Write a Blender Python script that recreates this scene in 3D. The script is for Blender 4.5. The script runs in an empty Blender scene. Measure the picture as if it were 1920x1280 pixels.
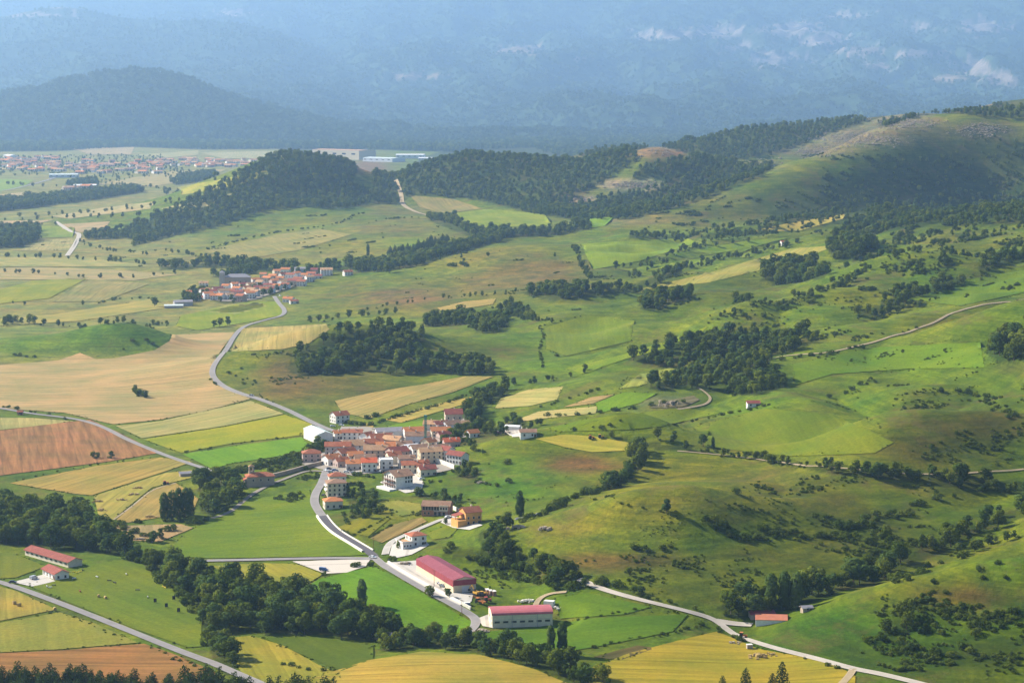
import bpy, math, random
import numpy as np
from mathutils import Vector, Matrix
from mathutils.geometry import delaunay_2d_cdt

# ------------------------------------------------------------------ camera, sky, sun, exposure
SC = bpy.context.scene
COL = SC.collection
F = 4000.0                      # focal length in photo pixels (photo 1920 x 1280)
HC = 260.0                      # camera height above the plain
TH = math.atan((640 - 170) / F)
cam_data = bpy.data.cameras.new('camera')
cam_data.sensor_width = 36.0
cam_data.lens = F / 1920 * 36
cam_data.clip_start = 1.0
cam_data.clip_end = 60000
cam = bpy.data.objects.new('camera', cam_data)
cam.location = (0, 0, HC)
cam.rotation_euler = (math.pi / 2 - TH, 0, 0)
COL.objects.link(cam)
SC.camera = cam

SUN_EL = math.radians(33)
SUN_AZ = math.radians(-63)      # clockwise from +Y: left and a little beyond
S = Vector((math.sin(SUN_AZ) * math.cos(SUN_EL), math.cos(SUN_AZ) * math.cos(SUN_EL), math.sin(SUN_EL)))
world = bpy.data.worlds.new('World')
SC.world = world
world.use_nodes = True
wn = world.node_tree
sky = wn.nodes.new('ShaderNodeTexSky')
sky.sky_type = 'NISHITA'
sky.sun_disc = False
sky.sun_elevation = SUN_EL
sky.sun_rotation = SUN_AZ
sky.altitude = 800
bg = wn.nodes['Background']
bg.inputs['Strength'].default_value = 0.065
wn.links.new(sky.outputs[0], bg.inputs[0])
sl = bpy.data.lights.new('sun', 'SUN')
sl.energy = 5.0
sl.angle = math.radians(0.5)
sl.color = (1.0, 0.92, 0.78)
sun = bpy.data.objects.new('sun', sl)
sun.rotation_euler = S.to_track_quat('Z', 'Y').to_euler()
sun.location = (0, 0, 3000)
COL.objects.link(sun)
SC.view_settings.view_transform = 'Standard'
SC.view_settings.look = 'None'
SC.view_settings.gamma = 1.0
SC.view_settings.exposure = 1.14
SC.view_settings.use_curve_mapping = False
cy = SC.cycles
cy.use_denoising = True
cy.max_bounces = 5
cy.diffuse_bounces = 2
cy.glossy_bounces = 1
cy.transmission_bounces = 2
cy.volume_bounces = 3
cy.transparent_max_bounces = 4
cy.use_adaptive_sampling = True
cy.adaptive_threshold = 0.02

HAZE_DENSITY = 4.6e-5
HAZE_COLOR = (0.39, 0.63, 1.0)
HAZE_TOP = 2150

rng = random.Random(7)
nrng = np.random.default_rng(11)

# ------------------------------------------------------------------ helpers: colours, tags, meshes, materials
def lin(r, g, b, k=0.52):
    def f(c):
        c /= 255.0
        return c / 12.92 if c <= 0.04045 else ((c + 0.055) / 1.055) ** 2.4
    if g >= r * .97:
        return (f(r) * k * 1.30, f(g) * k * 1.18, f(b) * k * 0.34)
    return (f(r) * k * 1.02, f(g) * k * 1.10, f(b) * k * 1.08)

def tag(o, label=None, cat=None, group=None, kind=None):
    if label: o['label'] = label
    if cat: o['category'] = cat
    if group: o['group'] = group
    if kind: o['kind'] = kind
    return o

def empty(name, loc, rz=0.0, scale=1.0):
    o = bpy.data.objects.new(name, None)
    o.location = loc
    o.rotation_euler = (0, 0, rz)
    o.scale = (scale, scale, scale)
    o.empty_display_size = 0.5
    COL.objects.link(o)
    return o

def mesh_obj(name, me, parent=None):
    o = bpy.data.objects.new(name, me)
    COL.objects.link(o)
    if parent: o.parent = parent
    return o

class MB:
    """collects simple shapes, builds one mesh"""
    def __init__(s):
        s.v, s.f, s.m = [], [], []
    def add(s, vs, fs, m=0):
        b = len(s.v)
        s.v += [tuple(v) for v in vs]
        s.f += [tuple(i + b for i in f) for f in fs]
        s.m += [m] * len(fs)
        return s
    def box(s, x0, x1, y0, y1, z0, z1, m=0):
        return s.add([(x0,y0,z0),(x1,y0,z0),(x1,y1,z0),(x0,y1,z0),(x0,y0,z1),(x1,y0,z1),(x1,y1,z1),(x0,y1,z1)],
                     [(0,3,2,1),(4,5,6,7),(0,1,5,4),(1,2,6,5),(2,3,7,6),(3,0,4,7)], m)
    def tube(s, p, q, r0, r1, n=6, m=0):
        p, q = Vector(p), Vector(q)
        d = (q - p).normalized()
        a = d.orthogonal().normalized(); b = d.cross(a)
        vs = []
        for c, r in ((p, r0), (q, r1)):
            for i in range(n):
                t = 2 * math.pi * i / n
                vs.append(c + (a * math.cos(t) + b * math.sin(t)) * r)
        fs = [(i, (i+1) % n, n + (i+1) % n, n + i) for i in range(n)] + [tuple(range(n-1, -1, -1)), tuple(range(n, 2*n))]
        return s.add(vs, fs, m)
    def prism(s, pts, z0, z1, m=0):
        n = len(pts)
        return s.add([(x,y,z0) for x,y in pts] + [(x,y,z1) for x,y in pts],
                     [(i,(i+1)%n,n+(i+1)%n,n+i) for i in range(n)] + [tuple(range(n-1,-1,-1)), tuple(range(n,2*n))], m)
    def mesh(s, name, mats):
        me = bpy.data.meshes.new(name)
        me.from_pydata(s.v, [], s.f)
        for mt in (mats if isinstance(mats, (list, tuple)) else [mats]):
            me.materials.append(mt)
        if any(s.m):
            me.polygons.foreach_set('material_index', s.m)
        me.update()
        return me
    def build(s, name, mats, parent=None):
        return mesh_obj(name, s.mesh(name, mats), parent)

def newmat(name, rough=0.9, spec=0.2):
    m = bpy.data.materials.new(name)
    m.use_nodes = True
    nt = m.node_tree
    b = nt.nodes['Principled BSDF']
    b.inputs['Roughness'].default_value = rough
    b.inputs['Specular IOR Level'].default_value = spec
    return m, nt, b

def N(nt, typ, **kw):
    n = nt.nodes.new(typ)
    for k, v in kw.items():
        if k.startswith('i_'):
            key = k[2:].replace('_', ' ')
            n.inputs[key].default_value = v
        else:
            setattr(n, k, v)
    return n

def mixc(nt, fac, a, b, mode='MIX'):
    n = nt.nodes.new('ShaderNodeMix')
    n.data_type = 'RGBA'; n.blend_type = mode
    for sock, val in ((n.inputs[0], fac), (n.inputs[6], a), (n.inputs[7], b)):
        if isinstance(val, (int, float)): sock.default_value = val
        elif isinstance(val, tuple): sock.default_value = (*val[:3], 1)
        else: nt.links.new(val, sock)
    return n.outputs[2]

def ramp(nt, fac, p0, p1, c0=(0,0,0), c1=(1,1,1)):
    r = nt.nodes.new('ShaderNodeValToRGB')
    r.color_ramp.elements[0].position = p0; r.color_ramp.elements[0].color = (*c0, 1)
    r.color_ramp.elements[1].position = p1; r.color_ramp.elements[1].color = (*c1, 1)
    nt.links.new(fac, r.inputs[0])
    return r.outputs[0]

def paint(name, col, var=0.18, scale=0.35, rough=0.85, spec=0.2, dirt=None):
    """plain painted / rendered surface with blotches and streaks in object space"""
    m, nt, b = newmat(name, rough, spec)
    tc = N(nt, 'ShaderNodeTexCoord')
    n1 = N(nt, 'ShaderNodeTexNoise', i_Scale=scale, i_Detail=6.0, i_Roughness=0.65)
    nt.links.new(tc.outputs['Object'], n1.inputs['Vector'])
    d = dirt or tuple(c * 0.62 for c in col)
    f = ramp(nt, n1.outputs['Fac'], 0.38, 0.72)
    c = mixc(nt, f, tuple(min(1, x * (1 + var * .4)) for x in col), tuple(x * (1 - var) + y * var * .6 for x, y in zip(col, d)))
    nt.links.new(c, b.inputs['Base Color'])
    return m
# ------------------------------------------------------------------ terrain: one height grid, columns u = X/Y, rows v = ln Y
def perlin(x, y, seed):
    r = np.random.default_rng(seed)
    perm = r.permutation(512)
    ang = r.random(512) * 2 * np.pi
    gx, gy = np.cos(ang), np.sin(ang)
    xi, yi = np.floor(x).astype(np.int64), np.floor(y).astype(np.int64)
    xf, yf = x - xi, y - yi
    u = xf * xf * xf * (xf * (xf * 6 - 15) + 10); v = yf * yf * yf * (yf * (yf * 6 - 15) + 10)
    def g(a, b, dx, dy):
        h = perm[(perm[a & 511] + b) & 511]
        return gx[h] * dx + gy[h] * dy
    n00 = g(xi, yi, xf, yf); n10 = g(xi + 1, yi, xf - 1, yf)
    n01 = g(xi, yi + 1, xf, yf - 1); n11 = g(xi + 1, yi + 1, xf - 1, yf - 1)
    return (n00 * (1 - u) + n10 * u) * (1 - v) + (n01 * (1 - u) + n11 * u) * v

def ray(px, py):
    """pixel -> (u, s): X = u*Y, Z = HC + s*Y"""
    a, b = (px - 960) / F, (640 - py) / F
    dy = math.cos(TH) + b * math.sin(TH)
    dz = -math.sin(TH) + b * math.cos(TH)
    return a / dy, dz / dy

# control points: pixel x, pixel y, elevation of the ground there
CP = [(-200,1280,0),(0,1280,0),(500,1280,0),(960,1280,1),(1400,1280,2),(1920,1280,4),(2200,1280,8),
 (-200,1150,0),(0,1150,0),(400,1150,-2),(960,1165,1),(1400,1160,5),(1700,1150,12),(1920,1150,18),(2200,1150,26),
 (0,1050,0),(500,1050,0),(720,1050,3),(960,1060,9),(1250,1060,15),(1600,1060,12),(1920,1050,18),
 (0,950,0),(450,950,1),(650,950,5),(900,960,11),(1200,950,24),(1500,960,22),(1920,950,22),(2200,950,40),
 (-200,860,0),(0,860,0),(400,860,1),(600,860,5),(800,860,9),(1000,860,15),(1300,860,23),(1600,860,27),(1920,860,34),
 (0,760,0),(400,760,1),(650,760,7),(900,760,13),(1200,760,23),(1500,760,33),(1920,760,48),(2250,760,70),
 (-200,650,0),(0,650,0),(400,650,2),(600,650,10),(900,650,19),(1200,650,32),(1500,650,46),(1920,650,68),
 (0,550,0),(300,550,1),(600,550,7),(900,550,22),(1200,550,39),(1500,550,52),(1920,550,78),(2250,550,120),
 (-200,470,0),(0,470,0),(300,470,2),(600,470,13),(900,470,28),(1200,470,38),(1500,470,52),(1920,470,88),
 (0,420,0),(200,430,1),(450,430,10),(700,415,27),(900,420,36),(1100,438,31),(1300,425,40),(1500,430,47),(1700,420,64),(1920,405,96),
 (0,380,0),(0,330,0),(300,340,0),(150,300,0)]
# control points in the world: x, y, z
CW = [(-1500,4600,0),(-900,4900,0),(-300,5000,5),(300,5000,15),(800,4900,40),(1300,4700,60),(1800,4300,90),(2600,4200,130),(1700,3500,95),(900,3800,35),
 (-2500,7000,0),(-1000,7000,0),(0,7000,0),(1200,7000,20),(2500,7500,60),(-3500,10500,0),(-1200,10500,0),(500,10500,0),(2000,10500,0),(4000,10500,20),
 (-5000,13000,0),(0,13000,0),(-6000,18000,0),(0,18000,0),(6000,18000,0),(5000,13000,0),(-250,620,0),(0,620,0),(250,620,0)]
cx, cyy, cz = [], [], []
for px, py, z in CP:
    u, s = ray(px, py)
    cx.append(u); cyy.append(math.log((z - HC) / s)); cz.append(z)
for X, Y, z in CW:
    cx.append(X / Y); cyy.append(math.log(Y)); cz.append(z)
cx, cyy, cz = np.array(cx) * 3.0, np.array(cyy), np.array(cz, float)
def _tps(r2): return r2 * np.log(r2 + 1e-9)
_n = len(cx)
_A = np.zeros((_n + 3, _n + 3))
_A[:_n, :_n] = _tps((cx[:, None] - cx) ** 2 + (cyy[:, None] - cyy) ** 2) + np.eye(_n) * 0.004
_A[:_n, _n:] = np.c_[np.ones(_n), cx, cyy]; _A[_n:, :_n] = _A[:_n, _n:].T
_w = np.linalg.solve(_A, np.r_[cz, 0, 0, 0])
def base_z(u, v):
    out = _w[_n] + _w[_n + 1] * u * 3 + _w[_n + 2] * v
    for i in range(_n):
        out = out + _w[i] * _tps((u * 3 - cx[i]) ** 2 + (v - cyy[i]) ** 2)
    return out

GU = np.concatenate([np.linspace(-0.60, -0.285, 22)[:-1], np.linspace(-0.285, 0.285, 500), np.linspace(0.285, 0.60, 22)[1:]])
GV = np.arange(math.log(640), math.log(18500), 0.0036)
UU, VV = np.meshgrid(GU, GV)                 # rows = v
YY = np.exp(VV); XX = UU * YY
ZZ = base_z(UU, VV)

def flat_xy(px, py, z=None, Y=None):
    u, s = ray(px, py)
    if Y is None: Y = (z - HC) / s
    return u * Y, Y, HC + s * Y

def ridge(pts, wf, wb, amp=1.0):
    """raise the ground to a crest line given as (px, py, Y)"""
    global ZZ
    P = np.array([flat_xy(px, py, Y=Y) for px, py, Y in pts])
    # grid height under each crest point
    base = []
    for x, y, z in P:
        j = np.argmin(abs(GV - math.log(y))); i = np.argmin(abs(GU - x / y)); base.append(z - ZZ[j, i])
    best = np.full(XX.shape, 1e18); hh = np.zeros(XX.shape); ty = np.zeros(XX.shape)
    for k in range(len(P) - 1):
        ax, ay = P[k, :2]; bx, by = P[k + 1, :2]
        L = (bx - ax) ** 2 + (by - ay) ** 2
        t = np.clip(((XX - ax) * (bx - ax) + (YY - ay) * (by - ay)) / L, 0, 1)
        qx, qy = ax + t * (bx - ax), ay + t * (by - ay)
        d2 = (XX - qx) ** 2 + (YY - qy) ** 2
        sel = d2 < best
        best = np.where(sel, d2, best); hh = np.where(sel, base[k] + t * (base[k + 1] - base[k]), hh); ty = np.where(sel, qy, ty)
    w = wf + (wb - wf) / (1 + np.exp(-np.clip((YY - ty) / 45, -30, 30)))
    add = amp * hh * np.exp(-best / (w * w))
    for _ in range(10):                 # soften creases where the crest line bends
        add[1:-1] = .25 * add[:-2] + .5 * add[1:-1] + .25 * add[2:]
        add[:, 1:-1] = .25 * add[:, :-2] + .5 * add[:, 1:-1] + .25 * add[:, 2:]
    ZZ = ZZ + add

def bump(px, py, z, h, rx, ry, rot=0.0, p=1.0):
    global ZZ
    x, y, _ = flat_xy(px, py, z=z)
    c, s_ = math.cos(rot), math.sin(rot)
    dx, dy = XX - x, YY - y
    a = (dx * c + dy * s_) / rx; b = (-dx * s_ + dy * c) / ry
    ZZ = ZZ + h * np.exp(-((a * a + b * b) ** p))

# wooded ridge, bald knoll, grassy spur, rock crest, far wooded ridge
ridge([(120,452,3750),(230,438,3900),(330,402,4050),(430,352,4200),(500,312,4350),(560,290,4450),(630,304,4480),(700,326,4500),(745,333,4520),(800,306,4500),(870,290,4480),(960,287,4450),(1060,296,4400),(1150,290,4350),(1240,272,4300),(1320,294,4300),(1400,310,4300)], 200, 260)
ridge([(1040,445,3380),(1100,434,3420),(1200,407,3480),(1290,382,3540),(1400,340,3620),(1500,305,3700),(1560,287,3760),(1620,268,3820)], 130, 190)
ridge([(1590,276,3850),(1650,250,3900),(1740,217,4000),(1800,213,4020),(1860,212,4020),(1930,205,4020),(2100,180,4000)], 240, 220)
ridge([(1280,272,5200),(1400,256,5250),(1500,240,5300),(1600,222,5300),(1700,206,5300),(1800,200,5300),(1870,196,5300),(1930,182,5300),(2100,150,5300)], 420, 500)
ZZ = ZZ.copy()
bump(620, 676, 12, 36, 135, 72, 0.25)
bump(560, 720, 8, 5, 70, 60)
bump(235, 656, 0, 27, 58, 46)
bump(50, 655, 0, 13, 85, 55)
bump(1085, 838, 16, 17, 62, 36)
bump(1000, 492, 28, 25, 140, 130)
bump(1270, 990, 18, 14, 105, 55, 0.2)
bump(1200, 600, 34, 16, 105, 55)
bump(1480, 590, 50, 17, 115, 60, 0.4)
bump(1700, 520, 70, 20, 130, 80, 0.4)
bump(1760, 800, 42, 16, 78, 62)
bump(1560, 900, 25, 9, 70, 45)
bump(1760, 1125, 14, 16, 60, 40)
bump(1800, 640, 55, 14, 90, 70)
bump(840, 1270, 0, 5, 60, 40)
bump(470, 420, 12, 10, 200, 130)
bump(120, 545, 0, 4, 90, 90)
bump(1600, 380, 95, 14, 180, 220)
bump(1820, 330, 150, 16, 150, 250)
# stream valley on the right
def valley(pts, depth, w):
    global ZZ
    P = [flat_xy(px, py, z=z)[:2] for px, py, z in pts]
    best = np.full(XX.shape, 1e18)
    for (ax, ay), (bx, by) in zip(P, P[1:]):
        L = (bx - ax) ** 2 + (by - ay) ** 2
        t = np.clip(((XX - ax) * (bx - ax) + (YY - ay) * (by - ay)) / L, 0, 1)
        best = np.minimum(best, (XX - ax - t * (bx - ax)) ** 2 + (YY - ay - t * (by - ay)) ** 2)
    ZZ = ZZ - depth * np.exp(-best / (w * w))
valley([(2100,900,26),(1920,945,22),(1740,1030,16),(1600,1095,12),(1480,1140,7),(1380,1165,5)], 5.5, 26)
valley([(1180,690,30),(1000,705,20),(930,735,14),(900,790,11)], 4, 40)
# small relief: none on the plain, stronger on the slopes
hill = np.clip((ZZ - 5) / 25, 0.03, 1.0)
ZZ = ZZ + hill * (perlin(XX / 230, YY / 230, 1) * 11 + perlin(XX / 95, YY / 95, 2) * 4.5 + perlin(XX / 38, YY / 38, 3) * 1.0)
rough_ = np.clip((XX / YY - 0.0) / 0.05, 0, 1) * np.clip((ZZ - 14) / 15, 0, 1) * np.clip((3600 - YY) / 400, 0, 1)
ZZ = ZZ + rough_ * ((np.abs(perlin(XX / 160, YY / 160, 31)) - .2) * 34 + perlin(XX / 64, YY / 64, 32) * 5.0 + perlin(XX / 30, YY / 30, 33) * 1.6)
far = np.clip((YY - 3300) / 900, 0, 1) * np.clip((ZZ - 25) / 50, 0, 1)
ZZ = ZZ + far * (perlin(XX / 420, YY / 420, 5) * 26 + perlin(XX / 160, YY / 160, 6) * 12)

DV = GV[1] - GV[0]
def gz(X, Y):
    """height of the ground mesh at a world point"""
    u, v = X / Y, math.log(Y)
    i = int(np.searchsorted(GU, u)) - 1; i = min(max(i, 0), len(GU) - 2)
    j = min(max(int((v - GV[0]) / DV), 0), len(GV) - 2)
    a = (u - GU[i]) / (GU[i + 1] - GU[i]); b = (v - GV[j]) / DV
    return float((ZZ[j, i] * (1 - a) + ZZ[j, i + 1] * a) * (1 - b) + (ZZ[j + 1, i] * (1 - a) + ZZ[j + 1, i + 1] * a) * b)

EG = np.exp(GV)
def at(px, py):
    """pixel -> first point of the ground along the ray"""
    u, s = ray(px, py)
    i = int(np.searchsorted(GU, u)) - 1; i = min(max(i, 0), len(GU) - 2)
    a = (u - GU[i]) / (GU[i + 1] - GU[i])
    zc = ZZ[:, i] * (1 - a) + ZZ[:, i + 1] * a
    d = zc - (HC + s * EG)
    hit = np.nonzero(d >= 0)[0]
    if len(hit) == 0:
        Y = EG[-1]
    else:
        j = hit[0]
        if j == 0: Y = EG[0]
        else:
            t = d[j - 1] / (d[j - 1] - d[j])
            Y = EG[j - 1] + t * (EG[j] - EG[j - 1])
    X = u * Y
    return Vector((X, Y, gz(X, Y)))

def pix(X, Y, Z):
    c, s = math.cos(TH), math.sin(TH)
    dz = Z - HC
    fw = Y * c - dz * s; up = Y * s + dz * c
    return 960 + F * X / fw, 640 - F * up / fw

def inside(px, py, poly):
    px = np.asarray(px); py = np.asarray(py)
    r = np.zeros(px.shape, bool)
    n = len(poly)
    for i in range(n):
        x0, y0 = poly[i]; x1, y1 = poly[(i + 1) % n]
        c = ((y0 > py) != (y1 > py)) & (px < (x1 - x0) * (py - y0) / ((y1 - y0) + 1e-12) + x0)
        r ^= c
    return r

def flatten(pixpts, z=None, margin=8.0):
    """level a building plot"""
    global ZZ
    P = [at(*p) for p in pixpts]
    cx_ = sum(p.x for p in P) / len(P); cy_ = sum(p.y for p in P) / len(P)
    r = max(math.hypot(p.x - cx_, p.y - cy_) for p in P) + margin
    zz = z if z is not None else gz(cx_, cy_)
    d = np.sqrt((XX - cx_) ** 2 + (YY - cy_) ** 2)
    k = np.clip((r * 1.6 - d) / (r * 0.6), 0, 1); k = k * k * (3 - 2 * k)
    ZZ = ZZ * (1 - k) + zz * k
# ------------------------------------------------------------------ plots levelled for buildings
flatten([(781,1069),(850,1112),(886,1108)], margin=4)
flatten([(923,1177),(1036,1173),(975,1150)], margin=2)
flatten([(45,1040),(127,1064),(90,1080)], margin=3)

# ------------------------------------------------------------------ ground colours (grass, heath, scree, with shade painted into some flanks), pixel blobs mapped to the ground
c_, s_ = math.cos(TH), math.sin(TH)
_fw = YY * c_ - (ZZ - HC) * s_
PX = 960 + F * XX / _fw
PY = 640 - F * (YY * s_ + (ZZ - HC) * c_) / _fw
def L3(c): return np.array(lin(*c))
GC = np.zeros(ZZ.shape + (3,)); GC[:] = L3((116,140,46))
plain = np.clip(1 - (ZZ - 2) / 6, 0, 1) * np.clip((760 - PX) / 150, 0, 1) * np.clip((YY - 1750) / 300, 0, 1)
GC = GC * (1 - plain[..., None]) + L3((176,166,92)) * plain[..., None]
nz = perlin(XX / 60, YY / 60, 21) * 0.8 + perlin(XX / 22, YY / 22, 22) * 0.5
BL = [
 (230,645,95,28,(112,148,44),1.3),(40,652,110,26,(124,154,46),1.2),(1740,262,130,26,(98,114,44),.9),
 (640,470,190,26,(150,150,78),.8),(700,430,120,14,(158,138,88),.8),(560,420,120,22,(128,150,68),.8),(760,395,60,16,(160,140,92),.7),(560,480,120,9,(172,150,98),.8),(700,490,110,8,(132,165,58),.7),
 (470,470,100,14,(160,160,82),.7),(780,455,60,9,(130,168,60),.6),
 (1020,505,100,34,(150,122,68),1.1),(930,520,80,26,(152,130,70),.9),(760,560,110,22,(156,124,76),1.0),(850,505,60,16,(150,160,70),.6),
 (690,600,90,14,(150,165,70),.8),(1180,470,120,22,(130,165,52),.8),
 (550,712,95,30,(150,116,64),1.2),(640,735,110,20,(128,112,54),1.0),(450,690,40,40,(140,155,60),.7),(700,735,110,14,(112,120,46),.8),  # brown bank below the knoll wood, its shade darkened into the colour
 (1180,600,90,26,(122,140,52),.8),(1010,640,110,26,(112,150,38),.9),(920,660,70,22,(104,122,42),.8),(1020,690,90,14,(112,160,28),.9),(1330,545,110,22,(98,106,50),.8),(1260,590,80,16,(118,142,48),.8),
 (1600,580,160,30,(128,152,42),.8),(1500,610,110,18,(134,158,44),.8),(1300,620,60,14,(130,158,44),.8),(1800,520,120,26,(100,132,36),.8),(1820,450,90,16,(128,132,56),.7),
 (1640,690,190,34,(116,146,36),.9),(1800,600,130,22,(128,140,50),.7),(1560,760,160,22,(122,148,36),.8),
 (1400,800,160,22,(128,148,38),.8),(1410,832,80,10,(162,112,72),1.2),(1590,840,60,9,(146,112,64),.8),(1350,790,60,7,(146,120,68),.7),(1740,830,90,36,(86,84,36),.9),(1860,800,90,60,(92,92,38),.8),
 (1150,810,90,9,(132,158,40),.7),(1330,820,120,14,(124,142,40),.7),
 (1290,890,150,36,(152,150,46),.9),(1420,900,120,26,(142,132,52),.7),(1530,935,150,40,(112,116,38),.8),(1240,960,150,28,(158,150,48),.9),(1120,1000,120,22,(164,156,46),.9),
 (1170,1052,130,16,(150,112,58),1.2),(1290,1075,130,24,(90,104,34),.9),(1240,1110,120,14,(104,120,36),.8),(1450,1040,120,40,(96,108,34),.8),(1640,990,140,40,(92,100,34),.8),(1800,920,120,20,(100,112,36),.7),
 (1650,1180,260,40,(80,122,26),.95),(1500,1230,120,30,(76,108,28),.9),(1850,1060,90,26,(100,130,34),.8),(1800,1118,90,24,(132,92,52),1.1),(1800,1220,160,50,(66,92,26),.9),(1700,1140,60,20,(92,116,32),.7),
 (960,880,130,40,(102,142,28),.95),(1095,872,70,18,(140,104,54),1.1),(980,920,110,24,(98,140,24),.9),(1080,910,60,14,(120,128,40),.6),
 (900,1060,120,44,(106,142,32),.9),(830,1010,60,20,(112,145,36),.8),(1080,1120,120,20,(112,138,38),.8),
 (640,960,90,40,(104,138,38),.7),(720,960,60,20,(160,158,60),.7),
 (1250,405,120,14,(160,150,76),.85),(1350,370,110,14,(152,146,72),.8),(1480,318,80,10,(136,156,62),.8),(1420,395,120,22,(88,98,44),.9),(1560,360,110,40,(70,86,38),.9),(1700,290,90,36,(88,108,40),.8),(1760,340,90,26,(112,138,40),.7),(1880,340,60,26,(118,120,50),.7),  # dark blobs paint shade and scrub tone on the spur flank and right ridge
 (1850,280,70,26,(84,92,44),.8),(1660,410,150,26,(66,88,34),.8),(1800,380,150,40,(76,98,34),.7),
 (1240,283,44,12,(178,140,104),1.6),(694,313,28,11,(160,122,82),1.6),(1080,291,55,6,(178,156,96),1.4),(1320,298,30,8,(90,104,60),.6),
 (1700,208,120,5,(166,134,108),1.6),(1830,198,60,5,(170,138,112),1.5),(955,290,14,4,(170,140,104),1.4),
 (1600,258,90,16,(172,152,120),2.0),(1690,230,60,14,(172,152,120),2.0),(1530,283,50,10,(168,152,116),1.8),(1460,285,40,5,(170,146,110),1.3),(1840,247,50,14,(150,132,112),1.6),
 (1185,347,52,9,(196,176,152),2),(1090,374,34,7,(190,170,140),1.3),(1150,415,60,6,(170,150,108),1.0),
 (880,342,50,8,(120,150,66),.5),(1420,310,46,10,(140,130,92),1.0),
 (1905,333,12,8,(206,184,150),1.6),(1240,755,46,14,(150,142,104),.9),(1910,560,30,6,(150,140,80),.5),
 (1730,740,40,10,(128,130,60),.5),(1890,690,40,12,(120,104,62),.7),
]
for bx, by, rx, ry, col, st in BL:
    d = ((PX - bx) / rx) ** 2 + ((PY - by) / ry) ** 2
    m = d < 6
    if not m.any(): continue
    k = np.clip(st * np.exp(-d[m] * 0.8) * (1 + nz[m] * 0.9), 0, 1)[:, None]
    GC[m] = GC[m] * (1 - k) + L3(col) * k
WOOD_FLOOR = []      # filled by the wood list: pixel polygons
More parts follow.
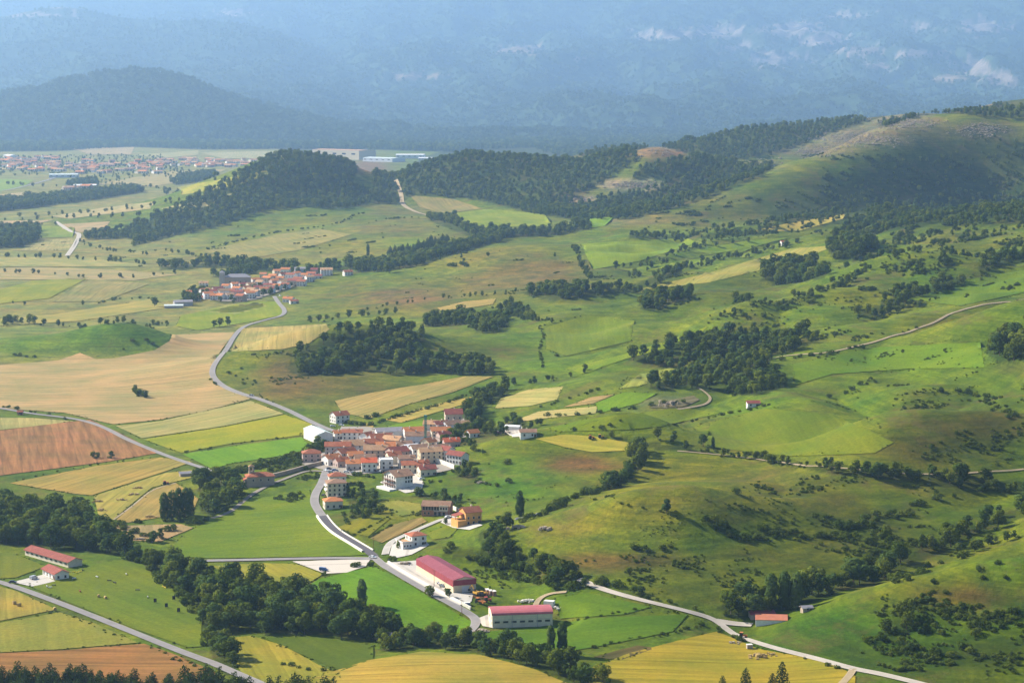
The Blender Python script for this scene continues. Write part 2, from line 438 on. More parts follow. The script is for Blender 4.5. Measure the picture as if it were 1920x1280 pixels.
# ------------------------------------------------------------------ woods, hedges, scrub: where plants grow (pixel polygons mapped to the ground)
# name, polygon, spacing m, height range m, kind, label, group
WOODS = [
 ('river_left', [(-40,985),(30,950),(100,952),(150,965),(185,990),(200,1012),(250,1035),(240,1042),(150,1035),(60,1024),(-40,1020)], 7.5, (10,15), 'b', 'broadleaf tree in the wood above the long red-roofed farm shed'),
 ('river_mid', [(255,1040),(300,1060),(355,1072),(430,1098),(500,1100),(560,1118),(620,1135),(690,1155),(735,1180),(745,1195),(690,1205),(600,1190),(500,1190),(430,1190),(385,1190),(378,1160),(380,1140),(345,1112),(300,1085),(262,1058)], 7.0, (9,14), 'b', 'broadleaf tree in the dark wood right of the target field'),
 ('road_low', [(385,1195),(425,1200),(440,1225),(445,1268),(420,1265),(400,1235)], 6.0, (7,10), 'b', 'broadleaf tree beside the bend of the bottom left road'),
 ('hedge_low', [(715,1200),(800,1196),(880,1204),(960,1218),(1040,1240),(1110,1262),(1165,1285),(1165,1296),(1100,1290),(1040,1268),(960,1240),(880,1222),(800,1214),(715,1222)], 6.0, (6.5,9.5), 'b', 'broadleaf tree in the thick belt below the pink-roofed shed'),
 ('corner_low', [(-40,1284),(100,1285),(230,1293),(330,1296),(400,1294),(500,1306),(640,1312),(640,1345),(-40,1345)], 3.6, (9,12), 'c', 'dark conifer poking up along the bottom left edge'),
 ('gully', [(895,1000),(925,985),(950,990),(962,1015),(985,1035),(1030,1062),(1090,1082),(1105,1102),(1060,1108),(990,1078),(930,1052),(905,1035)], 6.0, (6,9.5), 'b', 'broadleaf tree in the gully above the maroon-roofed shed'),
 ('gully_low', [(840,1025),(905,1030),(960,1060),(940,1068),(880,1050),(830,1042)], 6.0, (3,5), 's', 'bush in the gully above the maroon-roofed shed'),
 ('stream', [(1340,1135),(1400,1128),(1470,1125),(1530,1103),(1590,1080),(1640,1068),(1700,1042),(1780,1005),(1850,972),(1930,945),(1930,965),(1850,995),(1780,1030),(1700,1065),(1640,1095),(1590,1105),(1530,1125),(1450,1150),(1390,1165)], 7.0, (8,13), 'b', 'broadleaf tree along the stream on the right'),
 ('stream_up', [(1560,880),(1640,885),(1720,890),(1800,885),(1860,900),(1920,905),(1930,930),(1860,925),(1800,915),(1720,905),(1640,897),(1560,890)], 7.0, (6,10), 'b', 'broadleaf tree in the dark row along the upper right lane'),
 ('stream_mid', [(1420,855),(1500,868),(1570,880),(1560,888),(1500,878),(1420,864)], 6.5, (4,7), 'b', 'broadleaf tree in the hedge along the lane right of the yellow-topped mound'),
 ('beyond_right', [(1930,938),(2020,905),(2120,870),(2130,900),(2030,940),(1930,968)], 8.0, (7,12), 'b', 'broadleaf tree along the stream on the right'),
 ('beyond_right_b', [(1930,470),(2060,430),(2160,410),(2160,440),(2060,465),(1940,495)], 11.0, (7,12), 'b', 'broadleaf tree in the belt climbing the right slope'),
 ('beyond_right_c', [(1930,640),(2000,620),(2080,600),(2080,640),(2000,660),(1930,680)], 11.0, (8,13), 'b', 'tall broadleaf tree in the dark clump at the right edge'),
 ('church', [(372,915),(400,900),(440,905),(448,925),(440,955),(400,968),(378,962)], 6.0, (9,14), 'b', 'broadleaf tree in the grove beside the church'),
 ('central', [(532,688),(560,672),(620,660),(690,648),(740,640),(790,645),(800,628),(770,655),(790,668),(840,676),(890,680),(925,690),(930,702),(870,704),(800,700),(740,704),(690,694),(620,704),(560,706)], 7.5, (9,13), 'b', 'broadleaf tree in the dark wood on the knoll above the village'),
 ('central_up', [(640,625),(720,612),(790,622),(800,640),(740,650),(650,648),(600,655),(560,670),(540,680),(570,650)], 8.0, (8,12), 'b', 'broadleaf tree in the dark wood on the knoll above the village'),
 ('clump_a', [(792,605),(840,595),(885,590),(895,605),(850,612),(800,614)], 8.0, (9,13), 'b', 'broadleaf tree in the rounded clump beside the strip of wheat above the knoll'),
 ('clump_b', [(880,612),(900,600),(950,598),(955,612),(930,626),(895,624)], 8.0, (9,12), 'b', 'broadleaf tree in the triangular clump right of the knoll wood'),
 ('clump_c', [(930,580),(960,570),(1000,585),(1005,598),(960,592)], 8.0, (7,10), 'b', 'broadleaf tree in the triangular clump right of the knoll wood'),
 ('hedge_c', [(975,548),(1030,545),(1080,542),(1110,548),(1160,540),(1170,548),(1100,560),(1060,566),(1000,558)], 8.0, (9,14), 'b', 'broadleaf tree in the long belt across the middle pastures'),
 ('hedge_d', [(1160,540),(1230,518),(1270,505),(1280,512),(1240,528),(1170,552)], 9.0, (7,11), 'b', 'broadleaf tree in the long belt across the middle pastures'),
 ('clump_e', [(1195,572),(1230,560),(1290,550),(1300,560),(1260,570),(1240,582),(1205,582)], 8.0, (9,13), 'b', 'broadleaf tree in the clump on the shaded slope above the pasture'),
 ('clump_f', [(1425,525),(1440,505),(1500,495),(1545,505),(1550,520),(1500,530),(1450,535)], 8.5, (11,16), 'b', 'broadleaf tree in the big dark clump on the right slope'),
 ('clump_g', [(1550,470),(1580,450),(1640,455),(1640,470),(1600,490),(1570,492)], 8.5, (10,15), 'b', 'broadleaf tree in the dark clump below the wheat strip on the slope'),
 ('belt_h', [(1600,592),(1650,570),(1700,545),(1760,535),(1800,515),(1810,530),(1760,552),(1700,570),(1640,598)], 8.5, (8,12), 'b', 'broadleaf tree in the belt climbing the right slope'),
 ('belt_i', [(1830,500),(1880,480),(1930,470),(1930,490),(1880,500),(1840,512)], 8.5, (8,12), 'b', 'broadleaf tree in the belt climbing the right slope'),
 ('wood_j', [(1165,672),(1230,658),(1300,640),(1340,622),(1400,618),(1470,632),(1540,636),(1500,655),(1445,672),(1440,690),(1350,700),(1290,700),(1240,690)], 8.0, (8,12), 'b', 'broadleaf tree in the wood around the bend of the hill track'),
 ('wood_j2', [(1215,728),(1250,712),(1300,700),(1380,695),(1440,692),(1475,705),(1475,725),(1420,742),(1360,738),(1330,735),(1280,725),(1240,734)], 8.0, (7,11), 'b', 'broadleaf tree in the wood around the bend of the hill track'),
 ('edge_r', [(1845,660),(1870,640),(1930,640),(1930,680),(1870,682)], 8.5, (12,18), 'b', 'tall broadleaf tree in the dark clump at the right edge'),
 ('valley_k', [(870,775),(890,745),(915,735),(950,728),(955,740),(920,755),(905,775),(890,800),(872,800)], 7.5, (8,12), 'b', 'broadleaf tree in the belt between the wheat fields above the village'),
 ('valley_l', [(880,790),(930,800),(970,785),(990,790),(960,815),(900,822),(885,812)], 7.5, (5,8), 'b', 'broadleaf tree among the gardens right of the big red-roofed house'),
 ('mound_edge', [(1170,895),(1185,870),(1192,842),(1215,838),(1212,858),(1196,885),(1170,912),(1140,920),(1140,910)], 7.0, (8,12), 'b', 'broadleaf tree in the dark hedge beside the yellow-topped mound'),
 ('hedge_m', [(1115,822),(1160,818),(1190,826),(1260,832),(1300,838),(1300,846),(1220,842),(1160,828),(1110,830)], 8.0, (6,9), 'b', 'broadleaf tree behind the yellow-topped mound'),
 ('br_hill', [(1650,1190),(1665,1165),(1700,1158),(1715,1175),(1700,1195),(1670,1205)], 6.0, (7,10), 'b', 'broadleaf tree on the brown knoll at bottom right'),
 ('vil_gard', [(655,960),(700,940),(715,925),(700,945),(720,960),(690,975),(660,972)], 5.0, (4,7), 'b', 'broadleaf tree in the gardens below the village core'),
 ('vil_gard2', [(648,925),(700,915),(712,930),(700,950),(655,950)], 5.5, (4,7), 'b', 'broadleaf tree in the gardens below the village core'),
 ('vil_tr', [(590,835),(615,828),(622,845),(600,850),(575,850)], 5.0, (4,7), 'b', 'broadleaf tree by the white hangar'),
 ('vil_tr2', [(820,835),(835,818),(872,806),(900,790),(905,800),(880,822),(850,828),(832,842)], 5.5, (5,8), 'b', 'broadleaf tree among the gardens right of the big red-roofed house'),
 ('vil_tr3', [(848,882),(880,875),(905,885),(890,900),(860,895)], 5.5, (3,6), 'b', 'broadleaf tree below the white houses on the right of the village'),
 ('vil_tr4', [(770,930),(800,925),(850,932),(880,945),(850,946),(800,936)], 5.0, (4,7), 'b', 'broadleaf tree behind the unfinished house'),
 ('vil_tr5', [(500,880),(545,860),(570,855),(560,880),(520,892)], 5.0, (2,4), 's', 'bush on the bank between the church and the village'),
 ('vil_tr6', [(420,884),(500,868),(560,850),(566,856),(500,876),(430,892)], 4.5, (3,5), 's', 'bush in the hedge below the bright green field'),
 ('bankA', [(505,935),(560,925),(575,935),(540,945)], 4.0, (2,3.5), 's', 'bush on the meadow bank above the village road'),
 ('far_vil', [(335,560),(370,545),(395,550),(390,560),(350,572)], 8.0, (7,11), 'b', 'broadleaf tree on the left side of the far village'),
 ('far_vil_in', [(395,562),(440,546),(500,530),(560,518),(590,524),(540,545),(480,562),(420,570)], 17.0, (5,9), 'b', 'broadleaf tree between the houses of the far village'),
 ('far_vil2', [(395,520),(440,508),(480,505),(480,512),(430,522)], 8.0, (8,13), 'b', 'broadleaf tree behind the far village'),
 ('far_vil3', [(300,500),(400,492),(470,496),(560,508),(660,495),(700,490),(700,500),(600,516),(540,514),(460,505),(380,502),(300,507)], 13.0, (9,17), 'b', 'broadleaf tree in the row behind the far village'),
 ('belt_far', [(660,500),(720,492),(800,478),(880,455),(930,440),(960,437),(940,452),(880,470),(800,495),(720,510),(670,512)], 9.0, (10,15), 'b', 'broadleaf tree in the belt right of the far village'),
 ('belt_far_con', [(725,475),(780,466),(840,452),(845,457),(780,472),(728,480)], 9.0, (9,13), 'c', 'conifer in the row above the far village belt'),
 ('belt_far2', [(800,412),(840,410),(880,430),(960,435),(1060,428),(1090,415),(1110,430),(1050,442),(950,445),(880,444)], 10.0, (9,14), 'b', 'broadleaf tree in the belt at the foot of the wooded ridge'),
 ('ridge1', [(160,440),(230,430),(330,390),(430,340),(500,296),(560,272),(630,288),(672,318),(660,340),(700,360),(690,384),(640,392),(560,388),(500,394),(430,420),(390,430),(330,442),(300,450),(250,462),(250,448),(160,450)], 11.0, (9,14), 'b', 'broadleaf tree on the wooded ridge'),
 ('ridge2', [(700,326),(745,325),(800,292),(870,274),(960,272),(1040,284),(1080,304),(1160,282),(1190,290),(1200,300),(1150,332),(1110,355),(1070,372),(1080,385),(1160,362),(1240,355),(1240,338),(1180,335),(1210,305),(1290,298),(1300,290),(1400,312),(1460,308),(1430,330),(1340,368),(1280,388),(1180,412),(1080,412),(1000,402),(900,376),(840,370),(770,366),(752,384),(700,382)], 11.0, (9,14), 'b', 'broadleaf tree on the wooded ridge'),
 ('ridge_crest', [(820,286),(870,274),(960,270),(1060,276),(1150,272),(1190,262),(1230,256),(1300,275),(1300,291),(1230,274),(1190,283),(1150,293),(1040,294),(960,290),(870,295)], 11.0, (9,13), 'b', 'broadleaf tree on the wooded ridge'),
 ('ridge3', [(1280,262),(1400,236),(1500,216),(1600,200),(1700,186),(1690,209),(1600,236),(1500,272),(1440,290),(1380,300),(1330,292)], 12.0, (10,14), 'b', 'broadleaf tree on the far wooded ridge'),
 ('ridge3b', [(1640,230),(1700,216),(1780,212),(1860,204),(1880,172),(1930,166),(1930,225),(1860,222),(1800,213),(1740,214),(1660,240)], 12.0, (8,12), 'b', 'broadleaf tree on the far wooded ridge'),
 ('slope_r', [(1560,440),(1600,415),(1660,388),(1720,370),(1800,358),(1930,345),(1930,420),(1840,425),(1760,418),(1700,430),(1640,440),(1580,452)], 11.0, (7,12), 'b', 'broadleaf tree on the steep wooded slope at right'),
 ('slope_r2', [(1700,350),(1760,330),(1800,335),(1780,355),(1720,362)], 14.0, (5,8), 'b', 'broadleaf tree on the steep wooded slope at right'),
 ('slope_r3', [(1830,250),(1880,262),(1930,270),(1930,300),(1860,300),(1800,275)], 16.0, (5,9), 'b', 'broadleaf tree on the steep wooded slope at right'),
 ('slope_r4', [(1590,345),(1640,322),(1720,298),(1800,285),(1930,285),(1930,350),(1800,362),(1700,372),(1640,392),(1570,420),(1500,432),(1520,400)], 15.0, (4,9), 'b', 'broadleaf tree on the steep wooded slope at right'),
 ('slope_r5', [(1440,400),(1520,372),(1580,345),(1600,372),(1540,402),(1460,426)], 17.0, (3,7), 'b', 'broadleaf tree on the shaded flank of the grassy spur'),
 ('slope_l', [(1180,440),(1280,442),(1400,432),(1560,398),(1600,385),(1580,400),(1420,442),(1290,450),(1180,448)], 13.0, (6,11), 'b', 'broadleaf tree at the foot of the grassy spur'),
 ('far_w1', [(-40,380),(80,372),(180,362),(260,352),(270,360),(200,372),(100,385),(-40,402)], 11.0, (12,18), 'b', 'broadleaf tree in the woods of the far plain'),
 ('far_w2', [(-40,440),(40,428),(70,432),(72,452),(40,464),(-40,468)], 10.0, (12,18), 'b', 'broadleaf tree in the woods of the far plain'),
 ('far_w3', [(318,342),(340,330),(400,322),(412,328),(370,342),(330,348)], 13.0, (11,14), 'b', 'broadleaf tree in the woods of the far plain'),
 ('far_w4', [(120,345),(180,335),(185,350),(140,355)], 13.0, (9,14), 'b', 'broadleaf tree in the woods of the far plain'),
 ('far_strip', [(-200,272),(100,272),(300,268),(500,271),(700,273),(860,278),(860,286),(700,281),(520,280),(380,281),(250,276),(100,284),(-200,286)], 22.0, (18,30), 'b', 'broadleaf tree in the woods of the far plain'),
 ('far_strip_b', [(830,268),(1000,262),(1300,258),(1300,274),(1000,278),(830,284)], 26.0, (16,26), 'b', 'broadleaf tree in the woods of the far plain'),
 ('far_town_tr', [(-40,296),(120,292),(300,292),(520,296),(520,318),(300,330),(200,345),(100,330),(-40,330)], 46.0, (7,11), 'b', 'broadleaf tree between the houses of the far town'),
]
# hedge lines: points, spacing m, height range, kind, jitter m, label
HEDGES = [
 ([(655,889),(690,896),(716,900)], 5, (2,4.5), 's', 2, 'bush in the village gardens'),
 ([(560,878),(600,890),(650,896)], 5, (2,4), 's', 2, 'bush in the village gardens'),
 ([(870,830),(890,840),(905,855)], 6, (3,6), 'b', 3, 'broadleaf tree among the gardens right of the big red-roofed house'),
 ([(700,812),(740,806),(770,806)], 5, (2,4), 's', 2, 'bush behind the grey barn'),
 ([(860,890),(900,905),(930,915)], 6, (1.5,3.5), 's', 4, 'bush on the bank below the last white house'),
 ([(1180,520),(1260,505),(1340,490),(1420,470)], 8, (4,9), 'b', 4, 'broadleaf tree in the hedges of the upper right pastures'),
 ([(1270,470),(1330,455),(1400,445)], 8, (4,9), 'b', 4, 'broadleaf tree in the hedges of the upper right pastures'),
 ([(1330,600),(1400,585),(1470,570),(1540,545),(1590,520),(1650,495),(1720,480)], 5, (2,6), 'b', 9, 'broadleaf tree in the scrub belt across the right slope'),
 ([(1490,560),(1560,540),(1600,520)], 6, (4,9), 'b', 7, 'broadleaf tree in the scrub belt across the right slope'),
 ([(1620,600),(1700,580),(1760,560)], 6, (3,7), 'b', 7, 'broadleaf tree in the belt climbing the right slope'),
 ([(1700,520),(1760,505),(1840,480),(1920,462)], 6, (4,9), 'b', 7, 'broadleaf tree in the belt climbing the right slope'),
 ([(1560,480),(1620,470),(1700,450),(1800,430),(1920,415)], 7, (4,9), 'b', 9, 'broadleaf tree on the scrubby upper right slope'),
 ([(1290,792),(1340,782),(1400,770),(1440,760)], 4, (1.2,3), 's', 1.5, 'bush in the hedge below the tiny hut'),
 ([(1060,806),(1130,800),(1200,790)], 6, (1.2,3), 's', 2, 'bush along the pasture behind the yellow-topped mound'),
 ([(1470,676),(1540,664),(1620,648)], 5, (1.5,4), 's', 2, 'bush beside the hill track'),
 ([(1340,852),(1420,860),(1500,874),(1600,884),(1700,890),(1800,888)], 4.5, (2.5,6), 'b', 2.5, 'broadleaf tree in the hedge hiding the lane on the right'),
 ([(1560,1000),(1640,975),(1720,950),(1800,925)], 5, (2,5), 's', 7, 'bush along the upper stream bank'),
 ([(1780,1045),(1850,1020),(1920,1005)], 4.5, (3,7), 'b', 4, 'broadleaf tree along the stream on the right'),
 ([(1680,1095),(1740,1070),(1800,1045)], 5, (2,5), 's', 5, 'bush along the lower stream bank'),
 ([(960,585),(1005,600),(1040,604)], 6, (3,6), 'b', 4, 'broadleaf tree in the triangular clump right of the knoll wood'),
 ([(1560,340),(1600,350),(1640,370),(1680,380)], 8, (3,8), 'b', 14, 'broadleaf tree on the steep wooded slope at right'),
 ([(1400,425),(1480,410),(1560,392),(1600,370)], 7, (4,9), 'b', 9, 'broadleaf tree at the foot of the grassy spur'),
 ([(900,1040),(960,1075),(1040,1100),(1090,1104)], 4, (2,5), 's', 4, 'bush in the gully above the maroon-roofed shed'),
 ([(1190,860),(1170,895),(1120,925)], 4, (2.5,5), 's', 3, 'bush in the dark hedge beside the yellow-topped mound'),
 ([(0,762),(30,768),(70,776),(110,782),(140,787)], 6, (1.5,3.2), 's', 4, 'bush along the left lane beside the wheat'),
 ([(160,862),(190,858),(215,860)], 5, (4,6), 'b', 2, 'broadleaf tree in the short row below the brown field'),
 ([(250,735),(262,742),(270,748)], 4, (4.5,7), 'b', 3, 'broadleaf tree alone in the wide wheat field'),
 ([(215,797),(300,787),(400,768),(470,750)], 9, (0.6,1.2), 's', 1, 'bush on the bank between the stubble strips'),
 ([(340,850),(440,832),(520,823),(560,815)], 7, (0.8,2.4), 's', 2, 'bush on the edge of the bright green field'),
 ([(20,905),(100,885),(200,868),(290,857)], 9, (0.6,1.6), 's', 1, 'bush on the bank below the brown field'),
 ([(0,1168),(60,1158),(110,1147),(130,1155),(200,1185),(250,1205)], 6, (0.5,1.5), 's', 1.5, 'bush on the bank of the bottom left road'),
 ([(0,1224),(90,1218),(180,1213),(265,1206)], 7, (0.4,1.2), 's', 1, 'bush between the yellow strip and the brown field'),
 ([(280,1212),(330,1235),(385,1258)], 3.5, (0.6,1.8), 's', 2, 'bush on the bank of the bottom left road'),
 ([(0,612),(30,604),(60,608),(90,610)], 9, (6,11), 'b', 6, 'broadleaf tree at the left edge above the green mound'),
 ([(100,612),(150,612),(200,610),(240,606),(290,608),(320,612)], 8, (3,8), 'b', 5, 'broadleaf tree in the row behind the small green hill'),
 ([(20,660),(40,668),(68,668)], 6, (2,4), 's', 4, 'bush at the foot of the left green mound'),
 ([(230,655),(245,648),(300,640)], 8, (1.5,4), 's', 6, 'bush on the small green hill'),
 ([(388,612),(400,614),(415,612),(428,610)], 8, (8,11), 'b', 3, 'broadleaf tree in the row of three below the far village'),
 ([(575,604),(600,604),(625,598),(700,592),(760,585)], 11, (4,9), 'b', 4, 'broadleaf tree in the hedge left of the rounded clump'),
 ([(180,570),(220,560),(280,560)], 9, (2,4), 's', 4, 'bush in the hedge before the far village'),
 ([(0,510),(80,515),(150,520),(250,522),(340,512)], 16, (3,8), 'b', 8, 'broadleaf tree in the hedge across the left plain'),
 ([(0,482),(100,484),(180,488),(260,494),(310,500)], 13, (5,11), 'b', 8, 'broadleaf tree in the hedge across the left plain'),
 ([(140,452),(200,470),(280,478),(300,480)], 18, (3,8), 'b', 8, 'broadleaf tree in the hedge across the left plain'),
 ([(380,470),(430,456),(520,436),(600,425),(640,418),(680,400)], 9, (2,4.5), 's', 4, 'bush in the long hedge on the slope under the wooded ridge'),
 ([(640,500),(720,502),(830,488),(900,490),(960,470)], 20, (3,7), 'b', 10, 'broadleaf tree on the pasture hedges right of the far village'),
 ([(840,500),(870,497),(880,500)], 8, (5,7), 's', 4, 'bush alone on the pasture right of the far village'),
 ([(1075,465),(1085,485),(1100,512),(1108,525)], 7, (4,9), 'b', 3, 'broadleaf tree in the row down the brown hill'),
 ([(1150,505),(1200,498),(1260,478),(1310,465),(1400,452),(1440,440),(1500,435)], 12, (4,9), 'b', 5, 'broadleaf tree in the hedges of the upper right pastures'),
 ([(1170,515),(1300,495),(1400,478),(1480,462),(1560,440)], 12, (4,9), 'b', 5, 'broadleaf tree in the hedges of the upper right pastures'),
 ([(1290,505),(1330,498),(1420,470),(1480,462)], 11, (5,9), 'b', 4, 'broadleaf tree in the hedges of the upper right pastures'),
 ([(830,560),(900,555),(970,548)], 9, (4,7), 'b', 4, 'broadleaf tree in the hedge above the strip of wheat'),
 ([(650,590),(720,575),(790,565),(820,560)], 10, (3,6), 'b', 5, 'broadleaf tree in the hedge above the strip of wheat'),
 ([(1010,610),(1020,630),(1012,655),(1018,690)], 6, (1,2.6), 's', 1, 'bush along the wall down the middle pasture'),
 ([(1020,610),(1060,600),(1100,590)], 7, (1,2.6), 's', 1, 'bush along the wall down the middle pasture'),
 ([(1040,668),(1060,668)], 6, (3,4), 's', 2, 'bush in the hollow pasture'),
 ([(960,720),(1010,718),(1060,708),(1100,700)], 8, (4,7), 'b', 4, 'broadleaf tree in the hedge over the pale stubble fields'),
 ([(720,790),(780,772),(840,755),(880,738)], 5, (1.5,3.5), 's', 1.5, 'bush in the hedge between the two wheat fields'),
 ([(640,790),(690,800),(720,790)], 5, (2,4), 's', 2, 'bush beside the top house of the village'),
 ([(690,785),(720,775)], 5, (3,4), 's', 2, 'bush beside the top house of the village'),
 ([(1010,765),(1060,748),(1110,735),(1125,732)], 5, (1.5,3), 's', 2, 'bush in the hedge between the pale stubble fields'),
 ([(1020,780),(1100,778),(1200,765),(1290,755)], 6, (1.5,4), 's', 2, 'bush in the hedge below the pale stubble fields'),
 ([(980,810),(1000,800),(1020,795)], 5, (4,7), 'b', 2, 'broadleaf tree beside the small white barn'),
 ([(1300,845),(1400,850),(1430,855)], 6, (2,5), 's', 3, 'bush in the hedge along the lane right of the yellow-topped mound'),
 ([(1130,925),(1100,925),(1060,940),(1020,965),(975,980)], 5.0, (3,5), 's', 2, 'bush in the hedge curving below the green mound'),
 ([(1110,935),(1160,945),(1230,960),(1330,975)], 5, (0.8,2), 's', 1, 'bush along the fence on the yellow hillside'),
 ([(630,990),(660,1005),(710,980),(735,965)], 3, (1.2,1.8), 's', 0.5, 'clipped bush of the dark garden hedge'),
 ([(690,1010),(735,985)], 2.5, (1.2,2), 's', 0.5, 'clipped bush of the dark garden hedge'),
 ([(655,985),(640,960)], 3, (1.2,2), 's', 0.6, 'clipped bush of the dark garden hedge'),
 ([(700,948),(750,962)], 3, (1.2,2), 's', 0.6, 'clipped bush of the dark garden hedge'),
 ([(1100,1100),(1160,1112),(1240,1128),(1320,1152)], 4.5, (1.5,4), 's', 2, 'bush along the white gravel lane'),
 ([(1090,1092),(1150,1100),(1215,1118)], 6, (3,6), 's', 2, 'bush along the white gravel lane'),
 ([(1330,1168),(1360,1190),(1420,1210),(1520,1238),(1590,1262)], 4, (1,2.6), 's', 1.5, 'bush along the white gravel lane'),
 ([(1110,1215),(1180,1200),(1250,1190),(1320,1172)], 4, (1,2.5), 's', 1.5, 'bush in the hedge above the yellow corner field'),
 ([(1050,1165),(1110,1158),(1220,1140)], 5, (0.6,1.5), 's', 0.6, 'bush along the fence behind the pink-roofed shed'),
 ([(210,985),(290,1010),(330,985),(365,985),(400,960)], 5, (2,5), 's', 3, 'bush at the corner of the meadow'),
 ([(180,975),(240,980),(300,978),(360,978)], 5, (1.5,3), 's', 1.5, 'bush along the ditch below the stubble'),
 ([(270,1020),(300,1010)], 5, (5,7), 'b', 3, 'broadleaf tree at the corner of the meadow'),
 ([(400,950),(430,965),(460,930)], 4, (2,4), 's', 2, 'bush along the church lane'),
 ([(520,1245),(580,1255),(620,1262)], 5, (1.2,2.4), 's', 1, 'bush on the bank of the bottom yellow field'),
 ([(560,1085),(600,1080),(660,1062),(690,1062)], 5, (1.5,4), 's', 1.5, 'bush beside the gravel yard'),
 ([(655,1065),(675,1060),(695,1062)], 4, (3,4), 's', 1, 'bush beside the gravel yard'),
 ([(240,1045),(275,1062),(300,1085),(340,1115),(370,1150)], 5, (3,6), 's', 2, 'bush along the edge of the target field'),
 ([(870,1195),(830,1192),(780,1192)], 5, (3,5), 's', 2, 'bush at the end of the shed lane'),
 ([(480,740),(520,760),(560,780)], 8, (1,2), 's', 2, 'bush beside the village road'),
 ([(395,690),(398,712),(420,728),(440,735)], 7, (1.5,3), 's', 2, 'bush beside the bend of the village road'),
 ([(440,690),(470,720),(500,710)], 6, (1.5,3), 's', 8, 'bush on the brown flank above the village road'),
 ([(1180,1025),(1215,1035),(1260,1022)], 3.5, (2,3.5), 's', 2, 'bush of the crescent on the yellow hillside'),
 ([(1320,975),(1370,995),(1410,1015)], 2.6, (2.5,4.5), 's', 5, 'bush of the thicket on the right hillside'),
 ([(1420,995),(1490,1002),(1540,1008),(1600,1010)], 2.6, (2,3.6), 's', 3, 'bush of the thicket on the right hillside'),
 ([(1580,1000),(1620,985),(1660,1000),(1640,1020)], 2.6, (2.5,5), 's', 6, 'bush of the thicket on the right hillside'),
 ([(1360,920),(1385,932)], 4, (3,5), 's', 3, 'round bush alone on the yellow hillside'),
 ([(1640,1195),(1700,1215),(1760,1225),(1830,1220)], 2.6, (2,4.5), 's', 6, 'bush on the brown knoll at bottom right'),
 ([(1720,1185),(1780,1170),(1850,1180),(1920,1160)], 2.6, (2,4.5), 's', 7, 'bush on the brown knoll at bottom right'),
 ([(1820,1090),(1860,1070),(1920,1080)], 5, (2,4), 's', 6, 'bush on the brown knoll at bottom right'),
 ([(1560,745),(1600,735),(1640,710)], 7, (2,4), 's', 5, 'bush on the right pasture'),
 ([(1760,740),(1800,735),(1850,745),(1900,790)], 7, (2,5), 's', 6, 'bush on the brown hill at right'),
 ([(1330,605),(1420,600),(1480,575),(1540,560),(1580,540)], 8, (2,5), 's', 8, 'bush on the scrubby middle right slope'),
 ([(1590,500),(1640,485),(1700,475),(1760,460),(1830,445),(1920,430)], 9, (4,9), 'b', 12, 'broadleaf tree on the scrubby upper right slope'),
 ([(1640,470),(1700,455),(1780,440),(1900,425)], 11, (4,8), 'b', 14, 'broadleaf tree on the scrubby upper right slope'),
 ([(1380,560),(1400,570)], 8, (6,9), 'b', 4, 'broadleaf tree in the dark hollow of the right slope'),
 ([(1530,672),(1590,655),(1620,650)], 6, (2,4), 's', 3, 'bush beside the hill track'),
 ([(1600,640),(1690,620),(1760,600)], 10, (1.5,3), 's', 6, 'bush beside the hill track'),
 ([(1200,820),(1260,828),(1338,838)], 12, (6,9), 'b', 3, 'broadleaf tree behind the yellow-topped mound'),
 ([(310,470),(350,478),(420,490)], 14, (4,9), 'b', 6, 'broadleaf tree in the hedge across the left plain'),
 ([(0,408),(120,402),(240,392),(330,380),(420,360)], 22, (5,10), 'b', 12, 'broadleaf tree in the hedges of the far plain'),
 ([(0,415),(100,410),(200,408),(300,405)], 24, (5,10), 'b', 10, 'broadleaf tree in the hedges of the far plain'),
 ([(0,432),(60,422),(100,424)], 20, (5,9), 'b', 8, 'broadleaf tree in the hedges of the far plain'),
 ([(180,345),(300,352),(420,350),(480,345)], 26, (6,12), 'b', 14, 'broadleaf tree in the hedges of the far plain'),
 ([(0,345),(60,350),(110,350)], 24, (6,12), 'b', 10, 'broadleaf tree in the hedges of the far plain'),
]
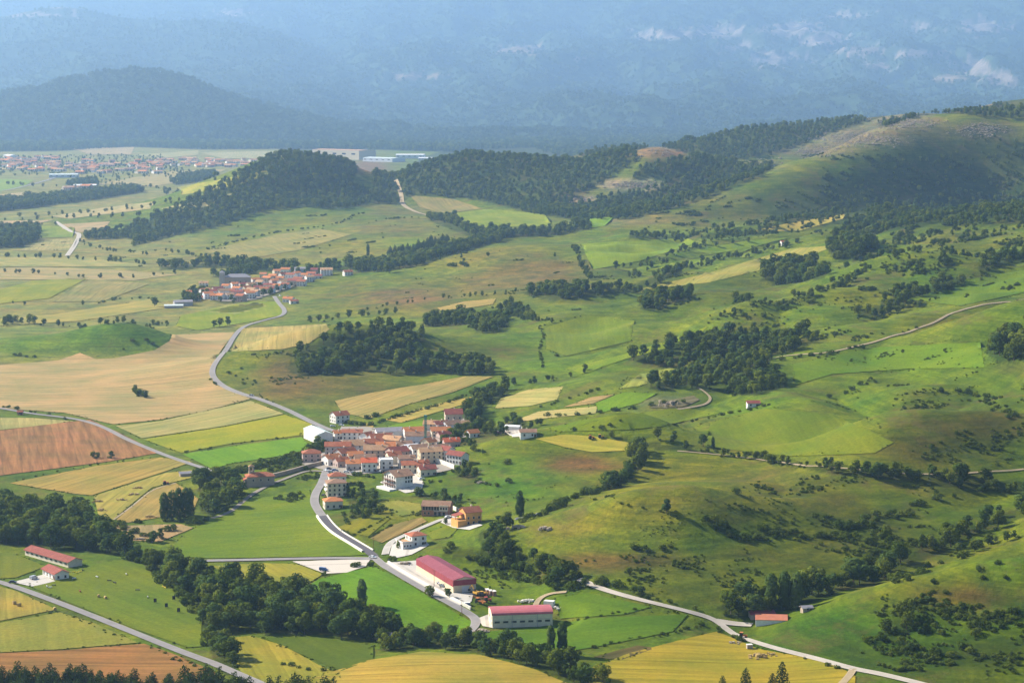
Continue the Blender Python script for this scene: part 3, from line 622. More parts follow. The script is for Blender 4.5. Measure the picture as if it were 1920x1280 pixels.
# single or special trees: px, py, height, kind, label
SINGLES = [
 (1033,1228,14,'p','slender poplar left of the pair below the pink-roofed shed'),(1054,1228,16,'p','taller poplar of the pair below the pink-roofed shed'),
 (1471,1142,19,'p','middle columnar poplar of the three by the orange-roofed barn'),(1446,1142,18,'p','leftmost columnar poplar of the three by the orange-roofed barn'),(1493,1141,18,'p','rightmost columnar poplar of the three by the orange-roofed barn'),
 (975,968,15,'p','lone poplar at the foot of the green mound'),(679,1140,15,'p','tall poplar rising out of the dark wood beside the bright green field'),
 (308,975,17,'p','first tall poplar on the stubble left of the church grove'),(322,975,18,'p','second tall poplar on the stubble left of the church grove'),(335,972,19,'p','third tall poplar on the stubble left of the church grove'),(348,970,18.5,'p','fourth tall poplar on the stubble left of the church grove'),(357,966,17,'p','fifth tall poplar on the stubble left of the church grove'),
 (202,1025,15,'p','pale poplar at the end of the wood above the farm shed'),(228,1033,8,'p','small pointed poplar above the edge of the target field'),
 (472,915,8,'c','dark cypress in front of the church'),(690,480,18,'p','tall poplar in the belt right of the far village'),
 (1250,962,8,'b','lone round tree on the yellow hillside'),(1466,1284,11,'c','large pine at the bottom edge of the yellow corner field'),(1398,1288,9,'c','small pine at the bottom edge of the yellow corner field'),(1355,1290,6,'c','smallest pine at the bottom edge of the yellow corner field'),(1448,1289,7,'c','narrow pine beside the large pine at the bottom edge'),
 (1337,840,8,'p','narrow dark tree standing alone in the hedge right of the yellow-topped mound'),(951,870,4,'s','lone bush on the upper slope of the green mound'),(954,905,4,'s','lone bush in the middle of the green mound'),
 (46,572,5,'b','round tree alone on the left plain'),(24,570,4,'b','smaller round tree alone at the left edge of the plain'),(155,572,6,'b','round tree below the green strip on the left plain'),
 (290,575,12,'b','broad tree beside the grey barns of the far village'),(730,512,16,'b','tall round tree at the end of the belt right of the far village'),
 (1180,1080,5,'b','small round tree beside the upper end of the gravel lane'),(445,1095,9,'c','pointed tree on the edge of the dark wood by the yellow strip'),(1097,695,6,'b','round tree alone beside the stubble above the mound'),
 (805,1118,6,'b','leafy tree in front of the maroon-roofed shed by the lane'),(840,1120,5,'b','young tree at the corner of the maroon-roofed shed'),(735,1052,4,'s','clump of bushes at the gate of the pale yard'),
 (748,1028,5,'b','bushy tree in the drive of the white villa'),(836,983,4,'b','small tree in the fork of the drives by the unfinished house'),
 (1155,505,11,'b','pointed tree on the bright green upper pasture'),(1040,482,6,'b','tree on the shoulder of the brown hill'),
]
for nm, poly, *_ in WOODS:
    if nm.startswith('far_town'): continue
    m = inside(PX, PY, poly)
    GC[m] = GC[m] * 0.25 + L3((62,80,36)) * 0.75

# ------------------------------------------------------------------ materials of the land
def land_material(name, attr=True):
    m, nt, b = newmat(name, 0.95, 0.1)
    geo = N(nt, 'ShaderNodeNewGeometry')
    src = N(nt, 'ShaderNodeAttribute', attribute_name='col').outputs['Color']
    def noise(sc, det=4.0, ro=0.6):
        n = N(nt, 'ShaderNodeTexNoise', i_Scale=sc, i_Detail=det, i_Roughness=ro)
        nt.links.new(geo.outputs['Position'], n.inputs['Vector'])
        return n.outputs['Fac']
    big = ramp(nt, noise(0.011), 0.35, 0.68)
    mid = ramp(nt, noise(0.05, 6.0, .7), 0.36, 0.66)
    fine = ramp(nt, noise(0.35, 5.0, .75), 0.3, 0.72)
    c = mixc(nt, big, mixc(nt, 1.0, src, (0.78,0.95,0.82), 'MULTIPLY'), mixc(nt, 1.0, src, (1.34,1.05,1.0), 'MULTIPLY'))
    c = mixc(nt, mid, mixc(nt, 1.0, c, (0.58,0.72,0.66), 'MULTIPLY'), mixc(nt, 1.0, c, (1.28,1.16,1.0), 'MULTIPLY'))
    c = mixc(nt, fine, mixc(nt, 1.0, c, (0.62,0.68,0.62), 'MULTIPLY'), mixc(nt, 1.0, c, (1.26,1.22,1.16), 'MULTIPLY'))
    if attr:
        mp = N(nt, 'ShaderNodeMapping'); mp.inputs['Scale'].default_value = (0.018, 0.018, 0.62)
        nt.links.new(geo.outputs['Position'], mp.inputs['Vector'])
        tn = N(nt, 'ShaderNodeTexNoise', i_Scale=1.0, i_Detail=5.0, i_Roughness=0.75); nt.links.new(mp.outputs[0], tn.inputs['Vector'])
        tr = ramp(nt, tn.outputs['Fac'], 0.40, 0.60)      # terracettes trodden along the contours
        c = mixc(nt, tr, mixc(nt, 1.0, c, (.70,.74,.70), 'MULTIPLY'), mixc(nt, 1.0, c, (1.14,1.12,1.06), 'MULTIPLY'))
        heath = ramp(nt, noise(0.021, 7.0, .72), 0.53, 0.66)
        hm = N(nt, 'ShaderNodeMath', operation='MULTIPLY'); hm.inputs[1].default_value = 0.5; nt.links.new(heath, hm.inputs[0])
        c = mixc(nt, hm.outputs[0], c, (0.135, 0.082, 0.028))
        tuft = ramp(nt, noise(0.11, 6.0, .8), 0.585, 0.66)
        tm = N(nt, 'ShaderNodeMath', operation='MULTIPLY'); tm.inputs[1].default_value = 0.68; nt.links.new(tuft, tm.inputs[0])
        c = mixc(nt, tm.outputs[0], c, (0.034, 0.056, 0.012))
    nt.links.new(c, b.inputs['Base Color'])
    bp = N(nt, 'ShaderNodeBump', i_Strength=0.95, i_Distance=1.5)
    nt.links.new(noise(0.16, 6.0, .75), bp.inputs['Height'])
    nt.links.new(bp.outputs[0], b.inputs['Normal'])
    return m

def field_material(name, stripe, fine_amp, bump_d):
    """crop or meadow: colour of the object, swath lines along the field, patches"""
    m, nt, b = newmat(name, 0.95, 0.1)
    oi = N(nt, 'ShaderNodeObjectInfo')
    uv = N(nt, 'ShaderNodeUVMap', uv_map='UVMap')
    geo = N(nt, 'ShaderNodeNewGeometry')
    def noise(sc, vec, det=4.0, ro=0.6, stretch=None):
        n = N(nt, 'ShaderNodeTexNoise', i_Scale=sc, i_Detail=det, i_Roughness=ro)
        if stretch:
            mp = N(nt, 'ShaderNodeMapping'); mp.inputs['Scale'].default_value = stretch
            nt.links.new(vec, mp.inputs['Vector']); vec = mp.outputs[0]
        nt.links.new(vec, n.inputs['Vector'])
        return n.outputs['Fac']
    base = oi.outputs['Color']
    patch = ramp(nt, noise(0.02, geo.outputs['Position'], 5, .65), 0.35, 0.68)
    c = mixc(nt, patch, mixc(nt, 1.0, base, (0.74,0.88,0.78), 'MULTIPLY'), mixc(nt, 1.0, base, (1.24,1.08,1.06), 'MULTIPLY'))
    ln = ramp(nt, noise(1.0, uv.outputs[0], 3, .6, (0.012, 0.23, 1)), 0.38, 0.64)
    lo = 1 - stripe; hi = 1 + stripe * .7
    c = mixc(nt, ln, mixc(nt, 1.0, c, (lo, lo, lo * .97), 'MULTIPLY'), mixc(nt, 1.0, c, (hi, hi, hi), 'MULTIPLY'))
    ln2 = ramp(nt, noise(1.0, uv.outputs[0], 2, .5, (0.004, 0.045, 1)), 0.4, 0.62)
    c = mixc(nt, ln2, mixc(nt, 1.0, c, (0.92,0.95,0.9), 'MULTIPLY'), mixc(nt, 1.0, c, (1.07,1.04,1.04), 'MULTIPLY'))
    if stripe > .1:      # wheel tracks of the tractor
        sp_ = N(nt, 'ShaderNodeSeparateXYZ'); nt.links.new(uv.outputs[0], sp_.inputs[0])
        wob = N(nt, 'ShaderNodeMath', operation='MULTIPLY_ADD'); wob.inputs[1].default_value = 3.0
        nt.links.new(noise(0.03, uv.outputs[0], 2, .5), wob.inputs[0]); nt.links.new(sp_.outputs['Y'], wob.inputs[2])
        dv = N(nt, 'ShaderNodeMath', operation='DIVIDE'); dv.inputs[1].default_value = 13.0; nt.links.new(wob.outputs[0], dv.inputs[0])
        fr = N(nt, 'ShaderNodeMath', operation='FRACT'); nt.links.new(dv.outputs[0], fr.inputs[0])
        tl = ramp(nt, fr.outputs[0], 0.05, 0.13)
        c = mixc(nt, tl, mixc(nt, 1.0, c, (.78, .80, .78), 'MULTIPLY'), c)
    fn = ramp(nt, noise(0.5, geo.outputs['Position'], 5, .8), 0.3, 0.72)
    c = mixc(nt, fn, mixc(nt, 1.0, c, (1 - fine_amp,) * 3, 'MULTIPLY'), mixc(nt, 1.0, c, (1 + fine_amp * .7,) * 3, 'MULTIPLY'))
    nt.links.new(c, b.inputs['Base Color'])
    bp = N(nt, 'ShaderNodeBump', i_Strength=0.5, i_Distance=bump_d)
    nt.links.new(noise(0.6, geo.outputs['Position'], 5, .7), bp.inputs['Height'])
    nt.links.new(bp.outputs[0], b.inputs['Normal'])
    return m

M = {}
M['land'] = land_material('grassland')
M['stubble'] = field_material('stubble', 0.19, 0.18, 0.25)
M['meadow'] = field_material('meadow_grass', 0.09, 0.3, 0.6)
M['plough'] = field_material('dry_soil', 0.30, 0.2, 0.35)

def road_material(name, col, var):
    m, nt, b = newmat(name, 0.85, 0.25)
    geo = N(nt, 'ShaderNodeNewGeometry')
    uv = N(nt, 'ShaderNodeUVMap', uv_map='UVMap')
    n = N(nt, 'ShaderNodeTexNoise', i_Scale=0.12, i_Detail=6.0, i_Roughness=0.7)
    nt.links.new(geo.outputs['Position'], n.inputs['Vector'])
    f = ramp(nt, n.outputs['Fac'], 0.35, 0.7)
    c = mixc(nt, f, tuple(x * (1 - var) for x in col), tuple(x * (1 + var) for x in col))
    sx = N(nt, 'ShaderNodeSeparateXYZ'); nt.links.new(uv.outputs[0], sx.inputs[0])
    w = N(nt, 'ShaderNodeMath', operation='ABSOLUTE'); nt.links.new(sx.outputs['Y'], w.inputs[0])
    e = ramp(nt, w.outputs[0], 0.62, 1.0)
    c = mixc(nt, e, c, tuple(x * 1.22 for x in col))
    nt.links.new(c, b.inputs['Base Color'])
    return m
M['asphalt'] = road_material('worn_asphalt', (0.235,0.215,0.205), 0.14)
M['asphalt_dark'] = road_material('new_asphalt', (0.085,0.075,0.085), 0.12)
M['gravel'] = road_material('pale_gravel', (0.42,0.37,0.31), 0.16)
M['street'] = road_material('village_paving', (0.23,0.20,0.165), 0.2)
M['dirt'] = road_material('dirt_track', (0.34,0.26,0.155), 0.2)
M['concrete'] = road_material('pale_concrete', (0.40,0.37,0.325), 0.22)

# ------------------------------------------------------------------ ground sheet
def grid_mesh(name, X, Y, Z, mats, cols=None):
    nj, ni = X.shape
    v = np.stack([X, Y, Z], -1).reshape(-1, 3)
    idx = np.arange(nj * ni).reshape(nj, ni)
    f = np.stack([idx[:-1,:-1], idx[:-1,1:], idx[1:,1:], idx[1:,:-1]], -1).reshape(-1, 4)
    me = bpy.data.meshes.new(name)
    me.vertices.add(len(v)); me.vertices.foreach_set('co', v.astype(np.float32).ravel())
    me.loops.add(f.size); me.loops.foreach_set('vertex_index', f.astype(np.int32).ravel())
    me.polygons.add(len(f))
    me.polygons.foreach_set('loop_start', np.arange(0, f.size, 4, dtype=np.int32))
    me.polygons.foreach_set('loop_total', np.full(len(f), 4, dtype=np.int32))
    me.polygons.foreach_set('use_smooth', np.ones(len(f), dtype=bool))
    me.update()
    if cols is not None:
        a = me.color_attributes.new('col', 'FLOAT_COLOR', 'POINT')
        c4 = np.concatenate([cols.reshape(-1, 3), np.ones((len(v), 1))], 1)
        a.data.foreach_set('color', c4.astype(np.float32).ravel())
    for m in mats: me.materials.append(m)
    return me
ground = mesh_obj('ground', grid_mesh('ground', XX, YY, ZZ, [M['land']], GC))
tag(ground, kind='structure', label='grassy valley floor and hillsides of the whole landscape')

def lift(Y): return 0.22 + Y * 0.00012

def drape(name, pixpoly, mat, col, label, step=2, kind='structure', extra=0.0, uvdir=None):
    """a field: outline mapped to the ground, filled with the ground's own nodes"""
    P = []
    n = len(pixpoly)
    for k in range(n):
        a, b = pixpoly[k], pixpoly[(k + 1) % n]
        d = math.hypot(b[0]-a[0], b[1]-a[1]); m = max(1, int(d / 14))
        for t in range(m):
            q = t / m
            j = 0 if t == 0 else 1
            P.append(at(a[0] + (b[0]-a[0]) * q + j * rng.uniform(-.5,.5), a[1] + (b[1]-a[1]) * q + j * rng.uniform(-.3,.3)))
    poly = [(p.x, p.y) for p in P]
    xs = [p[0] for p in poly]; ys = [p[1] for p in poly]
    j0, j1 = np.searchsorted(EG, min(ys)), np.searchsorted(EG, max(ys))
    sub = (slice(j0, j1, step), slice(0, None, step))
    X, Y = XX[sub], YY[sub]
    msk = (X > min(xs)) & (X < max(xs))
    X, Y = X[msk], Y[msk]
    ins = inside(X, Y, poly)
    X, Y = X[ins], Y[ins]
    pts = poly + list(zip(X.tolist(), Y.tolist()))
    o = Vector((sum(xs) / len(xs), sum(ys) / len(ys)))
    vv = [Vector((x - o.x, y - o.y)) for x, y in pts]
    r = delaunay_2d_cdt(vv, [], [list(range(len(poly)))], 1, 0.01)
    me = bpy.data.meshes.new(name)
    co = [(v.x, v.y, gz(v.x + o.x, v.y + o.y) + lift(v.y + o.y) + extra) for v in r[0]]
    me.from_pydata(co, [], [tuple(f) for f in r[2]])
    me.polygons.foreach_set('use_smooth', [True] * len(me.polygons))
    # rows run along the longest side
    if uvdir is None:
        Q = [at(*p) for p in pixpoly]
        e = max(((Q[k], Q[(k+1) % n]) for k in range(n)), key=lambda ab: (ab[0]-ab[1]).length)
        d = (e[1] - e[0]); ang = math.atan2(d.y, d.x)
    else:
        a, b = at(*uvdir[0]), at(*uvdir[1]); ang = math.atan2(b.y - a.y, b.x - a.x)
    ca, sa = math.cos(ang), math.sin(ang)
    uvl = me.uv_layers.new(name='UVMap')
    li = np.zeros(len(me.loops), np.int32); me.loops.foreach_get('vertex_index', li)
    c = np.array(co)[li][:, :2]
    uvl.data.foreach_set('uv', np.stack([c[:,0]*ca + c[:,1]*sa, -c[:,0]*sa + c[:,1]*ca], -1).astype(np.float32).ravel())
    me.materials.append(mat)
    me.update()
    ob = mesh_obj(name, me)
    ob.location = (o.x, o.y, 0)
    ob.color = (*col, 1)
    tag(ob, label=label, kind=kind)
    return ob

st, mw, pl = 'stubble', 'meadow', 'plough'
FIELDS = [
 ('wheat_field',[(-60,1228),(120,1219),(270,1207),(330,1228),(400,1258),(430,1300),(430,1330),(-60,1330)],pl,(186,130,70),'orange brown field in the bottom left corner'),
 ('hay_field',[(-60,1173),(0,1168),(112,1148),(175,1168),(258,1205),(120,1217),(-60,1226)],mw,(172,162,58),'yellow green hay field left of the bottom left road'),
 ('hay_field',[(-60,1092),(0,1100),(30,1108),(106,1143),(0,1164),(-60,1170)],st,(196,168,66),'golden field with bales at the left edge'),
 ('meadow',[(52,1098),(125,1072),(215,1050),(268,1058),(300,1088),(352,1124),(378,1150),(378,1212),(352,1214),(250,1178),(150,1138)],mw,(118,140,34),'green target field beside the bottom left road'),
 ('meadow',[(-60,1040),(20,1036),(86,1062),(30,1083),(-60,1090)],mw,(122,136,42),'small green field before the farm shed'),
 ('meadow',[(305,1044),(345,1003),(395,972),(465,936),(555,925),(580,918),(588,955),(610,985),(640,1008),(692,1040),(640,1043),(400,1047)],mw,(120,146,36),'broad green meadow below the church'),
 ('hay_field',[(398,1062),(480,1056),(555,1057),(605,1077),(582,1092),(450,1090)],st,(176,166,50),'yellow strip below the gravel yard'),
 ('meadow',[(572,1102),(600,1085),(700,1062),(760,1092),(850,1147),(888,1168),(868,1190),(760,1180),(690,1155)],mw,(106,152,26),'bright green meadow left of the pale yard'),
 ('meadow',[(895,1186),(1040,1172),(1105,1160),(1290,1152),(1262,1184),(1112,1214),(1000,1232),(900,1210)],mw,(96,134,30),'deep green meadow below the pink-roofed shed'),
 ('meadow',[(1040,1122),(1100,1112),(1222,1138),(1170,1152),(1050,1160)],mw,(104,138,34),'rough green paddock behind the pink-roofed shed'),
 ('hay_field',[(1110,1252),(1180,1225),(1285,1198),(1345,1184),(1420,1216),(1560,1242),(1604,1268),(1600,1330),(1090,1330)],st,(196,170,50),'bright yellow corner field by the gravel lane'),
 ('hay_field',[(590,1270),(690,1238),(790,1222),(900,1228),(1000,1254),(1080,1288),(1090,1330),(560,1330)],st,(204,172,70),'golden domed field at the bottom centre'),
 ('hay_field',[(432,1196),(470,1192),(530,1210),(600,1248),(640,1266),(560,1320),(480,1310),(440,1240)],st,(182,164,50),'yellow strip right of the road bend at bottom left'),
 ('meadow',[(490,1195),(600,1195),(700,1210),(700,1236),(640,1258),(560,1225)],mw,(92,116,30),'dark green strip in the shade of the wood'),  # meadow green darkened, the wood's shade is in the colour
 ('wheat_field',[(-60,815),(100,795),(170,787),(232,816),(300,849),(200,866),(0,892),(-60,900)],pl,(192,132,82),'big reddish brown field at the left edge'),
 ('wheat_field',[(-60,784),(60,784),(138,790),(60,800),(-60,813)],st,(206,186,112),'pale strip above the reddish brown field'),
 ('wheat_field',[(-60,690),(110,676),(150,662),(180,674),(215,672),(290,657),(318,640),(330,628),(440,623),(420,650),(396,688),(400,720),(470,748),(380,772),(300,787),(213,796),(120,774),(-60,762)],st,(216,180,122),'wide stubble field with a lone clump of trees'),
 ('wheat_field',[(217,799),(300,790),(470,752),(532,776),(420,799),(266,822)],st,(206,186,112),'pale stubble strip below the wide stubble field'),
 ('meadow',[(268,824),(420,801),(534,778),(586,796),(570,816),(440,831),(340,849)],mw,(166,172,58),'yellow green strip before the white hangar'),
 ('meadow',[(342,852),(450,835),(566,820),(576,832),(560,850),(430,870),(400,880)],mw,(116,164,28),'vivid green field left of the village'),
 ('wheat_field',[(18,906),(180,874),(300,858),(362,866),(310,884),(172,929),(140,926)],st,(204,168,82),'golden strip below the reddish brown field'),
 ('wheat_field',[(176,930),(310,887),(372,880),(384,890),(285,914),(212,974),(186,972)],st,(196,176,78),'pale gold field with hay heaps left of the church'),
 ('wheat_field',[(218,975),(288,916),(330,906),(372,935),(360,965),(300,970),(240,980)],st,(206,168,90),'stubble field behind the five poplars'),
 ('wheat_field',[(215,986),(340,983),(362,990),(300,1016),(215,1012)],st,(206,168,118),'pinkish stubble patch below the five poplars'),
 ('wheat_field',[(432,660),(455,616),(612,608),(618,618),(580,644),(530,655)],st,(210,182,104),'stubble field right of the village road'),
 ('wheat_field',[(628,752),(700,736),(800,720),(870,706),(926,706),(850,735),(760,760),(690,786),(640,772)],st,(206,172,98),'long stubble field under the knoll wood'),
 ('wheat_field',[(722,787),(800,762),(890,743),(900,750),(810,776),(752,793)],st,(216,186,92),'golden strip above the village'),
 ('wheat_field',[(645,812),(700,790),(700,806),(680,818)],st,(206,168,84),'small stubble corner behind the eight-window house'),
 ('meadow',[(702,806),(750,794),(800,788),(800,800),(770,805),(720,812)],mw,(120,160,40),'green garden above the grey barn'),
 ('wheat_field',[(938,748),(990,731),(1056,725),(1044,750),(990,762),(928,766)],st,(214,190,112),'pale stubble patch left of the thin hedge'),
 ('wheat_field',[(945,796),(1010,772),(1120,762),(1117,775),(1010,786)],st,(224,196,124),'pale stubble patch above the white barn'),
 ('wheat_field',[(1056,764),(1110,745),(1152,740),(1112,757)],pl,(196,162,104),'thin brown field along the hedge'),
 ('hay_field',[(1160,730),(1200,702),(1290,684),(1268,702),(1200,724)],st,(190,184,78),'pale yellow field below the track wood'),
 ('meadow',[(1122,770),(1116,756),(1170,736),(1232,738),(1200,756),(1132,773)],mw,(116,156,34),'bright green field below the track wood'),
 ('hay_field',[(1004,823),(1060,815),(1110,818),(1178,830),(1182,845),(1110,848),(1060,839)],st,(206,184,70),'yellow field on top of the mound'),
 ('meadow',[(1026,804),(1100,786),(1280,765),(1350,775),(1240,800),(1180,806),(1050,810)],mw,(128,150,44),'green pasture behind the yellow-topped mound'),
 ('wheat_field',[(820,578),(870,566),(930,560),(924,571),(830,585)],st,(206,172,96),'short strip of wheat above the knoll'),
 ('hay_field',[(1180,547),(1330,512),(1480,468),(1570,460),(1490,492),(1330,530)],st,(184,168,76),'olive yellow field on the right slope'),
 ('meadow',[(1088,458),(1280,447),(1305,456),(1200,490),(1112,506)],mw,(140,168,54),'bright pasture on the upper middle slope'),
 ('meadow',[(1210,508),(1330,480),(1420,462),(1390,474),(1300,496)],mw,(144,166,62),'long pasture between two hedges of the upper slope'),
 ('wheat_field',[(1398,436),(1480,419),(1586,402),(1580,411),(1500,433)],st,(216,184,88),'golden field under the grassy spur'),
 ('hay_field',[(768,367),(850,374),(905,392),(830,401),(787,389)],st,(182,160,92),'tan field below the wooded ridge'),
 ('meadow',[(832,402),(908,393),(960,396),(1022,403),(1036,424),(890,427)],mw,(146,166,70),'pale green field below the wooded ridge'),
 ('meadow',[(1088,407),(1150,408),(1134,424),(1092,430)],mw,(128,168,54),'small green field at the end of the wooded ridge'),
 ('meadow',[(-60,560),(60,527),(166,521),(92,560),(-60,576)],mw,(152,162,76),'green strip on the left plain'),
 ('wheat_field',[(168,524),(282,532),(192,566),(96,566)],st,(178,162,92),'dun field on the left plain'),
 ('hay_field',[(-60,602),(100,590),(280,562),(322,576),(150,602),(-60,616)],st,(198,178,88),'yellow field on the left plain'),
 ('wheat_field',[(-60,506),(60,501),(200,506),(340,515),(250,526),(-60,524)],st,(206,178,118),'sandy strip on the left plain'),
 ('hay_field',[(-60,482),(150,483),(300,500),(60,500),(-60,500)],st,(198,182,104),'pale yellow strip on the left plain'),
 ('meadow',[(340,592),(470,566),(518,566),(534,590),(470,604),(370,620),(330,612)],mw,(146,164,58),'green field before the far village'),
 ('hay_field',[(370,584),(430,572),(490,566),(500,575),(440,590)],st,(186,178,84),'mown patch before the far village'),
 ('meadow',[(-60,334),(64,338),(42,352),(-60,370)],mw,(142,172,98),'far green field at the left edge'),
 ('wheat_field',[(-60,372),(40,361),(90,363),(90,375),(-60,380)],st,(216,184,136),'far pale field at the left edge'),
 ('wheat_field',[(95,406),(200,389),(292,378),(282,392),(130,411)],st,(208,182,124),'far sandy field in the middle of the plain'),
 ('wheat_field',[(112,421),(206,416),(200,425),(152,436),(116,431)],st,(218,182,136),'far pinkish field beside the pale track'),
 ('wheat_field',[(-60,416),(100,413),(60,422),(-60,429)],st,(214,180,132),'far pinkish strip at the left edge'),
 ('meadow',[(72,424),(140,426),(136,445),(76,446)],mw,(140,162,86),'far green patch beside the pale track'),
 ('hay_field',[(80,451),(145,447),(134,470),(36,470)],st,(198,178,108),'far yellow patch below the pale track'),
 ('wheat_field',[(182,345),(330,321),(424,318),(400,330),(290,350)],st,(206,180,118),'far tan field beside the small wood'),
 ('meadow',[(332,352),(500,320),(505,330),(430,352),(340,366)],mw,(176,176,112),'far pale green field behind the wooded ridge'),
 ('wheat_field',[(130,278),(252,276),(246,290),(168,290)],st,(212,180,130),'farthest pinkish field behind the town'),
 ('hay_field',[(252,291),(372,283),(372,291),(300,298)],st,(202,186,124),'farthest yellow field behind the town'),
 ('hay_field',[(376,287),(545,283),(536,298),(420,298)],st,(204,188,130),'farthest pale field left of the factory'),
 ('wheat_field',[(-60,312),(46,310),(40,318),(-60,320)],st,(214,184,124),'far pale strip beside the town'),
 ('hay_field',[(300,392),(400,370),(440,362),(400,385),(330,400)],st,(200,182,118),'far sandy field at the foot of the wooded ridge'),
 ('wheat_field',[(380,472),(430,460),(520,440),(600,430),(660,440),(560,470),(450,488)],st,(178,162,86),'dun field on the slope behind the far village'),
 ('pasture',[(1022,614),(1100,592),(1190,602),(1182,640),(1062,668),(1024,655)],mw,(126,148,50),'pasture right of the wall down the middle slope'),
 ('pasture',[(1062,692),(1180,662),(1290,627),(1328,612),(1300,640),(1172,674),(1092,702)],mw,(140,162,50),'long lit pasture above the track wood'),
 ('pasture',[(1482,684),(1640,652),(1838,642),(1846,690),(1700,692),(1560,702),(1492,722)],mw,(114,148,38),'wide pasture below the hill track'),
 ('pasture',[(1332,792),(1432,767),(1560,777),(1676,830),(1640,850),(1480,856),(1322,838)],mw,(122,140,42),'pasture with brown patches right of the tiny hut'),
 ('pasture',[(1702,562),(1830,522),(1925,506),(1925,548),(1800,574)],mw,(106,138,40),'deep green pasture on the upper right slope'),
 ('pasture',[(1302,470),(1400,452),(1480,446),(1420,462),(1332,478)],mw,(142,170,58),'narrow bright pasture under the golden field of the spur'),
 ('garden',[(664,975),(700,962),(732,972),(690,1006),(662,1000),(632,990)],mw,(136,142,48),'walled grass plot below the gardens'),
 ('garden',[(694,1010),(736,984),(790,970),(800,978),(760,998),(716,1018)],pl,(176,146,84),'dry brown garden plot beside the driveway'),
 ('garden',[(704,945),(745,938),(788,945),(792,962),(750,968)],mw,(166,160,62),'yellowish lawn left of the unfinished house'),
 ('garden',[(800,1000),(840,985),(860,990),(842,1008),(812,1012)],mw,(122,140,44),'small lawn beside the driveway'),
 ('garden',[(1112,1232),(1195,1210),(1230,1215),(1165,1238)],pl,(120,104,56),'vegetable patch above the yellow corner field'),
 ('garden',[(882,1104),(918,1112),(910,1126),(880,1118)],pl,(120,84,50),'bare earth patch beside the pallets'),
 ('gravel_yard',[(548,1053),(640,1050),(694,1050),(686,1062),(650,1074),(610,1076),(578,1064)],'gravel',(1,1,1),'grey gravel yard at the road junction'),
 ('concrete_yard',[(714,1056),(782,1051),(800,1060),(850,1112),(888,1112),(884,1128),(860,1136),(830,1123)],'concrete',(1,1,1),'pale concrete yard before the maroon-roofed shed'),
 ('concrete_yard',[(730,1042),(735,1022),(760,1010),(790,1008),(805,1022),(772,1040),(744,1046)],'concrete',(1,1,1),'grey paved yard around the white villa'),
 ('concrete_yard',[(826,980),(840,966),(880,976),(905,985),(880,994),(850,990)],'concrete',(1,1,1),'grey paved yard before the orange house'),
 ('concrete_yard',[(712,905),(770,880),(795,905),(790,920),(760,925)],'concrete',(1,1,1),'pale terrace around the big white house'),
 ('concrete_yard',[(22,1092),(80,1078),(104,1090),(60,1100)],'concrete',(1,1,1),'pale yard beside the farm house'),
 ('concrete_yard',[(895,1160),(922,1150),(925,1178),(905,1174)],'gravel',(1,1,1),'rubbly yard at the left end of the pink-roofed shed'),
 ('village_street',[(560,868),(620,842),(640,800),(680,800),(770,808),(870,785),(880,815),(840,850),(850,880),(800,892),(720,885),(660,892),(600,880)],'street',(1,1,1),'pale paved streets and yards between the village houses'),
 ('village_street',[(395,562),(420,546),(480,534),(540,520),(585,518),(580,528),(530,544),(480,562),(420,566)],'street',(1,1,1),'pale streets and yards between the far village houses'),
 ('dirt_yard',[(945,808),(975,800),(998,806),(1000,818),(960,820)],'gravel',(1,1,1),'rubble yard left of the small white barn'),
 ('quarry',[(1215,766),(1260,750),(1300,742),(1312,750),(1285,763)],'plough',(150,136,98),'scraped stony ground beside the hill track bend'),
]
EDGES = []
ROWDIR = {'wide stubble field with a lone clump of trees': ((0,735),(380,715)), 'green target field beside the bottom left road': ((90,1105),(330,1200)), 'broad green meadow below the church': ((330,1030),(660,1010))}
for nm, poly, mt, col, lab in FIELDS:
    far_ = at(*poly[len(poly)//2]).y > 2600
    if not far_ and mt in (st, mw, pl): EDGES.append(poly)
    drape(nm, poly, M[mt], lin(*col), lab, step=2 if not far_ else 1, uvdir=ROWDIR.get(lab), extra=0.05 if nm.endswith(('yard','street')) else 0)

# ------------------------------------------------------------------ roads
def smooth(pts, n=8):
    out = []
    P = [pts[0]] + list(pts) + [pts[-1]]
    for i in range(1, len(P) - 2):
        p0, p1, p2, p3 = (np.array(P[i + k], float) for k in (-1, 0, 1, 2))
        for t in np.linspace(0, 1, n, endpoint=False):
            out.append(0.5 * ((2*p1) + (-p0+p2)*t + (2*p0-5*p1+4*p2-p3)*t*t + (-p0+3*p1-3*p2+p3)*t**3))
    out.append(np.array(P[-1], float))
    return out

def world_line(pixpts, step=4.0):
    W = [at(*p) for p in smooth(pixpts)]
    out = [W[0]]; acc = 0
    for a, b in zip(W, W[1:]):
        d = (b.xy - a.xy).length
        n = max(1, int(d / step))
        for k in range(1, n + 1): out.append(a.lerp(b, k / n))
    # ease the line sideways so that it bends softly
    P = np.array([(p.x, p.y) for p in out])
    for _ in range(4):
        P[1:-1] = 0.25 * P[:-2] + 0.5 * P[1:-1] + 0.25 * P[2:]
    return P

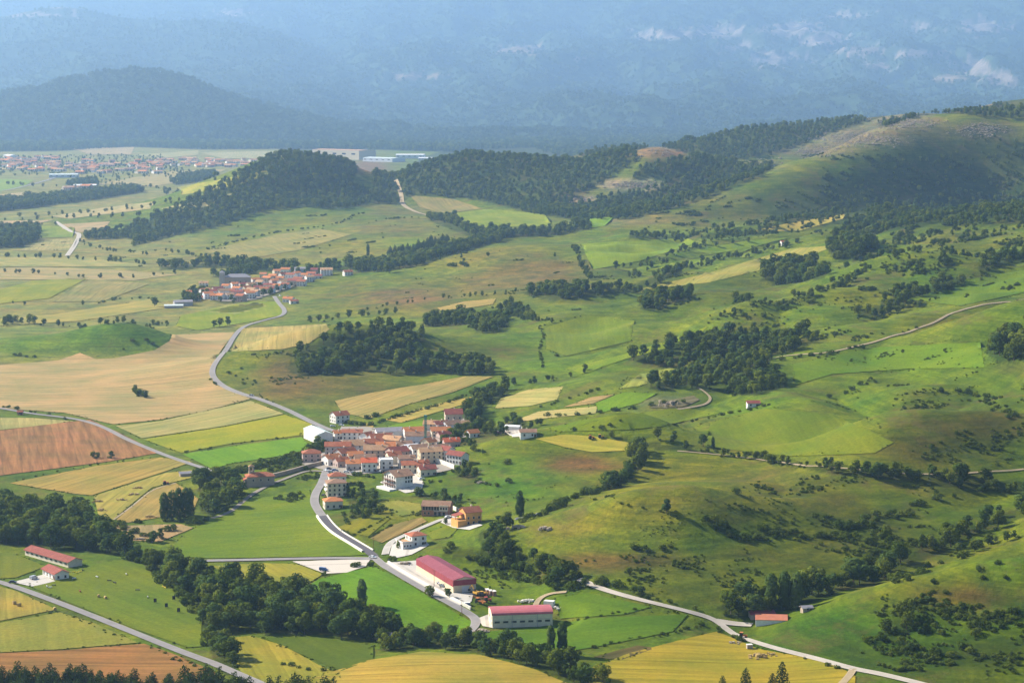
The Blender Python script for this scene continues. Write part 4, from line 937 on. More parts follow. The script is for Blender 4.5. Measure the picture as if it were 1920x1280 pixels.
ROADPTS = []
def ribbon(name, pixpts, width, mat, label, extra=0.12, cross=4, shift=0.0, h=0.0):
    P = world_line(pixpts)
    ROADPTS.append(np.c_[P, np.full(len(P), width / 2 + .9)])
    T = np.gradient(P, axis=0); T /= np.linalg.norm(T, axis=1)[:, None] + 1e-9
    Nn = np.stack([-T[:, 1], T[:, 0]], -1)
    o = P.mean(0)
    vs, fs, uvs = [], [], []
    K = cross + 1
    dist = np.r_[0, np.cumsum(np.linalg.norm(np.diff(P, axis=0), axis=1))]
    for i in range(len(P)):
        for k in range(K):
            q = (k / cross - 0.5) * width + shift
            x, y = P[i] + Nn[i] * q
            vs.append((x - o[0], y - o[1], gz(x, y) + lift(y) + extra + h)); uvs.append((dist[i], k / cross * 2 - 1))
    for i in range(len(P) - 1):
        for k in range(cross):
            a = i * K + k
            fs.append((a, a + K, a + K + 1, a + 1))
    if h > 0:      # a low wall: give it sides down to the ground
        b = len(vs)
        for i in range(len(P)):
            for k in (0, K - 1):
                v = vs[i * K + k]; vs.append((v[0], v[1], v[2] - h - 1.2)); uvs.append(uvs[i * K + k])
        for i in range(len(P) - 1):
            fs.append((i*K, b + 2*i, b + 2*i + 2, (i+1)*K)); fs.append((i*K + K-1, (i+1)*K + K-1, b + 2*i + 3, b + 2*i + 1))
    me = bpy.data.meshes.new(name)
    me.from_pydata(vs, [], fs)
    uvl = me.uv_layers.new(name='UVMap')
    li = np.zeros(len(me.loops), np.int32); me.loops.foreach_get('vertex_index', li)
    uvl.data.foreach_set('uv', np.array(uvs)[li].astype(np.float32).ravel())
    me.polygons.foreach_set('use_smooth', [h == 0] * len(me.polygons))
    me.materials.append(mat); me.update()
    ob = mesh_obj(name, me); ob.location = (o[0], o[1], 0)
    if h == 0: tag(ob, label=label, kind='structure')
    else: tag(ob, label=label, cat='wall')
    return ob

ROADS = [
 ('road',[(514,556),(522,568),(533,582),(528,592),(500,600),(460,612),(440,630),(425,655),(406,678),(398,695),(402,710),(420,725),(450,738),(490,750),(540,770),(580,790),(612,804),(640,812)],5.2,'asphalt','winding asphalt road from the far village to the near one'),
 ('road',[(-60,760),(0,766),(60,776),(140,786),(190,800),(240,825),(300,850),(350,868),(400,884),(430,898)],4.5,'asphalt','narrow lane along the reddish brown field'),
 ('road',[(612,882),(602,908),(592,925),(590,945),(604,968)],5.4,'asphalt','grey upper stretch of the road below the village'),
 ('road',[(604,968),(616,984),(634,1000),(662,1017),(690,1034),(702,1044)],5.0,'asphalt_dark','dark freshly laid stretch of the road below the village'),
 ('road',[(290,1053),(420,1051),(560,1048),(640,1047),(705,1048)],5.0,'asphalt','level lane below the broad meadow'),
 ('road',[(700,1044),(722,1062),(760,1085),(830,1125),(878,1150),(892,1164),(886,1180),(868,1194)],4.6,'asphalt','lane past the pale yard to the pink-roofed shed'),
 ('road',[(-60,1078),(0,1092),(60,1112),(150,1146),(250,1186),(340,1222),(400,1244),(450,1266),(540,1305)],5.2,'asphalt','grey road crossing the bottom left corner'),
 ('gravel_lane',[(1085,1086),(1130,1105),(1200,1125),(1290,1147),(1340,1163),(1378,1190),(1440,1212),(1530,1235),(1600,1254),(1660,1266),(1780,1296)],4.2,'gravel','white gravel lane at bottom right'),
 ('gravel_lane',[(1600,1254),(1590,1270),(1560,1300)],3.5,'dirt','short track into the yellow corner field'),
 ('gravel_lane',[(1345,1165),(1380,1170),(1410,1172)],5,'gravel','spur of the gravel lane to the orange-roofed barn'),
 ('dirt_track',[(1405,688),(1440,676),(1470,668),(1520,664),(1560,660),(1640,641),(1740,610),(1790,586),(1850,571),(1920,562)],2.4,'dirt','pale track climbing the right hillside'),
 ('dirt_track',[(1270,768),(1318,760),(1332,748),(1322,736),(1308,727)],2.1,'dirt','hooked end of the dirt track by the stony ground'),
 ('dirt_track',[(104,416),(132,434),(148,440),(140,460),(126,480)],8.0,'gravel','pale track crossing the far plain'),
 ('dirt_track',[(742,338),(752,365),(756,384),(778,397),(808,406)],8.0,'dirt','pale track coming down from the wooded ridge'),
 ('dirt_track',[(1270,846),(1380,856),(1500,872),(1640,884),(1740,890),(1840,886),(1920,880)],1.6,'dirt','lane behind the hedge on the right'),
 ('driveway',[(722,1040),(732,1018),(768,1000),(800,986),(830,974),(850,972)],4.2,'concrete','driveway from the junction to the unfinished house'),
 ('village_street',[(398,972),(432,960),(466,932),(500,912),(540,896),(575,884),(606,884)],3.4,'street','pale lane from the village past the church'),
 ('dirt_track',[(213,975),(250,948),(285,920),(330,906)],1.3,'dirt','faint track across the pale gold field'),
 ('dirt_track',[(1000,1145),(1010,1125),(1030,1114),(1062,1110)],3.0,'dirt','curved dirt track behind the pink-roofed shed'),
 ('dirt_track',[(-60,352),(0,358),(60,346),(110,332),(150,322)],9.0,'asphalt','road to the far town'),
]
for nm, pts, w, mt, lab in ROADS:
    ribbon(nm, pts, w, M[mt], lab)
M['white_wall'] = paint('whitewashed_wall', (0.72,0.68,0.58), 0.25, 0.4)
M['stone_wall'] = paint('rubble_wall', (0.36,0.29,0.22), 0.3, 0.5)
ribbon('roadside_wall', [(604,968),(616,984),(634,1000),(662,1017),(690,1034)], 1.0, M['white_wall'], 'white low wall along the outer edge of the dark road', 0.12, 2, -3.2, 0.9)
ribbon('roadside_wall', [(604,968),(616,984),(634,1000),(662,1017),(690,1034)], 0.5, M['white_wall'], 'thin pale kerb wall along the inner edge of the dark road', 0.12, 2, 3.0, 0.5)
ribbon('yard_wall', [(716,1058),(760,1084),(830,1122),(872,1146)], 0.7, M['white_wall'], 'pale wall between the lane and the concrete yard', 0.12, 2, 3.6, 1.0)
ribbon('stone_wall', [(508,896),(540,888),(575,878),(600,872),(612,868)], 1.6, M['stone_wall'], 'long brown stone wall between the church and the village', 0.1, 2, 0, 2.2)
ribbon('garden_wall', [(814,866),(832,872),(852,880)], 0.6, M['white_wall'], 'white garden wall before the white houses on the right', 0.1, 2, 0, 2.6)
ribbon('garden_wall', [(850,955),(866,963),(874,968)], 0.5, M['white_wall'], 'short white wall between the unfinished house and the orange house', 0.1, 2, 0, 1.8)

# ------------------------------------------------------------------ far mountains
def forest_hill_material(name):
    m, nt, b = newmat(name, 0.95, 0.05)
    geo = N(nt, 'ShaderNodeNewGeometry')
    src = N(nt, 'ShaderNodeAttribute', attribute_name='col').outputs['Color']
    n = N(nt, 'ShaderNodeTexNoise', i_Scale=0.018, i_Detail=6.0, i_Roughness=0.75)
    nt.links.new(geo.outputs['Position'], n.inputs['Vector'])
    f = ramp(nt, n.outputs['Fac'], 0.36, 0.66)
    c = mixc(nt, f, mixc(nt, 1.0, src, (0.6,0.66,0.6), 'MULTIPLY'), mixc(nt, 1.0, src, (1.35,1.3,1.3), 'MULTIPLY'))
    nt.links.new(c, b.inputs['Base Color'])
    bp = N(nt, 'ShaderNodeBump', i_Strength=0.9, i_Distance=14.0)
    nt.links.new(n.outputs['Fac'], bp.inputs['Height'])
    nt.links.new(bp.outputs[0], b.inputs['Normal'])
    return m
M['forest'] = forest_hill_material('mountain_forest')

def mountain(name, label, crest, y0, depth, yback, seed, rough, rocks=(), nu=480, nr=130, pw=1.0):
    """crest: (px, py) skyline seen from the camera at distance y0+depth; the front slope falls to the plain at y0"""
    MU = np.linspace(-0.40, 0.40, nu)
    us = np.array([ray(a, b)[0] for a, b in crest]); zs = np.array([HC + ray(a, b)[1] * (y0 + depth) for a, b in crest])
    o = np.argsort(us)
    top = np.interp(MU, us[o], zs[o])
    k = np.ones(15) / 15; top = np.convolve(np.pad(top, 7, 'edge'), k, 'valid')
    rows = np.r_[np.linspace(0, 1, nr), np.linspace(1, 1.6, 20)[1:]]
    U, R = np.meshgrid(MU, rows)
    Y = y0 + R * depth + np.clip(R - 1, 0, 1) * yback
    X = U * Y
    w1 = perlin(X / 1400, Y / 1400, seed) ; w2 = perlin(X / 480, Y / 480, seed + 1); w3 = perlin(X / 170, Y / 170, seed + 2)
    rg = (1 - 2 * np.abs(perlin((X + 500 * w1) / 1500, Y / 5200, seed + 3))) * .8 + (1 - 2 * np.abs(perlin((X + 300 * w2) / 620, Y / 2400, seed + 4))) * .4
    prof = np.where(R < 1, np.clip(R, 0, 1) ** pw, 1 - (R - 1) * 0.9)
    env = np.sin(np.clip(R, 0, 1) * np.pi) ** 0.7
    Z = top[None, :] * prof + rough * env * (w1 * .7 + w2 * 0.45 + w3 * 0.22 + rg * .62 - .3) * np.clip(top[None, :] / 400, 0.12, 1) - 6 + 6 * R
    C = np.zeros(Z.shape + (3,)); C[:] = np.array((0.040, 0.066, 0.026))
    fw = Y * c_ - (Z - HC) * s_
    px_ = 960 + F * X / fw; py_ = 640 - F * (Y * s_ + (Z - HC) * c_) / fw
    tone = perlin(X / 600, Y / 600, seed + 5)
    C *= (1 + 0.35 * tone)[..., None]
    cr = perlin(X / 90, Y / 170, seed + 6) + 0.8 * perlin(X / 36, Y / 95, seed + 7)
    for bx, by, rx, ry, colr, stn in rocks:
        d = ((px_ - bx) / rx) ** 2 + ((py_ - by) / ry) ** 2
        kk = np.clip((stn * np.exp(-d) - 0.42 + 0.75 * cr) * 5, 0, 1)[..., None] * (d < 4)[..., None]
        C = C * (1 - kk) + np.array(colr) * kk
    me = grid_mesh(name, X, Y, Z, [M['forest']], C)
    ob = mesh_obj(name, me)
    tag(ob, label=label, kind='structure')
    return X, Y, Z, C, px_, py_
rk = (0.235, 0.19, 0.155); rt = (0.22, 0.165, 0.105)
ROCKS = [(1250,66,70,10,rk,1.1),(1340,60,60,12,rk,1.1),(1490,55,60,14,rk,1.2),(1540,75,50,14,rk,1.1),(1620,95,60,8,rk,.95),(1720,100,60,9,rk,.95),(1840,50,50,16,rk,1.0),(1720,48,30,10,rk,.9),(1590,28,40,8,rk,.85),(1830,128,50,18,rk,.95),(1780,148,36,8,rt,1.2),(1880,150,40,14,rk,1.0),(1640,125,40,8,rk,.8),
 (985,94,40,9,rt,1.2),(1075,110,30,4,rt,.85),(780,144,50,6,rt,1.2),(950,95,14,5,rk,1.0),(1000,262,22,4,rt,1.1),(440,25,40,8,rk,.9),(80,30,40,6,rk,.8),(140,24,5,8,rk,1.3),(1450,110,80,16,rk,.75),(1380,90,50,12,rk,.7)]
MT = []
MT.append(mountain('mountain', 'hazy blue forested mountain wall with pale rock bands filling the top', [(-900,-60),(-300,-30),(0,-20),(300,-40),(600,-70),(960,-90),(1300,-90),(1700,-80),(2100,-90),(2900,-80)], 11150, 16000, 4000, 40, 330, ROCKS, 860, 270, 2.2))
MT.append(mountain('mountain', 'hazy forested peak with a scar at top left', [(-900,110),(-300,80),(-60,42),(0,34),(60,20),(115,8),(170,22),(230,34),(300,40),(390,38),(480,48),(560,74),(640,110),(740,160),(860,215),(1000,262),(1200,290),(2900,300)], 11300, 8800, 2200, 60, 150, [(60,28,60,5,rk,.9),(139,24,4,7,rk,1.4),(110,14,30,4,rk,.7)], pw=1.7))
MT.append(mountain('foothill', 'nearer dark wooded foothill behind the town', [(-900,200),(-300,190),(-60,185),(60,168),(160,142),(240,130),(300,134),(360,150),(420,178),(500,200),(570,214),(640,236),(700,254),(760,268),(860,285),(1000,300),(2900,300)], 10750, 1300, 1000, 80, 70, pw=.75))
# ------------------------------------------------------------------ plants
def leaf_material(name, c0, c1, rough=0.7):
    m = bpy.data.materials.new(name); m.use_nodes = True
    nt = m.node_tree; nt.nodes.clear()
    out = N(nt, 'ShaderNodeOutputMaterial')
    geo = N(nt, 'ShaderNodeNewGeometry'); oi = N(nt, 'ShaderNodeObjectInfo')
    a = N(nt, 'ShaderNodeMath', operation='MULTIPLY'); a.inputs[1].default_value = 0.3
    nt.links.new(geo.outputs['Random Per Island'], a.inputs[0])
    b = N(nt, 'ShaderNodeMath', operation='MULTIPLY_ADD'); b.inputs[1].default_value = 0.7
    nt.links.new(oi.outputs['Random'], b.inputs[0]); nt.links.new(a.outputs[0], b.inputs[2])
    rp = N(nt, 'ShaderNodeValToRGB'); rp.color_ramp.elements[0].color = (*c0, 1); rp.color_ramp.elements[1].color = (*c1, 1)
    e = rp.color_ramp.elements.new(0.62); e.color = (*[x * .58 + y * .42 for x, y in zip(c0, c1)], 1)
    nt.links.new(b.outputs[0], rp.inputs[0]); c = rp.outputs[0]
    d = N(nt, 'ShaderNodeBsdfDiffuse'); t = N(nt, 'ShaderNodeBsdfTranslucent')
    nt.links.new(c, d.inputs[0])
    tcol = mixc(nt, 1.0, c, (1.3, 1.25, 0.5), 'MULTIPLY'); nt.links.new(tcol, t.inputs[0])
    mx = N(nt, 'ShaderNodeMixShader'); mx.inputs[0].default_value = 0.32
    nt.links.new(d.outputs[0], mx.inputs[1]); nt.links.new(t.outputs[0], mx.inputs[2])
    nt.links.new(mx.outputs[0], out.inputs[0])
    return m
M['leaf'] = leaf_material('broadleaf_foliage', (0.042,0.076,0.013), (0.185,0.215,0.030))
M['leaf_p'] = leaf_material('poplar_foliage', (0.055,0.098,0.026), (0.115,0.165,0.042))
M['leaf_c'] = leaf_material('conifer_foliage', (0.026,0.048,0.016), (0.055,0.085,0.024))
M['leaf_s'] = leaf_material('shrub_foliage', (0.044,0.078,0.014), (0.150,0.180,0.028))
M['leaf_m'] = leaf_material('mountain_foliage', (0.040,0.070,0.026), (0.130,0.165,0.050))
M['bark'] = paint('bark', (0.10,0.075,0.05), 0.4, 3.0)

def clump_crown(seed, clumps, per, leaf, flat=1.0):
    """leaf cards on the skin of many overlapping leaf clumps"""
    r = np.random.default_rng(seed)
    V, Fc, NR = [], [], []
    cen = np.array([0, 0, np.mean([c[2] for c in clumps])])
    C = np.array([c[:3] for c in clumps]); R = np.array([c[3] for c in clumps])
    for k in range(len(clumps)):
        n = max(6, int(per * (R[k] / R.mean()) ** 2))
        d = r.normal(size=(n * 2, 3)); d /= np.linalg.norm(d, axis=1)[:, None]
        p = C[k] + d * R[k] * r.uniform(0.82, 1.1, (n * 2, 1)) * np.array([1, 1, flat])
        # drop cards buried inside other clumps
        dist = np.linalg.norm((p[:, None, :] - C[None]) / np.array([1, 1, flat]), axis=2) / R[None]
        dist[:, k] = 9
        keep = dist.min(1) > 0.72
        p, d = p[keep][:n], d[keep][:n]
        for q, nn in zip(p, d):
            out = q - cen; out = out / (np.linalg.norm(out) + 1e-6)
            sn = nn * .75 + out * .35 + r.normal(size=3) * .16; NR += [tuple(sn / np.linalg.norm(sn))] * 4
            nn = nn + r.normal(size=3) * 0.38; nn /= np.linalg.norm(nn)
            a = np.cross(nn, r.normal(size=3)); a /= np.linalg.norm(a); b = np.cross(nn, a)
            s1, s2 = leaf * r.uniform(0.7, 1.35), leaf * r.uniform(0.6, 1.1)
            i = len(V)
            V += [q - a*s1 - b*s2*.4, q + a*s1*.2 - b*s2, q + a*s1 + b*s2*.3, q - a*s1*.3 + b*s2]
            Fc.append((i, i+1, i+2, i+3))
    return V, Fc, NR

def leafy(name, V, Fc, NR, mats, extra=None):
    mb = MB(); mb.v = [tuple(p) for p in V]; mb.f = list(Fc); mb.m = [0] * len(Fc)
    nr = list(NR)
    if extra is not None:
        mb.add(extra.v, extra.f, 1); nr += [(0, 0, 0)] * len(extra.v)
    me = mb.mesh(name, mats)
    me.polygons.foreach_set('use_smooth', [True] * len(me.polygons))
    me.normals_split_custom_set_from_vertices(nr)
    return me

def trunk_shape(seed, h, r0, limbs, reach, lo):
    mb = MB(); r = random.Random(seed)
    k = 3
    pts = [(0,0,-0.06)] + [(r.uniform(-.02,.02), r.uniform(-.02,.02), h * (i+1) / k) for i in range(k)]
    for i in range(k):
        mb.tube(pts[i], pts[i+1], r0 * (1 - i / k * .6), r0 * (1 - (i+1) / k * .6), 6)
    for i in range(limbs):
        t = 2 * math.pi * (i + r.random() * .6) / limbs
        z = lo + (h - lo) * r.random()
        mb.tube((0,0,z), (math.cos(t)*reach, math.sin(t)*reach, z + reach * r.uniform(.5,1.0)), r0*.45, r0*.15, 4)
    return mb

def broadleaf(seed, per, leaf):
    r = random.Random(seed)
    wid = r.uniform(.26, .48)
    cl = []
    n = r.randint(13, 18)
    for i in range(n):
        t = 2 * math.pi * r.random(); q = r.random() ** .6
        z = r.uniform(.26, .88)
        e = math.sqrt(max(.05, 1 - ((z - .54) / .46) ** 2))
        cl.append((math.cos(t) * q * wid * e, math.sin(t) * q * wid * e, z, r.uniform(.12, .20)))
    cl.append((r.uniform(-.06,.06), r.uniform(-.06,.06), .86, .15))
    return clump_crown(seed, cl, per, leaf, .9), trunk_shape(seed, .62, .028, 5, .22, .25)

def poplar(seed, per, leaf):
    r = random.Random(seed); cl = []; fat = r.uniform(1.0, 1.35)
    for i in range(16):
        z = .12 + .82 * i / 15
        e = .085 * math.sin(min(1, (1 - z) * 2.6 + .1) * math.pi / 2) + .02
        cl.append((r.uniform(-.04,.04), r.uniform(-.04,.04), z, e * fat * r.uniform(.85, 1.2)))
    return clump_crown(seed, cl, per, leaf, 1.3), trunk_shape(seed, .9, .016, 3, .05, .3)

def conifer(seed, per, leaf):
    r = random.Random(seed); cl = []
    for i in range(22):
        z = .12 + .84 * i / 21
        e = .25 * (1 - z) ** .62 + .02
        t = i * 2.4
        cl.append((math.cos(t) * e * .7, math.sin(t) * e * .7, z, e * .62 + .02))
    return clump_crown(seed, cl, per, leaf, .7), trunk_shape(seed, .9, .02, 4, .1, .2)

def shrub(seed, per, leaf):
    r = random.Random(seed); cl = []
    for i in range(r.randint(7, 10)):
        t = 2 * math.pi * r.random(); q = .55 * r.random() ** .5
        cl.append((math.cos(t) * q, math.sin(t) * q, r.uniform(.25, .62), r.uniform(.24, .38)))
    return clump_crown(seed, cl, per, leaf, .95), trunk_shape(seed, .4, .03, 4, .25, .05)

KIND = {'b': (broadleaf, 'leaf', 'broadleaf_tree', 'tree', 6, 60, .040), 'p': (poplar, 'leaf_p', 'poplar_tree', 'poplar', 3, 100, .026),
        'c': (conifer, 'leaf_c', 'conifer_tree', 'conifer', 3, 40, .026), 's': (shrub, 'leaf_s', 'bush', 'bush', 4, 44, .085)}
PROTO, FARP = {}, {}
for kd, (fn, mat, nm, cat, nv, per, leaf) in KIND.items():
    PROTO[kd] = []; FARP[kd] = []
    for v in range(nv):
        (V, Fc, NR), tr = fn(100 + v * 7 + ord(kd), per, leaf)
        lm_ = 'leaf_p' if kd == 'b' and v >= 4 else mat
        me = leafy('crown', V, Fc, NR, M[lm_])
        PROTO[kd].append((me, tr.mesh('trunk', M['bark'])))
        (V, Fc, NR), tr = fn(300 + v * 7 + ord(kd), per * 0.42, leaf * 1.5)
        FARP[kd].append(leafy('far_' + nm, V, Fc, NR, [M[lm_], M['bark']], tr))

PLANTS = {k: [] for k in KIND}          # (x, y, z, height, label)
def plant(kd, X, Y, h, label):
    PLANTS[kd].append((X, Y, gz(X, Y), h, label))

for nm, poly, sp, (h0, h1), kd, lab in WOODS:
    W = [at(*p) for p in poly]
    byview = nm.startswith('ridge')
    if byview: W = [w for w in W if w.y < 6200]
    wp = [(p.x, p.y) for p in W]
    x0, x1 = min(p[0] for p in wp), max(p[0] for p in wp); y0, y1 = min(p[1] for p in wp), max(p[1] for p in wp)
    sp *= 1.12
    if byview: y1 += 120; y0 -= 30; x0 -= 40; x1 += 40
    nx, ny = max(1, int((x1-x0)/sp)), max(1, int((y1-y0)/sp))
    gx, gy = np.meshgrid((np.arange(nx)+.5)/nx, (np.arange(ny)+.5)/ny)
    X = (x0 + (x1-x0) * gx + nrng.uniform(-.5,.5,gx.shape) * sp).ravel(); Y = (y0 + (y1-y0) * gy + nrng.uniform(-.5,.5,gx.shape) * sp).ravel()
    if byview:
        Zg = np.array([gz(a, b) for a, b in zip(X, Y)])
        f_ = Y * math.cos(TH) - (Zg - HC) * math.sin(TH)
        sel = inside(960 + F * X / f_, 640 - F * (Y * math.sin(TH) + (Zg - HC) * math.cos(TH)) / f_, poly)
    else:
        sel = inside(X, Y, wp)
    X, Y = X[sel], Y[sel]
    dens = perlin(X / 45, Y / 45, 90) > -0.42
    for x, y in zip(X[dens].tolist(), Y[dens].tolist()):
        plant(kd, x, y, rng.uniform(h0, h1) * (0.62 + 0.55 * rng.random()), lab)
        if kd == 'b' and rng.random() < 0.22 and y < 2600:
            plant('s', x + rng.uniform(-3,3), y - rng.uniform(1,4), rng.uniform(1.8,3.6), 'undergrowth bush at the foot of the trees: ' + lab if False else 'undergrowth bush among the trees of a wood')
for pts, sp, (h0, h1), kd, jit, lab in HEDGES:
    W = [at(*p) for p in pts]
    for a, b in zip(W, W[1:]):
        d = (b - a).length; n = max(1, int(d / sp))
        for k in range(n):
            t = (k + rng.random()) / n
            if rng.random() < 0.12: continue
            plant(kd, a.x + (b.x-a.x)*t + rng.uniform(-jit,jit), a.y + (b.y-a.y)*t + rng.uniform(-jit,jit), rng.uniform(h0,h1), lab)
            if kd == 'b' and rng.random() < .6 and a.y < 3000:
                plant('s', a.x + (b.x-a.x)*t + rng.uniform(-jit,jit), a.y + (b.y-a.y)*t + rng.uniform(-jit,jit), rng.uniform(1.2,2.6), 'low bush in the hedges between the trees')
for px, py, h, kd, lab in SINGLES:
    p = at(px, py); plant(kd, p.x, p.y, h, lab)
# scattered scrub on the rough hillsides: pixel box, count, height
for (x0, y0, x1, y1), n, (h0, h1), lab in [
  ((1380,890,1760,1040), 210, (.8,3.0), 'bush scattered on the rough right hillside'), ((1180,1040,1420,1140), 80, (.8,2.6), 'bush scattered on the shaded flank above the gravel lane'),
  ((1640,1120,1920,1260), 150, (.8,3.2), 'bush scattered on the brown knoll at bottom right'), ((1660,750,1920,870), 110, (.8,3.0), 'bush scattered on the brown hill at right'),
  ((1280,560,1620,640), 130, (1.0,3.2), 'bush scattered on the middle right slope'), ((1100,480,1480,560), 50, (1,3), 'bush scattered on the upper pastures'),
  ((1500,660,1900,760), 90, (.8,2.4), 'bush scattered on the right pasture'), ((1540,290,1920,480), 420, (3,7.5), 'bush scattered on the steep slope under the rocky crest'),
  ((1200,370,1560,440), 200, (2,6), 'bush scattered on the shaded side of the grassy spur'), ((1600,440,1920,560), 200, (1.5,5), 'bush scattered on the scrubby upper right slope'),
  ((560,400,860,480), 90, (1.5,4.5), 'bush scattered on the slope under the wooded ridge'), ((720,470,1100,590), 60, (1,3.5), 'bush scattered on the brown hill in the middle'),
  ((440,660,640,760), 60, (.8,2.6), 'bush scattered on the brown flank above the village road'), ((900,830,1180,960), 30, (.6,1.8), 'bush scattered on the green mound'),
  ((960,930,1420,1020), 70, (.5,1.4), 'bush scattered on the yellow hillside'), ((780,1030,1060,1110), 60, (.8,2.2), 'bush scattered on the bank behind the maroon-roofed shed'),
  ((0,400,480,500), 70, (2,5), 'bush scattered on the far plain'), ((1430,300,1720,290), 60, (2,5), 'bush on the rocky crest'), ((560,860,900,960), 70, (1,2.8), 'bush in the village gardens'),
  ((1925,420,2160,760), 160, (2,6), 'bush on the slopes right of the view'), ((1925,760,2160,1260), 160, (1.2,4), 'bush on the slopes right of the view'),
  ((640,600,760,640),10,(1,3),'bush above the knoll')]:
    left = int(n * 1.6)
    while left > 0:
        c = at(rng.uniform(x0, x1), rng.uniform(min(y0,y1), max(y0,y1)))
        left -= 1
        if perlin(np.array([c.x / 70]), np.array([c.y / 70]), 91)[0] < -0.05: continue
        big = rng.random() ** 2.2
        m = 1 + int(big * 24 * rng.random())
        tilt = rng.uniform(-.5, .8)
        for k in range(m):
            a, b = rng.gauss(0, 1.2 * m ** .6), rng.gauss(0, .7 * m ** .55)
            X_, Y_ = c.x + a * math.cos(tilt) - b * math.sin(tilt), c.y + a * math.sin(tilt) + b * math.cos(tilt)
            plant('s', X_, Y_, (h0 + (h1-h0) * (.15 + .85 * big) * rng.uniform(.35, 1.15)) * (.75 if m > 1 else 1), lab)
        left -= m * .35

# rank grass and weeds along the field margins
for poly in EDGES:
    for k in range(len(poly)):
        a, b = at(*poly[k]), at(*poly[(k + 1) % len(poly)])
        if not (-60 < poly[k][0] < 1980): continue
        d = (b.xy - a.xy).length
        for _ in range(int(d / 3.2)):
            t = rng.random(); x, y = a.x + (b.x-a.x)*t + rng.gauss(0,.9), a.y + (b.y-a.y)*t + rng.gauss(0,.9)
            if perlin(np.array([x / 18]), np.array([y / 18]), 95)[0] > -.08: plant('s', x, y, rng.uniform(.3, .95), 'weed clump on a field margin')
KEEP_CLEAR = []                          # (x, y, radius) of buildings, filled by the building code
def stuff_instances(name, label, rows, protos):
    """one object: points that carry copies of a few plants"""
    me = bpy.data.meshes.new(name)
    me.from_pydata([(r[0], r[1], r[2]) for r in rows], [], [])
    a = me.attributes.new('size', 'FLOAT', 'POINT'); a.data.foreach_set('value', [r[3] for r in rows])
    a = me.attributes.new('turn', 'FLOAT', 'POINT'); a.data.foreach_set('value', [rng.uniform(0, 6.28) for r in rows])
    a = me.attributes.new('pick', 'INT', 'POINT'); a.data.foreach_set('value', [rng.randrange(len(protos)) for r in rows])
    ob = mesh_obj(name, me)
    c = bpy.data.collections.new(name + '_kinds')
    for k, pm in enumerate(protos):
        c.objects.link(bpy.data.objects.new('%s_kind_%d' % (name, k), pm))
    ng = bpy.data.node_groups.new(name, 'GeometryNodeTree')
    ng.interface.new_socket('Geometry', in_out='INPUT', socket_type='NodeSocketGeometry')
    ng.interface.new_socket('Geometry', in_out='OUTPUT', socket_type='NodeSocketGeometry')
    gi, go = ng.nodes.new('NodeGroupInput'), ng.nodes.new('NodeGroupOutput')
    ip = ng.nodes.new('GeometryNodeInstanceOnPoints'); ci = ng.nodes.new('GeometryNodeCollectionInfo')
    ci.inputs['Collection'].default_value = c
    ci.inputs['Separate Children'].default_value = True; ci.inputs['Reset Children'].default_value = True
    def att(nm, ty):
        n = ng.nodes.new('GeometryNodeInputNamedAttribute'); n.data_type = ty; n.inputs['Name'].default_value = nm
        return n.outputs['Attribute']
    cb = ng.nodes.new('ShaderNodeCombineXYZ')
    ng.links.new(att('turn', 'FLOAT'), cb.inputs['Z'])
    ng.links.new(gi.outputs[0], ip.inputs['Points']); ng.links.new(ci.outputs[0], ip.inputs['Instance'])
    ip.inputs['Pick Instance'].default_value = True
    ng.links.new(att('pick', 'INT'), ip.inputs['Instance Index'])
    ng.links.new(cb.outputs[0], ip.inputs['Rotation']); ng.links.new(att('size', 'FLOAT'), ip.inputs['Scale'])
    ng.links.new(ip.outputs[0], go.inputs[0])
    md = ob.modifiers.new('plants', 'NODES'); md.node_group = ng
    tag(ob, label=label, kind='stuff')
    return ob

def grow():
    for kd, (fn, mat, nm, cat, nv, per, leaf) in KIND.items():
        rows = []
        for r in PLANTS[kd]:
            if any((r[0]-x)**2 + (r[1]-y)**2 < (q * (1 if kd != 's' else .9)) ** 2 for x, y, q in KEEP_CLEAR): continue
            rows.append(r)
        RP = np.concatenate(ROADPTS)
        rows = [r for r in rows if (np.hypot(RP[:, 0] - r[0], RP[:, 1] - r[1]) > RP[:, 2] + r[3] * (.16 if kd == 's' else .05)).all()]
        many = {}
        for r in rows: many[r[4]] = many.get(r[4], 0) + 1
        def shown(r):
            a, b = pix(r[0], r[1], r[2] + r[3] * .6)
            q = r[3] / r[1]
            return q if (0 < a < 1920 and 0 < b < 1290) else q * 0.01
        rows.sort(key=shown, reverse=True)
        near, rest = rows[:295], rows[295:]
        for k, (x, y, z, h, lab) in enumerate(near):
            o = empty(nm, (x, y, z - .05), rng.uniform(0, 6.28), h)
            o.scale = (h * rng.uniform(.9,1.15), h * rng.uniform(.9,1.15), h)
            tag(o, lab, cat, lab.replace('tree', 'trees', 1).replace('bush', 'bushes', 1).replace('conifer', 'conifers', 1) if many[lab] > 1 else None)
            cm, tm = PROTO[kd][rng.randrange(nv)]
            mesh_obj('crown', cm, o); mesh_obj('trunk', tm, o)
        if rest:
            stuff_instances({'b':'woodland','p':'poplars','c':'conifers','s':'scrub'}[kd],
                {'b':'woods, hedgerow trees and far trees that merge into masses','p':'further poplars','c':'further conifers','s':'scrub and hedge bushes that cannot be counted'}[kd], rest, FARP[kd])
        print('PLANTS', kd, len(near), len(rest))

